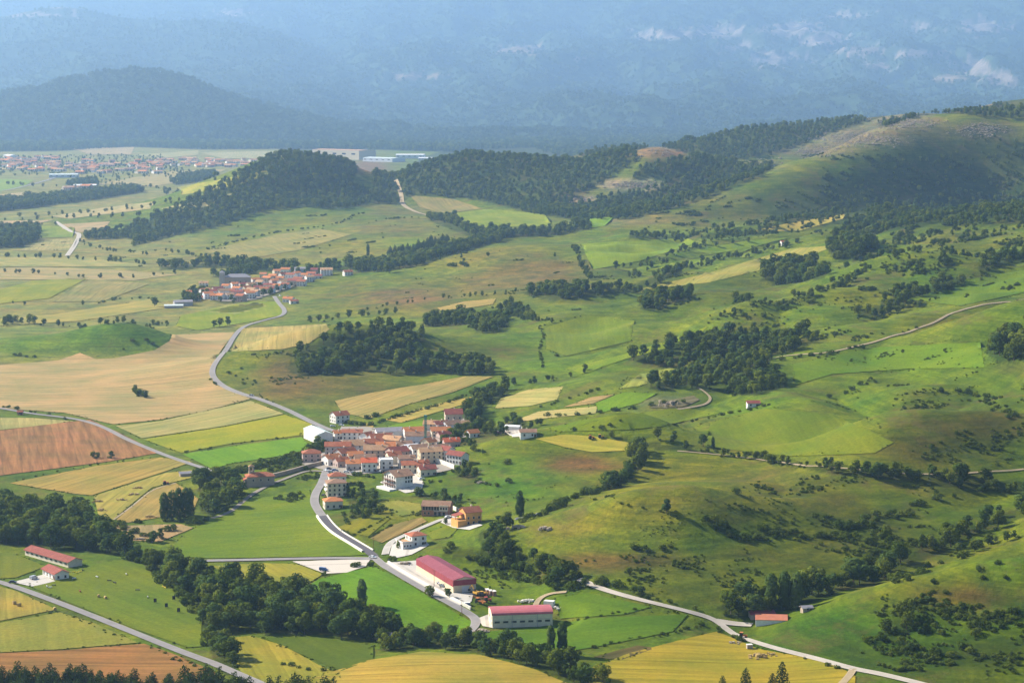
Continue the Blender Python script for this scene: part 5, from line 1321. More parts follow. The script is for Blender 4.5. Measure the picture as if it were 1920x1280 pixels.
# canopy of the far mountains
def canopy():
    rows = []
    for (X, Y, Z, C, px_, py_), n in zip(MT, (52000, 22000, 12000)):
        vis = (px_ > -120) & (px_ < 2040) & (py_ > -40) & (C[..., 0] < 0.12)
        j, i = np.nonzero(vis)
        w = (Y[j, i]); pick = nrng.choice(len(j), size=min(n, len(j) * 3), replace=True)
        jj, ii = np.clip(j[pick], 0, X.shape[0]-2), np.clip(i[pick], 0, X.shape[1]-2)
        a, b = nrng.random(len(jj)), nrng.random(len(jj))
        def L(A): return (A[jj,ii]*(1-a)+A[jj,ii+1]*a)*(1-b)+(A[jj+1,ii]*(1-a)+A[jj+1,ii+1]*a)*b
        for x, y, z in zip(L(X).tolist(), L(Y).tolist(), L(Z).tolist()):
            rows.append((x, y, z - 2.0, rng.uniform(18, 36)))
    protos = []
    for v in range(3):
        (V, Fc, NR), tr = broadleaf(500 + v, 9, .085)
        protos.append(leafy('canopy', V, Fc, NR, M['leaf_m']))
    stuff_instances('mountain_forest', 'distant forest covering the blue mountains', rows, protos)
# ------------------------------------------------------------------ buildings
def tile_material(name, c0, c1, sc=0.6):
    m, nt, b = newmat(name, 0.9, 0.15)
    tc = N(nt, 'ShaderNodeTexCoord'); oi = N(nt, 'ShaderNodeObjectInfo')
    n = N(nt, 'ShaderNodeTexNoise', i_Scale=0.35, i_Detail=6.0, i_Roughness=0.75)
    nt.links.new(tc.outputs['Object'], n.inputs['Vector'])
    f = ramp(nt, n.outputs['Fac'], 0.33, 0.68)
    c = mixc(nt, f, c0, c1)
    n2 = N(nt, 'ShaderNodeTexNoise', i_Scale=2.2, i_Detail=4.0, i_Roughness=0.8)
    nt.links.new(tc.outputs['Object'], n2.inputs['Vector'])
    f2 = ramp(nt, n2.outputs['Fac'], 0.35, 0.65)
    c = mixc(nt, f2, mixc(nt, 1.0, c, (.72,.7,.7), 'MULTIPLY'), mixc(nt, 1.0, c, (1.2,1.18,1.15), 'MULTIPLY'))
    w = N(nt, 'ShaderNodeTexWave', i_Scale=sc, i_Distortion=0.6); w.bands_direction = 'X'
    nt.links.new(tc.outputs['Object'], w.inputs['Vector'])
    f3 = ramp(nt, w.outputs['Fac'], 0.2, 0.8)
    c = mixc(nt, f3, mixc(nt, 1.0, c, (.84,.84,.84), 'MULTIPLY'), c)
    c = mixc(nt, 1.0, c, (1.30, 1.22, 1.08), 'MULTIPLY')
    r = mixc(nt, oi.outputs['Random'], mixc(nt, 1.0, c, (.88,.9,.92), 'MULTIPLY'), mixc(nt, 1.0, c, (1.12,1.08,1.04), 'MULTIPLY'))
    nt.links.new(r, b.inputs['Base Color'])
    bp = N(nt, 'ShaderNodeBump', i_Strength=0.4, i_Distance=0.15)
    nt.links.new(w.outputs['Fac'], bp.inputs['Height']); nt.links.new(bp.outputs[0], b.inputs['Normal'])
    return m
ROOF = {
 'red': tile_material('red_tiles', (0.26,0.085,0.055), (0.38,0.16,0.10)), 'orange': tile_material('orange_tiles', (0.42,0.15,0.06), (0.52,0.24,0.12)),
 'tan': tile_material('weathered_tiles', (0.36,0.21,0.13), (0.48,0.33,0.21)), 'brown': tile_material('brown_tiles', (0.22,0.13,0.10), (0.34,0.23,0.17)),
 'maroon': tile_material('maroon_tiles', (0.19,0.06,0.055), (0.28,0.10,0.085)), 'brick': tile_material('bright_tiles', (0.48,0.09,0.045), (0.58,0.17,0.09)),
 'grey': paint('grey_sheet_roof', (0.30,0.28,0.30), .25, .3), 'pale': paint('pale_sheet_roof', (0.62,0.68,0.64), .12, .3, .5),
 'white': paint('white_sheet_roof', (0.82,0.80,0.78), .1, .3, .5)}
def sheet(name, c):
    m, nt, b = newmat(name, 0.55, 0.35)
    tc = N(nt, 'ShaderNodeTexCoord')
    w = N(nt, 'ShaderNodeTexWave', i_Scale=0.8, i_Distortion=0.0); w.bands_direction = 'X'
    nt.links.new(tc.outputs['Object'], w.inputs['Vector'])
    n = N(nt, 'ShaderNodeTexNoise', i_Scale=0.2, i_Detail=6.0, i_Roughness=0.7); nt.links.new(tc.outputs['Object'], n.inputs['Vector'])
    cc = mixc(nt, ramp(nt, n.outputs['Fac'], .35, .7), c, tuple(x * 1.25 + .02 for x in c))
    cc = mixc(nt, ramp(nt, w.outputs['Fac'], .1, .5), mixc(nt, 1.0, cc, (.8,.8,.8), 'MULTIPLY'), cc)
    nt.links.new(cc, b.inputs['Base Color'])
    bp = N(nt, 'ShaderNodeBump', i_Strength=0.3, i_Distance=0.08); nt.links.new(w.outputs['Fac'], bp.inputs['Height']); nt.links.new(bp.outputs[0], b.inputs['Normal'])
    return m
ROOF['maroon_sheet'] = sheet('maroon_sheet', (0.25,0.045,0.06)); ROOF['pink_sheet'] = sheet('faded_pink_sheet', (0.44,0.11,0.12)); ROOF['orange_sheet'] = sheet('rusty_orange_sheet', (0.50,0.17,0.09))
WALL = {k: paint(k + '_wall', c, .22, .5) for k, c in dict(white=(.74,.71,.66), cream=(.66,.58,.44), beige=(.50,.41,.31), grey=(.42,.39,.38), stone=(.36,.29,.22), pink=(.45,.33,.29), ochre=(.62,.32,.10), brick=(.36,.17,.11), bluewhite=(.62,.64,.68), sand=(.60,.50,.34), redclad=(.27,.05,.06)).items()}
M['glass'] = newmat('dark_window_glass', 0.25, 0.5)[0]; M['glass'].node_tree.nodes['Principled BSDF'].inputs['Base Color'].default_value = (.03,.033,.04,1)
M['wood'] = paint('dark_wood', (.16,.08,.05), .3, 1.5); M['frame'] = paint('window_surround', (.46,.40,.34), .2, 2.0)
M['chimney'] = paint('chimney_render', (.62,.52,.44), .25, 1.0)
M['door'] = paint('brown_door', (.14,.075,.045), .2, 1.0); M['steel'] = paint('painted_steel', (.5,.52,.54), .15, 1.0, .45, .4)

def win_mesh(w, h, name='window'):
    mb = MB()
    mb.box(-w/2, w/2, -.05, .06, 0, h, 1)
    t = .14
    mb.box(-w/2-t, -w/2, -.10, .06, -t, h+t, 0); mb.box(w/2, w/2+t, -.10, .06, -t, h+t, 0)
    mb.box(-w/2, w/2, -.10, .06, h, h+t, 0); mb.box(-w/2, w/2, -.16, .06, -t, 0, 0)
    return mb.mesh(name, [M['frame'], M['glass']])
WIN = {'n': win_mesh(1.05, 1.35), 's': win_mesh(.8, .8), 'b': win_mesh(1.5, 2.1), 'w': win_mesh(2.4, .9)}
DOOR = MB().box(-.7,.7,-.08,.05,0,2.2,0).mesh('door', M['door'])
GATE = MB().box(-1.9,1.9,-.08,.05,0,3.4,0).mesh('gate', M['steel'])
def chim_mesh():
    mb = MB(); mb.box(-.35,.35,-.35,.35,-1.4,1.1); mb.box(-.45,.45,-.45,.45,1.1,1.28); return mb.mesh('chimney', M['chimney'])
CHIM = chim_mesh()

def section_roof(mb, w, ov, sec_top, th):
    """extrude a roof cross section (list of y, z) along x"""
    n = len(sec_top)
    pts = [(y, z) for y, z in sec_top] + [(y, z - th) for y, z in reversed(sec_top)]
    k = len(pts)
    vs = [(-w/2-ov, y, z) for y, z in pts] + [(w/2+ov, y, z) for y, z in pts]
    fs = [(i, (i+1) % k, k + (i+1) % k, k + i) for i in range(k)]
    fs = [tuple(reversed(f)) for f in fs]
    for i in range(n - 1):
        fs.append((i, i+1, k-2-i, k-1-i)); fs.append((k + k-1-i, k + k-2-i, k + i+1, k + i))
    mb.add(vs, fs)

def put(me, name, parent, loc, rz=0.0):
    o = bpy.data.objects.new(name, me); COL.objects.link(o)
    o.parent = parent; o.location = loc; o.rotation_euler = (0, 0, rz)
    return o

def body(root, w, d, h, rise, kind, roof, wall, ov=.55, base=-3.0, th=.22, wname='wall'):
    wm = MB()
    if kind == 'gable':
        sec = [(-d/2, base), (d/2, base), (d/2, h), (0, h + rise - .03), (-d/2, h)]
    elif kind == 'arch':
        sec = [(-d/2, base), (d/2, base)] + [(d/2 * math.cos(t), h + rise * math.sin(t) - .03) for t in np.linspace(0, math.pi, 9)]
    elif kind == 'mono':
        sec = [(-d/2, base), (d/2, base), (d/2, h + rise), (-d/2, h)]
    else:
        sec = [(-d/2, base), (d/2, base), (d/2, h), (-d/2, h)]
    k = len(sec)
    wm.add([(-w/2, y, z) for y, z in sec] + [(w/2, y, z) for y, z in sec],
           [(i, k + i, k + (i+1) % k, (i+1) % k)[::-1] for i in range(k)] + [tuple(range(k)), tuple(range(2*k-1, k-1, -1))])
    wm.build(wname, WALL[wall] if isinstance(wall, str) else wall, root)
    rm = MB(); sl = rise / (d / 2) if d else 0
    if kind == 'gable':
        section_roof(rm, w, ov, [(-d/2-ov, h - ov*sl + th), (0, h + rise + th), (d/2+ov, h - ov*sl + th)], th - .02)
    elif kind == 'arch':
        section_roof(rm, w, .3, [(-(d/2+.3) * math.cos(t), h + rise * math.sin(t) + th) for t in np.linspace(0, math.pi, 9)], th - .02)
    elif kind == 'mono':
        section_roof(rm, w, ov, [(-d/2-ov, h - ov*rise/d + th), (d/2+ov, h + rise + ov*rise/d + th)], th - .02)
    elif kind == 'flat':
        rm.box(-w/2-.1, w/2+.1, -d/2-.1, d/2+.1, h, h+.12); rm.box(-w/2-.1, w/2+.1, -d/2-.1, -d/2+.15, h+.12, h+.6); rm.box(-w/2-.1,w/2+.1,d/2-.15,d/2+.1,h+.12,h+.6)
        rm.box(-w/2-.1,-w/2+.15,-d/2+.15,d/2-.15,h+.12,h+.6); rm.box(w/2-.15,w/2+.1,-d/2+.15,d/2-.15,h+.12,h+.6)
    else:   # hip
        a, b_ = w/2+ov, d/2+ov; rl = max(.3, (w - d) / 2) if w >= d else .2
        rm.add([(-a,-b_,h),(a,-b_,h),(a,b_,h),(-a,b_,h),(-a,-b_,h+th),(a,-b_,h+th),(a,b_,h+th),(-a,b_,h+th),(-rl,0,h+rise+th),(rl,0,h+rise+th)],
               [(3,2,1,0),(0,1,5,4),(1,2,6,5),(2,3,7,6),(3,0,4,7),(4,5,9,8),(5,6,9),(6,7,8,9),(7,4,8)])
    return rm.build('roof', ROOF[roof], root)

def windows(root, w, d, h, front=(0,0), left=(0,0), right=(0,0), key='n', z0=.9, storey=2.8, door=True):
    def row(n, rows, length, pos, rz):
        for r in range(rows):
            z = z0 + r * storey
            if z + 1.4 > h + .3: break
            for i in range(n):
                t = (i + .5) / n * length - length / 2
                put(WIN[key], 'window', root, pos(t, z), rz)
    row(*front, w, lambda t, z: (t, -d/2, z), 0)
    row(*left, d, lambda t, z: (-w/2, -t, z), -math.pi/2)
    row(*right, d, lambda t, z: (w/2, t, z), math.pi/2)
    if door and front[0] > 0:
        put(DOOR, 'door', root, (w * (.5 / front[0]) if front[0] % 2 == 0 else w / max(2, front[0] + .001) * .5 - w*.02, -d/2 - .02, 0) if False else (w * .5 - .9, -d/2 - .02, 0))

def house(px, py, w, d, h, rise, rot, roof, wall, label, kind='gable', front=(3,2), left=(2,2), right=(2,2), chim=1, name='house', cat='house', group=None, key='n', clear=True, dz=0.0):
    p = at(px, py)
    root = empty(name, (p.x, p.y, p.z + dz), math.radians(rot))
    rf = body(root, w, d, h, rise, kind, roof, wall)
    windows(root, w, d, h, front, left, right, key)
    for c in range(chim):
        x = (rng.random() - .5) * w * .6; y = rng.uniform(-.25, .25) * d
        z = h + rise * (1 - abs(y) / (d / 2)) if kind == 'gable' else h + rise * .55
        put(CHIM, 'chimney', rf, (x, y, z + .25))
    tag(root, label, cat, group)
    if clear: KEEP_CLEAR.append((p.x, p.y, max(w, d) * .55 + .8))
    return root

def frame_from(A, B, depth):
    a, b = at(*A), at(*B)
    w = (b.xy - a.xy).length; ang = math.atan2(b.y - a.y, b.x - a.x)
    c = (a + b) / 2 + Vector((-math.sin(ang), math.cos(ang), 0)) * depth / 2
    return c, w, ang

def building2(name, A, B, depth, label, cat, clear=True):
    c, w, ang = frame_from(A, B, depth)
    z = min(gz(c.x, c.y), at(*A).z, at(*B).z)
    root = empty(name, (c.x, c.y, z), ang)
    tag(root, label, cat)
    if clear:
        for k in (-.35, -.1, .15, .4): KEEP_CLEAR.append((c.x + math.cos(ang) * w * k, c.y + math.sin(ang) * w * k, depth * .7))
    return root, w

G1 = 'houses of the near village'
# --- near village, roughly from the back to the front
H = house
H(850,792,13,11,7.5,3.2,8,'maroon','beige','tall farmhouse with a big red-brown roof at the top of the village',front=(3,3),right=(2,2),group=G1)
H(868,803,9,8,4,1.8,28,'tan','white','low tan-roofed house right below the tall red-brown-roofed farmhouse',front=(2,1),group=G1)
H(846,806,12,9,5,2.2,32,'brown','bluewhite','dark brown-roofed house just below the tall farmhouse',front=(3,1),right=(1,1),group=G1)
H(826,806,11,9,5,2.2,30,'maroon','grey','maroon-roofed house in the row behind the green crane',front=(2,1),group=G1)
H(810,806,12,9,5.2,2.2,-8,'tan','cream','tan-roofed house beside the top of the green crane',front=(3,2),group=G1)
H(826,818,14,8,5,2.2,10,'orange','cream','long orange-roofed house right of the green crane',front=(4,2),group=G1)
H(832,824,9,7,4.5,1.8,25,'maroon','pink','small maroon-roofed house above the garden trees',front=(2,1),group=G1)
H(776,819,15,10,5,2.6,18,'orange','white','orange-roofed house behind the long white-walled house',front=(5,2),group=G1)
H(729,819,19,10,5,2.2,12,'grey','white','barn with a wide grey sheet roof',front=(0,0),right=(2,1),left=(0,0),chim=0,name='barn',cat='barn',group=G1)
H(637,791,12,10,6,2.6,33,'red','white','detached house with a red roof beside the road above the white hangar',front=(3,2),left=(3,2),group=G1)
H(661,823,14.5,9,5.6,1.8,0,'red','white','house with two rows of four windows facing the photographer',front=(4,2),chim=2,group=G1)
H(633,823,5.5,6,5,1.8,18,'orange','white','narrow orange-roofed house left of the eight-window house',front=(1,2),left=(1,2),group=G1)
H(690,828,9,9,5,2.4,52,'red','white','white gabled house right of the eight-window house',front=(1,1),left=(3,1),group=G1)
H(783,832,17,9,6.6,2.3,0,'brown','bluewhite','long white-walled house with a brown roof in the middle of the village',front=(4,1),chim=1,group=G1)
H(714,833,17,10,5.5,2.6,24,'red','grey','red-roofed house with pale gable in front of the grey barn',front=(3,2),left=(3,1),chim=2,group=G1)
H(737,838,13,11,6,2.4,-22,'tan','beige','tan-roofed house left of the long white-walled house',front=(3,2),chim=2,group=G1)
H(757,845,11,9,5,2.2,20,'brown','beige','brown-roofed house below the long white-walled house',front=(2,2),chim=1,group=G1)
H(669,845,18,14,5,3.2,22,'tan','white','broad tan-roofed house with a white wall at the left of the core',front=(3,2),left=(2,2),chim=2,group=G1)
H(700,842,13,10,5.4,2.4,14,'red','pink','red-roofed house in the middle of the dense core',front=(3,2),chim=1,group=G1)
H(634,851,18,9,6.4,2.4,2,'red','grey','long house with balconies and a red roof at the left edge of the core',front=(5,2),left=(2,2),chim=1,group=G1)
H(723,850,13,10,6,2.4,10,'orange','beige','orange-tiled house in the middle of the dense core',front=(3,2),group=G1)
H(704,857,16,11,6,2.6,4,'tan','beige','wide tan-tiled house above the bright red-roofed house',front=(4,2),chim=1,group=G1)
H(770,851,10,9,5.5,1.6,32,'white','white','house under a bright white sheet roof',front=(2,2),chim=0,group=G1)
H(785,855,11,10,6.2,2.2,18,'brown','white','brown-roofed house beside the bright white sheet roof',front=(3,2),group=G1)
H(804,842,8,8,6,2.4,48,'orange','sand','narrow house with an orange roof below the crane',front=(1,2),left=(2,2),group=G1)
H(745,860,13,11,6,2.6,30,'maroon','pink','maroon-roofed house with a roof window in the core',front=(3,2),left=(2,2),chim=0,group=G1)
H(846,838,11,8,4.6,2.2,14,'brick','pink','bright red-roofed cottage among the garden trees',front=(2,1),chim=2,group=G1)
H(886,819,8,6.5,3.6,2.0,30,'orange','white','small white cottage with an orange roof at the right edge of the village',front=(1,1),left=(1,1),chim=0,group=G1)
H(824,858,11,10,7.2,2.2,36,'brown','bluewhite','brown-roofed house with a shaded side behind the beige block',front=(3,2),left=(2,2),group=G1)
H(806,866,15,11,8,2.2,14,'tan','sand','beige block of flats with dark balconies',front=(4,3),left=(2,3),key='n',chim=1,group=G1,name='apartment_house',cat='house')
H(838,861,8,8,7,2.2,-38,'maroon','white','white house with maroon roof above the white garden wall',front=(3,2),right=(2,2),chim=1,group=G1)
H(858,868,13,8,6,2.2,-38,'maroon','white','white house with five windows and maroon roof at the right end of the village',front=(5,2),right=(2,1),chim=0,group=G1)
H(584,864,12.5,10,6,2.4,10,'red','pink','detached house with a hipped red roof at the left of the village',kind='hip',front=(3,2),left=(2,2),chim=0,group=G1)
H(648,861,13,10,5.6,2.6,38,'red','grey','red-roofed house with a white gable below the balconied house',front=(3,2),left=(3,2),group=G1)
H(622,870,11,9,5,2.2,36,'orange','white','low orange-roofed house with white gable at the lower left',front=(2,1),left=(2,1),group=G1)
H(640,874,9,8,4.4,2,30,'red','pink','small red-roofed house above the parked cars',front=(2,1),group=G1)
H(666,866,10,9,5.4,2.2,15,'orange','beige','orange-roofed house left of the bright red-roofed one',front=(2,2),group=G1)
H(684,872,14,9,5.4,2.4,12,'brown','beige','brown-roofed house beside the bright red-roofed one',front=(4,2),group=G1)
H(664,879,11,9,4.6,2,8,'orange','grey','low grey-walled house with an orange roof at the lower edge of the core',front=(3,1),group=G1)
H(692,883,10,10,6.8,2.4,6,'brick','white','white house with a vivid red roof and balcony',front=(3,2),left=(2,2),chim=1,group=G1)
H(724,878,8.5,9,6.4,0,10,'white','white','white house with a flat roof terrace',kind='flat',front=(2,2),left=(2,2),chim=0,group=G1)
H(738,868,9,9,6,2.2,20,'red','cream','cream-walled house behind the flat white one',front=(2,2),group=G1)
H(762,874,11,9,6,1.8,10,'brown','grey','brown-roofed house behind the big white house',front=(3,2),group=G1)
H(773,884,14,9,5.4,2.0,6,'red','cream','cream-walled house with a low red roof above the big white house',front=(4,2),left=(2,2),chim=2,group=G1)
H(800,890,11,9,4.6,2.2,18,'maroon','cream','low house with dark red roof and porch right of the big white house',front=(3,1),left=(2,1),chim=1,group=G1)
H(790,880,9,8,4.6,2.0,22,'red','pink','small red-roofed house above the low dark red one',front=(2,1),chim=1,group=G1)
H(632,908,11,9,6,2.2,12,'red','white','red-roofed house behind the brown-roofed block by the road',front=(3,2),kind='hip',chim=2,group=G1)
X2 = H(630,928,12,11,8.6,2,12,'brown','cream','three-storey cream block with a brown hipped roof by the road',kind='hip',front=(4,3),left=(3,3),chim=0,group=G1,name='apartment_house')
H(624,951,11,9,4.6,2,14,'orange','cream','low house with an orange hipped roof by the road',kind='hip',front=(3,1),left=(2,1),chim=1,group=G1)
H(990,818,11,7,3.6,1.6,4,'brown','white','small white barn with a brown roof left of the yellow-topped mound',front=(2,1),left=(1,1),chim=0,name='barn',cat='barn')
H(962,806,11,5,2.6,1.0,-20,'white','white','white polytunnel-like shed in the rubble yard',kind='arch',front=(0,0),left=(0,0),right=(0,0),chim=0,name='storage_tent',cat='shed')
H(1412,762,9,6,3,1.5,5,'maroon','white','tiny white hut with a maroon roof below the track wood',front=(2,1),left=(0,0),right=(0,0),chim=0,name='hut',cat='hut')
H(38,777,4,3.5,2.4,1.0,0,'red','brick','tiny brick hut beside the left lane',front=(1,1),left=(0,0),right=(0,0),chim=0,name='hut',cat='hut')
H(1512,1145,5,3.5,2,.8,15,'grey','stone','dark little shed right of the three poplars',front=(1,1),left=(0,0),right=(0,0),chim=0,name='shed',cat='shed')
H(716,1196,9,5,2.2,.6,-4,'grey','stone','dark low shed with a grey roof at the edge of the dark wood',front=(0,0),left=(0,0),right=(0,0),chim=0,name='shed',cat='shed',clear=False)
H(1470,458,9,6,3.4,1.6,15,'red','white','lone red-roofed hut on the upper right slope',front=(2,1),left=(0,0),right=(0,0),chim=0,name='hut',cat='hut')
H(352,892,11,5,2.2,1,20,'grey','stone','low grey-roofed shelter beside the lane left of the church',front=(0,0),left=(0,0),right=(0,0),chim=0,name='shed',cat='shed')

# --- white hangar
r, w = building2('hangar', (569.5,821), (595,832), 12, 'tall white windowless hangar with a pale green roof', 'hangar')
body(r, w, 12, 7.2, 2.0, 'gable', 'pale', 'white', ov=.4, wname='wall')
put(GATE, 'gate', r, (w/2 + .02, 0, 0), math.pi/2)
# --- maroon shed
r, w = building2('industrial_shed', (781,1070), (850,1112), 12.5, 'long cream industrial shed with maroon cladding and roof', 'shed')
body(r, w, 12.5, 6.6, 1.5, 'gable', 'maroon_sheet', 'sand', ov=.15, wname='wall')
cl = MB(); cl.box(-w/2-.12, w/2+.12, -6.4, -6.27, 3.4, 6.6); cl.box(w/2+.02, w/2+.16, -6.27, 6.3, 3.9, 6.7); cl.box(-w/2-.16,-w/2-.02,-6.27,6.3,3.9,6.7)
cl.build('cladding_band', WALL['redclad'], r)
put(GATE, 'roller_gate', r, (w/2 + .03, .4, -.1), math.pi/2)
SHED1 = r
# --- pink shed
r, w = building2('industrial_shed', (923,1177), (1036,1173), 14, 'grey industrial shed with a curved pinkish red roof and a row of windows', 'shed')
body(r, w, 14, 6.2, 2.0, 'arch', 'pink_sheet', 'cream', wname='wall')
for i in range(7): put(WIN['w'], 'window', r, (-w/2 + w * (i + .6) / 7.2, -7, 2.4))
for i in (-.17, .25): MB().box(w*i-.12, w*i+.12, -7.1, -6.95, 0, 6.1).build('downpipe', WALL['grey'], r)
MB().box(-w/2, w/2, -7.06, -6.96, 3.95, 4.05).build('joint_strip', WALL['grey'], r)
for y, z in ((-3.5, 3.6), (2.5, 3.6), (-3.5, 1.0)): put(WIN['n'], 'window', r, (-w/2, y, z), -math.pi/2)
# --- orange-roofed barn
r, w = building2('barn', (1417,1174), (1476,1163), 10, 'white barn with a rusty orange sheet roof beside the gravel lane', 'barn')
body(r, w, 10, 3.4, 1.6, 'gable', 'orange_sheet', 'white', ov=.3)
put(GATE, 'gate', r, (-w/2 - .02, 0, -.4), -math.pi/2)
r, w = building2('barn', (1408,1162), (1455,1155), 5, 'dark red lean-to roof behind the orange-roofed barn', 'barn')
body(r, w, 5, 2.6, .8, 'mono', 'maroon_sheet', 'stone', ov=.2)
# --- long farm shed and farm house at the left
r, w = building2('farm_shed', (47,1040), (128,1064), 9, 'long low farm shed with a dark red roof', 'shed')
body(r, w, 9, 3.2, 1.7, 'gable', 'maroon', 'cream', ov=.8)
for i in range(9): put(WIN['w'], 'window', r, (-w/2 + w * (i + .5) / 9, -4.5, 1.4))
r, w = building2('farm_house', (80,1077), (103,1088), 8, 'white farm building with a red roof and pale blue end wall', 'house')
body(r, w, 8, 3.6, 1.7, 'gable', 'maroon', 'white', ov=.9)
windows(r, w, 8, 3.6, (4,1), (0,0), (2,1))
# --- church
p = at(487, 909)
r = empty('church', (p.x, p.y, p.z), math.radians(16)); tag(r, 'stone church with a red roof and an open bell gable', 'church'); KEEP_CLEAR.append((p.x, p.y, 11))
rf = body(r, 18, 10, 6.4, 2.2, 'hip', 'red', 'stone')
MB().box(-10.6,-8.98,-3.4,3.2,-3,4.6).build('porch_wall', WALL['stone'], r)
MB().add([(-11.2,-4,4.6),(-8.9,-4,5.6),(-8.9,3.8,5.6),(-11.2,3.8,4.6),(-11.2,-4,4.3),(-8.9,-4,5.3),(-8.9,3.8,5.3),(-11.2,3.8,4.3)], [(0,1,2,3),(7,6,5,4),(0,4,5,1),(2,6,7,3),(0,3,7,4),(1,5,6,2)]).build('porch_roof', ROOF['red'], r)
bt = MB(); bt.box(-6.9,-3.5,-.3,2.3,2,9.6)
for a, b in ((-6.9,-6.2),(-4.2,-3.5)): bt.box(a,b,-.3,.4,9.6,12); bt.box(a,b,1.6,2.3,9.6,12)
bt.box(-6.9,-3.5,-.3,2.3,12,12.7); bt.build('bell_tower', WALL['stone'], r)
MB().add([(-7.2,-.6,12.7),(-3.2,-.6,12.7),(-3.2,2.6,12.7),(-7.2,2.6,12.7),(-5.2,1,14.0)], [(3,2,1,0),(0,1,4),(1,2,4),(2,3,4),(3,0,4)]).build('tower_cap', ROOF['tan'], r)
MB().tube((-5.2,1,10.2),(-5.2,1,11.2),.55,.28,8).build('bell', M['wood'], r)
for x in (-5, 0, 5): put(WIN['n'], 'window', r, (x, -5, 3.6))
# --- big white house with wooden balconies
p = at(747, 912)
r = empty('house', (p.x, p.y, p.z), math.radians(34)); tag(r, 'big white house with brown roof and rows of timber balconies', 'house', G1); KEEP_CLEAR.append((p.x, p.y, 10))
rf = body(r, 12.5, 15, 8.2, 3.0, 'gable', 'brown', 'white', ov=1.0)
for x, y in ((-2,-3),(2.5,1)): put(CHIM, 'chimney', rf, (x, y, 9.8))
for z in (2.6, 5.3):
    b = MB().box(-8.0,-6.26,-6.6,6.6,z-.18,z).build('balcony', M['wood'], r)
    rl = MB()
    rl.box(-8.02,-7.92,-6.6,6.6,z+.9,z+1.0)
    for i in range(9): rl.box(-8.0,-7.93,-6.6+i*1.62,-6.5+i*1.62,z+.002,z+.9)
    rl.build('railing', M['wood'], b)
for i in range(5): MB().box(-8.0,-7.8,-6.4+i*3.15,-6.2+i*3.15,0,8.0).build('post', M['wood'], r)
windows(r, 12.5, 15, 8.2, (0,0), (5,3), (0,0))
for z in (3.6, 6.1):
    for x in (1.2, 3.2, 5.2): put(WIN['n'], 'window', r, (x, -7.5, z))
MB().box(-12,-6.3,-9,7.4,-3,.6).build('terrace', WALL['white'], r)
# --- unfinished house
p = at(820, 963)
r = empty('house', (p.x, p.y, p.z), math.radians(-10)); tag(r, 'unfinished brick house with dark openings and a cream curved gable', 'house'); KEEP_CLEAR.append((p.x, p.y, 10))
body(r, 17, 10, 5.6, 2.4, 'gable', 'brown', 'brick', ov=.5)
MB().box(-1,7.2,-5.5,-5.02,2.7,3.1).build('balcony_slab', WALL['grey'], r)
g = MB(); g.box(2.2,7.6,-5.35,-5.02,3.1,6.2); g.build('cream_gable', WALL['cream'], r)
for i in range(6): put(WIN['b'], 'window', r, (-7.2 + i * 1.75, -5.0, 3.2))
for x in (3.4, 5.0, 6.6): put(WIN['n'], 'window', r, (x, -5.36, 3.7))
for i in range(3): put(WIN['b'], 'window', r, (-.2 + i * 2.6, -5.0, .1))
for x in (-6.5,-4.2): put(WIN['n'], 'window', r, (x, -5.0, .6))
for x in (1.2, 4.0, 7.0): MB().box(x-.15,x+.15,-5.45,-5.1,-2,2.7).build('post', WALL['grey'], r)
# --- orange house
p = at(882, 981)
r = empty('house', (p.x, p.y, p.z), math.radians(24)); tag(r, 'ochre orange house with red roof and a terrace beside the gully trees', 'house'); KEEP_CLEAR.append((p.x, p.y, 8))
rf = body(r, 10, 10, 7.6, 2.4, 'gable', 'red', 'ochre', ov=.5); put(CHIM, 'chimney', rf, (1, 1, 9.6))
MB().box(-10.5,-5.02,-6.2,4,-3,3.4).build('terrace', WALL['ochre'], r)
MB().add([(-10.4,-2,5.4),(-5.02,-2,6.6),(-5.02,4.4,6.6),(-10.4,4.4,5.4),(-10.4,-2,5.15),(-5.02,-2,6.35),(-5.02,4.4,6.35),(-10.4,4.4,5.15)], [(0,1,2,3),(7,6,5,4),(0,4,5,1),(2,6,7,3),(0,3,7,4),(1,5,6,2)]).build('porch_roof', ROOF['maroon'], r)
for y in (-1.7, 4.0): MB().box(-10.2,-9.95,y-.12,y+.12,3.4,5.2).build('post', M['wood'], r)
windows(r, 10, 10, 7.6, (3,2), (0,0), (0,0)); put(WIN['b'], 'window', r, (-5, -2.5, 3.9), -math.pi/2)
# --- white villa by the junction
p = at(780, 1021)
r = empty('house', (p.x, p.y, p.z), math.radians(27)); tag(r, 'white villa with a stepped red roof and terrace near the junction', 'house'); KEEP_CLEAR.append((p.x, p.y, 8))
rf = body(r, 9, 9, 6.0, 1.6, 'hip', 'red', 'white', ov=.5); put(CHIM, 'chimney', rf, (2, 0, 7.2))
MB().box(-10.5,-4.52,-5.4,4.2,-3,2.8).build('terrace_block', WALL['white'], r)
MB().box(-10.8,-4.4,-5.7,4.4,2.82,2.95).build('terrace_floor', ROOF['tan'], r)
rl = MB(); rl.box(-10.7,-4.6,-5.65,-5.5,2.96,3.8); rl.box(-10.75,-10.6,-5.5,4.3,2.96,3.8); rl.build('parapet', WALL['white'], r)
windows(r, 9, 9, 6.0, (2,2), (2,2), (1,1))
for x in (-9.4,-7.6,-5.8): put(WIN['s'], 'window', r, (x, -5.4, .8))
# balconies on the flats by the road and the beige block
for nm_, (lx, w_, z_) in (('a', (-6.0, 8, 3.4)), ('b', (-6.0, 8, 6.2))):
    MB().box(lx-1.1, lx-.02, -4, 4, z_, z_+.9).build('balcony', WALL['white'], X2)

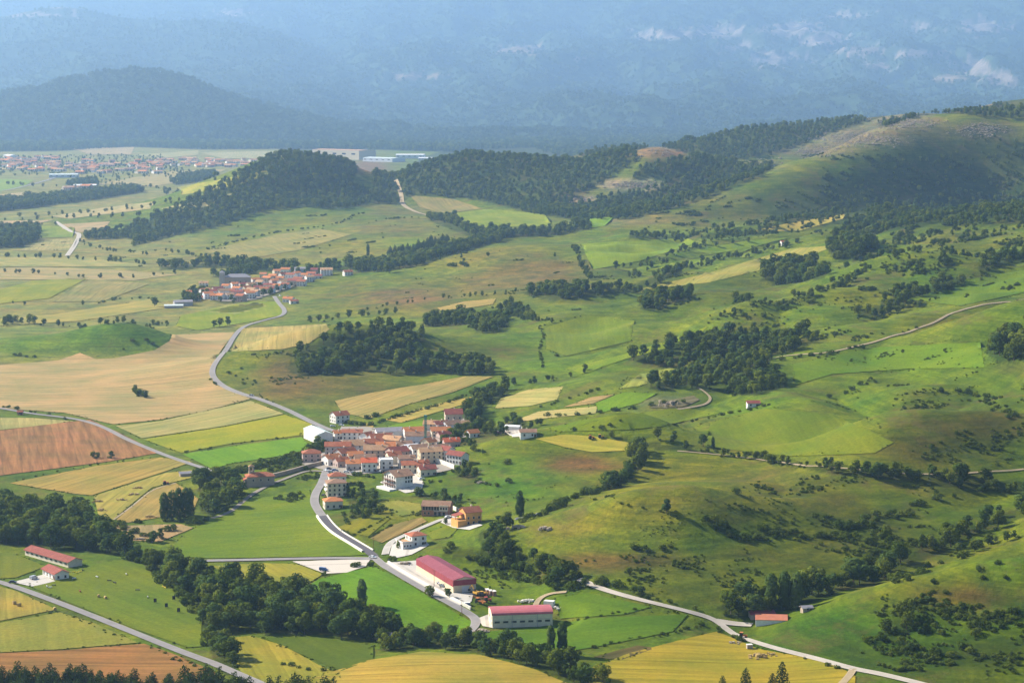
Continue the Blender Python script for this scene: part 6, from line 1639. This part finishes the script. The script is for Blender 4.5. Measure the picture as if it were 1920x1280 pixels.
# ------------------------------------------------------------------ far village
G2 = 'houses of the far village'
FV = [(352,556,10,9,6,2,10,'orange','white','white two-storey house standing apart at the left end of the far village'),
 (372,562,11,8,3.4,1.8,8,'red','white','low red-roofed barn beside the grey barns of the far village'),
 (382,537,12,9,5,2,5,'tan','white','white house above the trees at the left of the far village')]
for a in FV: H(*a, group=G2)
for (x, y, w, d, h, ri, ro, rf_, wl, lab) in [(343,573,22,12,5,2,18,'grey','grey','larger grey barn at the left end of the far village'),(326,577,22,10,3,1.2,6,'pale','grey','low pale-roofed barn at the left end of the far village')]:
    H(x,y,w,d,h,ri,ro,rf_,wl,lab,front=(0,0),left=(0,0),right=(0,0),chim=0,name='barn',cat='barn')
spots = [(398,556),(408,551),(420,556),(432,553),(445,549),(402,562),(414,562),(430,561),(446,558),(460,554),(472,551),(424,546),(440,541),(456,541),(470,541),(484,546),(494,551),(488,536),(502,531),(514,536),(526,529),(540,533),(512,525),(530,521),(546,524),(560,530),(556,520),(572,524),(580,528),(468,560),(452,565),(504,543),(520,544),(536,541),(478,532),(494,524),(390,560),(384,553),(462,547),(478,556),(508,549),(530,536),(550,536),(566,536),(584,520),(536,515),(520,515),(590,514)]
for i, (x, y) in enumerate(spots):
    q = rng.random()
    H(x, y, rng.uniform(9,13.5), rng.uniform(8,10), rng.uniform(5.5,8), rng.uniform(1.8,2.4), rng.uniform(-35,50), rng.choice(['red','orange','orange','tan','maroon','orange']), rng.choice(['white','white','cream','beige','pink','bluewhite']),
      'tiled house packed among others in the far village', front=(3,2), left=(2,1), right=(0,0), chim=0, group='tiled houses packed in the far village')
H(612,516,16,13,8,2.4,8,'tan','white','tall white house at the right end of the far village',front=(4,3),group=G2)
H(595,522,13,9,4,1.8,-5,'maroon','white','low maroon-roofed house beside the tall white house of the far village',group=G2)
H(570,510,26,10,5,2,10,'grey','bluewhite','long grey-roofed building behind the far village',group=G2)
H(652,516,12,9,5,2.2,25,'red','white','red-roofed house standing alone right of the far village',front=(3,2))
H(541,566,12,9,4.4,2.2,-15,'orange','white','orange-roofed house across the road from the far village',front=(3,1))
H(551,569,10,7,3.4,1.6,20,'red','white','smaller outbuilding across the road from the far village',front=(2,1))
p = at(446, 536); r = empty('church', (p.x, p.y, p.z), math.radians(5)); tag(r, 'big dark stone church with a square tower in the far village', 'church')
body(r, 34, 15, 12, 4, 'hip', 'grey', 'stone', ov=.4); KEEP_CLEAR.append((p.x, p.y, 19))
MB().box(-24,-16.9,-5,4,-3,18).build('tower', WALL['grey'], r)
MB().add([(-24.3,-5.3,18),(-16.6,-5.3,18),(-16.6,4.3,18),(-24.3,4.3,18),(-20.4,-.5,21)], [(3,2,1,0),(0,1,4),(1,2,4),(2,3,4),(3,0,4)]).build('tower_roof', ROOF['grey'], r)
for x in (-10,-3,4,11): put(WIN['b'], 'window', r, (x, -7.5, 5))

# ------------------------------------------------------------------ far town and factories
town = []
def far_at(px, py):
    p = at(px, py)
    return p if p.y > 5600 else Vector(flat_xy(px, py, z=0))
for wl in ('white', 'cream', 'pink'):
    for rf_ in ('brown', 'orange', 'tan'):
        mb = MB(); w, d, h, ri = 13, 10, 6, 2.4
        mb.add([(-w/2,-d/2,-2),(w/2,-d/2,-2),(w/2,d/2,-2),(-w/2,d/2,-2),(-w/2,-d/2,h),(w/2,-d/2,h),(w/2,d/2,h),(-w/2,d/2,h),(-w/2,0,h+ri),(w/2,0,h+ri)],
               [(0,1,5,4),(2,3,7,6),(1,2,6,9,5),(3,0,4,8,7)], 0)
        mb.add([(-w/2-.4,-d/2-.5,h-.2),(w/2+.4,-d/2-.5,h-.2),(w/2+.4,0,h+ri+.1),(-w/2-.4,0,h+ri+.1),(w/2+.4,d/2+.5,h-.2),(-w/2-.4,d/2+.5,h-.2)], [(0,1,2,3),(3,2,4,5)], 1)
        for i in range(3):
            for z in (.8, 3.6): mb.box(-w/2+2+i*4, -w/2+3.2+i*4, -d/2-.06, -d/2+.02, z, z+1.4, 2)
        town.append(mb.mesh('town_house', [WALL[wl], ROOF[rf_], M['glass']]))
TB = [((10,296,110,312),40),((60,308,180,322),45),((150,302,300,326),70),((270,298,400,314),50),((390,302,530,316),50),((0,300,60,320),15),((120,352,180,358),8)]
for (x0, y0, x1, y1), n in TB:
    for _ in range(n):
        p = far_at(rng.uniform(x0, x1), rng.uniform(y0, y1))
        o = bpy.data.objects.new('town_house', rng.choice(town)); COL.objects.link(o)
        o.location = p; o.rotation_euler = (0, 0, rng.uniform(-.5, .9)); k = rng.uniform(1.0, 2.0); o.scale = (k * rng.uniform(.9,1.3), k, rng.uniform(1.0,1.5))
        tag(o, 'tiny tiled house in the far town on the plain', 'house', 'houses of the far town')
def works(px, py, w, d, h, roof, wall, label, rot=0):
    p = far_at(px, py); r = empty('factory', (p.x, p.y, p.z), math.radians(rot)); tag(r, label, 'factory')
    body(r, w, d, h, 2.5, 'gable', roof, wall, ov=.3, th=.6)
    for i in range(5): MB().box(-w/2 + w*(i+.2)/5, -w/2 + w*(i+.6)/5, -d/2-.3, -d/2+.02, h*.55, h*.72).build('window_band', M['glass'], r)
works(645,298,260,90,34,'tan','sand','long beige factory hall behind the wooded ridge',-42)
works(720,303,150,70,13,'pale','bluewhite','low pale factory hall right of the beige one',-40)
works(770,297,110,60,14,'white','white','white factory hall at the right end of the works',-3)
works(800,301,60,40,9,'white','cream','small pale factory shed at the right end of the works',0)
works(120,333,85,30,9,'pale','bluewhite','long pale-roofed warehouse before the far town',3)
works(160,353,60,26,8,'white','cream','white-roofed warehouse among the trees of the far plain',5)
works(20,296,60,30,10,'white','white','bright white shed at the left of the far town',-50)
# ------------------------------------------------------------------ vehicles, machines, small things
def simple(name, c, rough=.5, spec=.4):
    m = paint(name, c, .12, 1.2, rough, spec); return m
M['tyre'] = simple('tyre_rubber', (.02,.02,.02), .9, .1)
CARP = {k: simple('car_paint_' + k, c, .3, .5) for k, c in dict(white=(.75,.75,.74), grey=(.28,.29,.31), black=(.03,.03,.035), blue=(.06,.13,.30), red=(.42,.04,.03), silver=(.5,.51,.53)).items()}
def car_meshes(van=False):
    L, W_ = (4.9, 1.9) if van else (4.3, 1.75)
    prof = ([(-L/2,.35),(L/2,.35),(L/2,.75),(L/2-.9,1.0),(L/2-1.5,1.75),(-L/2+.05,1.85),(-L/2,.9)] if van else
            [(-L/2,.32),(L/2,.32),(L/2,.68),(L/2-1.05,.88),(L/2-1.75,1.42),(-L/2+.95,1.46),(-L/2+.25,.95),(-L/2,.85)])
    b = MB(); n = len(prof)
    ins = lambda z: .0 if z < .9 else .18
    vs = [(x, -W_/2 + ins(z), z) for x, z in prof] + [(x, W_/2 - ins(z), z) for x, z in prof]
    b.add(vs, [(i, (i+1) % n, n + (i+1) % n, n + i) for i in range(n)] + [tuple(range(n-1,-1,-1)), tuple(range(n, 2*n))])
    g = MB()
    x0, x1 = -L/2 + .75, L/2 - 1.45
    for s in (-1, 1):
        y = s * (W_/2 - .13)
        g.add([(x0,y,.98),(x1+.15,y,.98),(x1-.2,y - s*.04,1.38),(x0+.3,y - s*.04,1.38)], [(0,1,2,3) if s < 0 else (3,2,1,0)])
    wsx = L/2 - 1.4
    g.add([(wsx+.18,-W_/2+.24,1.0),(wsx+.18,W_/2-.24,1.0),(wsx-.26,W_/2-.28,1.42),(wsx-.26,-W_/2+.28,1.42)], [(0,1,2,3)])
    wh = MB().tube((0,-.11,0),(0,.11,0),.32,.32,12)
    return b, g, wh, L, W_
CM = {}
for van in (False, True):
    b, g, wh, L, W_ = car_meshes(van)
    CM[van] = {k: b.mesh('body', CARP[k]) for k in CARP}, g.mesh('side_glass', M['glass']), wh.mesh('wheel', M['tyre']), L, W_
def car(px, py, rot, colr, label, van=False, k=1.0):
    p = at(px, py)
    r = empty('van' if van else 'car', (p.x, p.y, p.z + lift(p.y) + .18), math.radians(rot), k)
    bm, gm, wm, L, W_ = CM[van]
    put(bm[colr], 'body', r, (0,0,0)); put(gm, 'window_glass', r, (0,0,.01))
    for x in (-L/2+.85, L/2-.85):
        for y in (-W_/2+.1, W_/2-.1): put(wm, 'wheel', r, (x, y, .32))
    tag(r, label, 'van' if van else 'car')
car(826,1096,-35,'white','white car parked before the maroon-roofed shed')
car(831,1101,-35,'grey','grey car close behind the white one before the maroon-roofed shed')
car(472,743,-25,'grey','grey car driving on the winding road')
car(699,1047,-30,'white','white car at the road junction')
car(607,1071,-20,'blue','blue van standing in the gravel yard',True)
car(607,931,70,'black','black car parked beside the cream block')
car(24,1094,5,'black','dark car at the edge of the bottom left road')
car(63,1086,60,'silver','silver van in the yard of the farm house',True)
for i, (x, y, c_l, w_) in enumerate([(612,884,'white','white'),(617,881,'black','black'),(621,887,'silver','silver'),(628,884,'blue','blue'),(650,887,'white','white'),(656,884,'black','black'),(663,888,'silver','silver'),(672,889,'white','white')]):
    car(x, y, rng.uniform(-50,40), c_l, ['white car at the left end of the village parking','black car among the first cars of the village parking','silver car in front of the low orange-roofed house','blue car beside the silver one in the village parking','white car left of the dark one below the low grey-walled house','black car below the low grey-walled house','silver car right of the dark one below the low grey-walled house','white car at the right end of the village parking'][i])
car(640,799,-20,'white','white car in the yard of the detached house by the road'); car(624,801,10,'silver','silver car at the roadside above the white hangar')
car(715,886,60,'grey','grey car beside the flat white house'); car(790,900,30,'white','white car below the low house with dark red roof')
car(840,972,40,'silver','silver car on the paved yard between the unfinished and orange houses')
car(525,556,-60,'white','white car entering the far village')
# tractors and machines
M['yellow'] = simple('machine_yellow', (.62,.34,.03)); M['mred'] = simple('machine_red', (.45,.07,.04)); M['orange_m'] = simple('machine_orange', (.60,.20,.05))
def tractor(px, py, rot, mat, label, loader=False):
    p = at(px, py); r = empty('tractor', (p.x, p.y, p.z + lift(p.y)), math.radians(rot)); tag(r, label, 'tractor')
    MB().box(.2,2.3,-.45,.45,.8,1.6).build('bonnet', mat, r)
    MB().box(-1.2,.2,-.8,.8,.9,2.5).build('cab', M['glass'], r); MB().box(-1.3,.3,-.9,.9,2.5,2.65).build('cab_roof', mat, r)
    for s in (-1, 1):
        MB().tube((-.7, s*.7, .8), (-.7, s*1.15, .8), .8, .8, 14).build('rear_wheel', M['tyre'], r)
        MB().tube((1.7, s*.6, .5), (1.7, s*.9, .5), .5, .5, 12).build('front_wheel', M['tyre'], r)
    if loader:
        for s in (-1, 1): MB().box(.3,3.4,s*.75-.08,s*.75+.08,1.3,1.6).build('loader_arm', mat, r)
        MB().box(3.3,4.1,-1.2,1.2,.5,1.3).build('bucket', mat, r)
tractor(310,909,30,M['mred'],'tractor working on the pale gold field left of the church')
tractor(1108,824,20,M['mred'],'dark tractor on the yellow field of the mound')
tractor(1126,822,10,M['yellow'],'second machine right of the tractor on the yellow field of the mound')
tractor(1392,1196,-20,M['orange_m'],'orange tractor parked in the corner of the bright yellow field')
tractor(904,1118,60,M['yellow'],'yellow loader behind the maroon-roofed shed',True)
tractor(897,1131,-40,M['orange_m'],'orange machine among the scrap by the pink-roofed shed',True)
tractor(913,1129,20,M['mred'],'red machine among the scrap by the pink-roofed shed')
def excavator(px, py, rot, label):
    p = at(px, py); r = empty('excavator', (p.x, p.y, p.z + lift(p.y)), math.radians(rot)); tag(r, label, 'excavator')
    for s in (-1, 1): MB().prism([(-1.9,s*.9-.25),(1.9,s*.9-.25),(1.9,s*.9+.25),(-1.9,s*.9+.25)], 0, .8).build('track', M['tyre'], r)
    MB().box(-2.0,1.4,-1.2,1.2,.9,2.0).build('housing', M['yellow'], r); MB().box(.2,1.4,.1,1.2,2.0,3.0).build('cab', M['glass'], r)
    a = MB(); a.tube((1.2,-.2,1.6),(3.6,-.2,4.6),.28,.22,6); a.build('boom', M['yellow'], r)
    b = MB(); b.tube((3.6,-.2,4.6),(5.8,-.2,2.2),.22,.16,6); b.build('dipper_arm', M['yellow'], r)
    MB().box(5.3,6.3,-.7,.4,1.2,2.1).build('bucket', M['tyre'], r)
excavator(893,1116,130,'yellow excavator with raised arm behind the maroon-roofed shed')
# tower crane in the village
M['crane'] = simple('crane_green', (.06,.20,.15), .6, .3)
p = at(798, 836); r = empty('tower_crane', (p.x, p.y, p.z), math.radians(-30)); tag(r, 'slim green tower crane standing among the village roofs', 'crane')
ms = MB()
for x in (-.6,.6):
    for y in (-.6,.6): ms.box(x-.13,x+.13,y-.13,y+.13,-2,21)
for i in range(14):
    z = i * 1.5
    for s in (-.6,.6):
        ms.tube((-.6,s,z),(.6,s,z+1.5),.07,.07,4); ms.tube((s,-.6,z),(s,.6,z+1.5),.07,.07,4)
ms.build('mast', M['crane'], r)
MB().box(-.9,.9,-.9,.9,21,22.4).build('cab', M['crane'], r)
MB().box(-1.2,1.2,-1.2,1.2,-2,.6).build('base', WALL['grey'], r)
# hay bales and heaps
M['straw'] = paint('straw', (.42,.29,.11), .3, 2.0)
BALE = MB().tube((0,-.65,.65),(0,.65,.65),.68,.68,14).mesh('hay_bale', M['straw'])
def bale(px, py, label, k=1.0):
    p = at(px, py); o = bpy.data.objects.new('hay_bale', BALE); COL.objects.link(o); o.location = (p.x,p.y,p.z+lift(p.y)-.02); o.rotation_euler=(0,0,rng.uniform(0,3)); o.scale=(k,k,k)
    tag(o, label, 'hay bale')
bale(27,1133,'left round bale of the pair on the golden field at the left edge',1.3); bale(36,1137,'right round bale of the pair on the golden field at the left edge',1.3); bale(103,1145,'round bale at the corner of the golden field by the road',1.3)
bale(185,1120,'round bale left on the target field',1.1); bale(198,1123,'second round bale left on the target field',1.1)
def heap_mesh(seed, name, mat, flat=.5, n=26):
    r = random.Random(seed); mb = MB()
    for _ in range(n):
        x, y = r.gauss(0,.38), r.gauss(0,.3); s = r.uniform(.09,.22); z = max(0, .34 - (x*x+y*y) * .5) * flat * 1.2
        vs = [(x + math.cos(t)*s*r.uniform(.7,1.2), y + math.sin(t)*s*r.uniform(.7,1.2), z - .08) for t in np.linspace(0, 2*math.pi, 6)[:-1]]
        tp = [(v[0]*.8 + x*.2 + r.uniform(-.03,.03), v[1]*.8 + y*.2, z + s * r.uniform(.6,1.1)) for v in vs]
        mb.add(vs + tp, [(i,(i+1)%5,5+(i+1)%5,5+i) for i in range(5)] + [(5,6,7,8,9)])
    return mb.mesh(name, mat)
M['rock'] = paint('limestone', (.36,.29,.215), .3, 2.0)
def heap(px, py, k, mat, name, label, cat, seed=1, n=26):
    p = at(px, py); me = heap_mesh(seed, name, mat, n=n); o = mesh_obj(name, me); o.location = (p.x,p.y,p.z); o.scale = (k,k,k*.8); tag(o, label, cat)
heap(1024,992,5.5,M['rock'],'rock_pile','pale rock pile lying alone on the yellow hillside','rock pile',1)
heap(972,990,5.5,M['rock'],'rock_pile','pale rock pile beside the gully trees','rock pile',2)
for i, (x, y) in enumerate([(257,916),(250,928),(186,941),(188,957),(282,970),(228,938)]):
    heap(x, y, 5, M['straw'], 'hay_heap', ['low hay heap nearest the tractor on the pale gold field','second low hay heap below the tractor on the pale gold field','low hay heap at the upper left corner of the pale gold field','low hay heap at the left edge of the pale gold field','low hay heap beside the five poplars','small hay heap in the middle of the pale gold field'][i], 'hay heap', 20 + i, 14)
heap(1420,1232,6,M['straw'],'earth_heap','tan heap of earth beside the gravel lane','heap',31,18); heap(1447,1228,4,M['straw'],'earth_heap','smaller tan heap of earth beside the gravel lane','heap',32,14); heap(1377,1206,4,M['rock'],'earth_heap','pale heap of rubble in the corner of the yellow field','heap',33,14)
heap(262,1012,4.5,M['rock'],'rubble_heap','pale rubble heap beside the corner of the meadow','heap',34,24); heap(990,1127,4.5,M['white_wall'],'rubble_heap','white rubble behind the pink-roofed shed','heap',35,30)
heap(1044,1140,4,M['white_wall'],'rubble_heap','white rubble at the right end of the pink-roofed shed','heap',36,16); heap(905,1184,4.5,M['rock'],'rubble_heap','grey rubble at the left corner of the pink-roofed shed','heap',37,30); heap(902,905,4,M['rock'],'rubble_heap','rubble beside the last white house of the village','heap',38,20)
heap(952,812,4.5,M['rock'],'rubble_heap','rubble in the yard left of the small white barn','heap',39,26)
heap(760,1058,5,M['rock'],'rubble_heap','stony bank behind the pale yard','heap',40,24)
# wrapped bales / tarpaulins by the hedge below the mound
M['tarp'] = paint('grey_tarpaulin', (.22,.22,.24), .25, 1.0, .6)
for i, (x, y, k, l) in enumerate([(995,968,3.2,'largest grey tarpaulin heap by the hedge below the green mound'),(982,971,2.0,'smaller tarpaulin heap left of the largest by the hedge'),(1010,964,2.4,'tarpaulin heap right of the largest by the hedge'),(971,973,2.4,'leftmost tarpaulin heap by the hedge')]):
    p = at(x, y); mb = MB()
    secs = 6
    for a in range(1):
        vs = []; n = 9
        for s_i in range(secs + 1):
            u_ = s_i / secs * 2 - 1; e = math.sqrt(max(0.02, 1 - u_ * u_))
            for t in np.linspace(0, math.pi, n): vs.append((u_, math.cos(t) * .55 * e ** .5, math.sin(t) * .55 * e ** .6 * (1 + .12 * math.sin(5 * t + s_i))))
        mb.add(vs, [(q*n + t, q*n + t + 1, (q+1)*n + t + 1, (q+1)*n + t) for q in range(secs) for t in range(n - 1)])
    o = mb.build('tarpaulin_heap', M['tarp']); o.location = p; o.rotation_euler = (0,0,.3 + i*.2); o.scale = (k,k,k*.8); tag(o, l, 'tarpaulin')
# pallets of bricks
M['pallet'] = paint('brick_stack', (.30,.17,.12), .3, 1.5)
for i, (x, y, l) in enumerate([(914,1113,'left stack of bricks on pallets behind the maroon-roofed shed'),(920,1115,'middle stack of bricks on pallets behind the maroon-roofed shed'),(926,1116,'right stack of bricks on pallets behind the maroon-roofed shed')]):
    p = at(x, y); r = empty('brick_stack', (p.x,p.y,p.z+.2), .3); tag(r, l, 'brick stack')
    for k in range(2): MB().box(-.9,.9,-1.6+k*1.7,-.05+k*1.7,0,2.3).build('bricks', M['pallet'], r)
    MB().box(-1,1,-1.7,1.75,-.25,-.02).build('pallet', M['straw'], r)
    MB().box(-.95,.95,-1.65,1.7,2.32,2.42).build('cover', WALL['white'], r)
# white container, trailers
def cont(px, py, w, d, h, rot, mat, label):
    p = at(px, py); r = empty('container', (p.x,p.y,p.z+.2), math.radians(rot)); tag(r, label, 'container')
    MB().box(-w/2,w/2,-d/2,d/2,.1,h).build('box', mat, r); MB().box(-w/2-.05,w/2+.05,-d/2-.05,d/2+.05,h,h+.12).build('lid', WALL['white'], r)
    for s in (-1, 1): MB().box(w/2*s-.06,w/2*s+.06,-d/2-.07,-d/2,0,h).build('post', M['steel'], r)
cont(1030,1136,5,3,2.6,-20,WALL['white'],'white container with a green edge behind the pink-roofed shed'); cont(876,1134,3,1.6,1.2,0,CARP['blue'],'small pale blue trailer by the wall of the lane'); cont(1405,1216,2.6,2,2,10,WALL['stone'],'dark little container beside the gravel lane'); cont(934,812,4,2.2,1.6,0,WALL['brick'],'brown container in the rubble yard')
# black upright target panels
TGT = [(291,1131,'leftmost black upright panel on the target field'),(312,1140,'second black upright panel from the left on the target field'),(326,1126,'farthest black upright panel on the target field'),(335,1149,'nearest black upright panel on the target field'),(349,1135,'rightmost black upright panel on the target field')]
M['black'] = paint('black_foam', (.02,.02,.02), .2, 2.0)
for x, y, l in TGT:
    p = at(x, y); r = empty('target_panel', (p.x,p.y,p.z+lift(p.y)), .15); tag(r, l, 'target')
    MB().box(-.75,.75,-.15,.15,.45,2.4).build('panel', M['black'], r)
    for s in (-.6,.6): MB().box(s-.07,s+.07,-.08,.5,0,.45).build('leg', M['wood'], r)
# playground-like bits on the target field
BIT = [(88,1101,'white'),(94,1103,'white'),(101,1099,'black'),(150,1110,'red'),(182,1083,'white'),(205,1090,'black'),(215,1094,'black'),(258,1108,'black'),(237,1078,'white'),(155,1070,'black'),(277,1121,'white'),(139,1086,'white')]
for i, (x, y, c) in enumerate(BIT):
    p = at(x, y); r = empty('jump_stand', (p.x,p.y,p.z+lift(p.y)), rng.uniform(0,3)); tag(r, c + ' low jump or trough standing on the target field', 'jump', 'low jumps scattered on the target field')
    MB().box(-1.1,1.1,-.25,.25,.35,.75).build('bar', CARP[c], r)
    for s in (-1, 1): MB().box(s-.08,s+.08,-.2,.2,0,.9).build('stand', M['wood'], r)
M['yellow_fl'] = paint('yellow_plastic', (.72,.55,.04), .15, 2.0)
for x, y in [(138,1074),(144,1075),(150,1073),(306,1101),(310,1103)]:
    p = at(x, y); r = empty('jump_stand', (p.x,p.y,p.z+lift(p.y)), rng.uniform(0,3)); tag(r, 'yellow low jump standing on the target field', 'jump', 'yellow jumps on the target field')
    MB().box(-.9,.9,-.2,.2,.25,.6).build('bar', M['yellow_fl'], r)
    for s in (-.8,.8): MB().box(s-.08,s+.08,-.2,.2,0,.7).build('stand', M['yellow_fl'], r)
# lamp post in the yard, utility poles
def pole(px, py, h, label, arm=True):
    p = at(px, py); r = empty('utility_pole', (p.x,p.y,p.z), .3); tag(r, label, 'pole')
    MB().tube((0,0,-.5),(0,0,h),.14,.08,6).build('mast', M['wood'], r)
    if arm: MB().box(-.8,.8,-.06,.06,h-.4,h-.25).build('crossarm', M['wood'], r)
pole(814,1100,9,'thin lamp mast before the maroon-roofed shed'); pole(322,1050,9,'wooden pole beside the level lane'); pole(866,1150,7,'wooden pole at the lane before the pink-roofed shed'); pole(700,1030,7,'wooden pole at the junction above the pale yard')
# boulders on the rocky crests: too many to count
rows = []
for (bx, by, rx, ry), n in [((1600,260,85,14),900),((1690,230,60,12),560),((1530,284,45,9),260),((1840,245,50,14),260),((1185,347,50,7),260),((1090,374,34,8),80),((1240,283,40,10),60),((1250,756,26,6),25),((1430,305,40,10),60)]:
    for _ in range(n):
        p = at(bx + rng.gauss(0,.5) * rx, by + rng.gauss(0,.5) * ry)
        rows.append((p.x, p.y, p.z - .3, rng.uniform(1.5, 5.5) * (.4 + rng.random())))
stuff_instances('boulders', 'pale limestone boulders strewn over the rocky crests', rows, [heap_mesh(60 + k, 'boulder', M['rock'], n=7) for k in range(4)])
grow()
canopy()
# ------------------------------------------------------------------ haze
m = bpy.data.materials.new('valley_air'); m.use_nodes = True
nt = m.node_tree; nt.nodes.clear()
out = N(nt, 'ShaderNodeOutputMaterial'); pv = N(nt, 'ShaderNodeVolumePrincipled')
pv.inputs['Density'].default_value = HAZE_DENSITY
pv.inputs['Color'].default_value = (*HAZE_COLOR, 1)
pv.inputs['Anisotropy'].default_value = 0.35
nt.links.new(pv.outputs[0], out.inputs['Volume'])
hz = MB().box(-20000, 20000, -300, 36000, -60, HAZE_TOP).build('haze', m)
tag(hz, label='thin blue haze filling the valley air', kind='stuff')
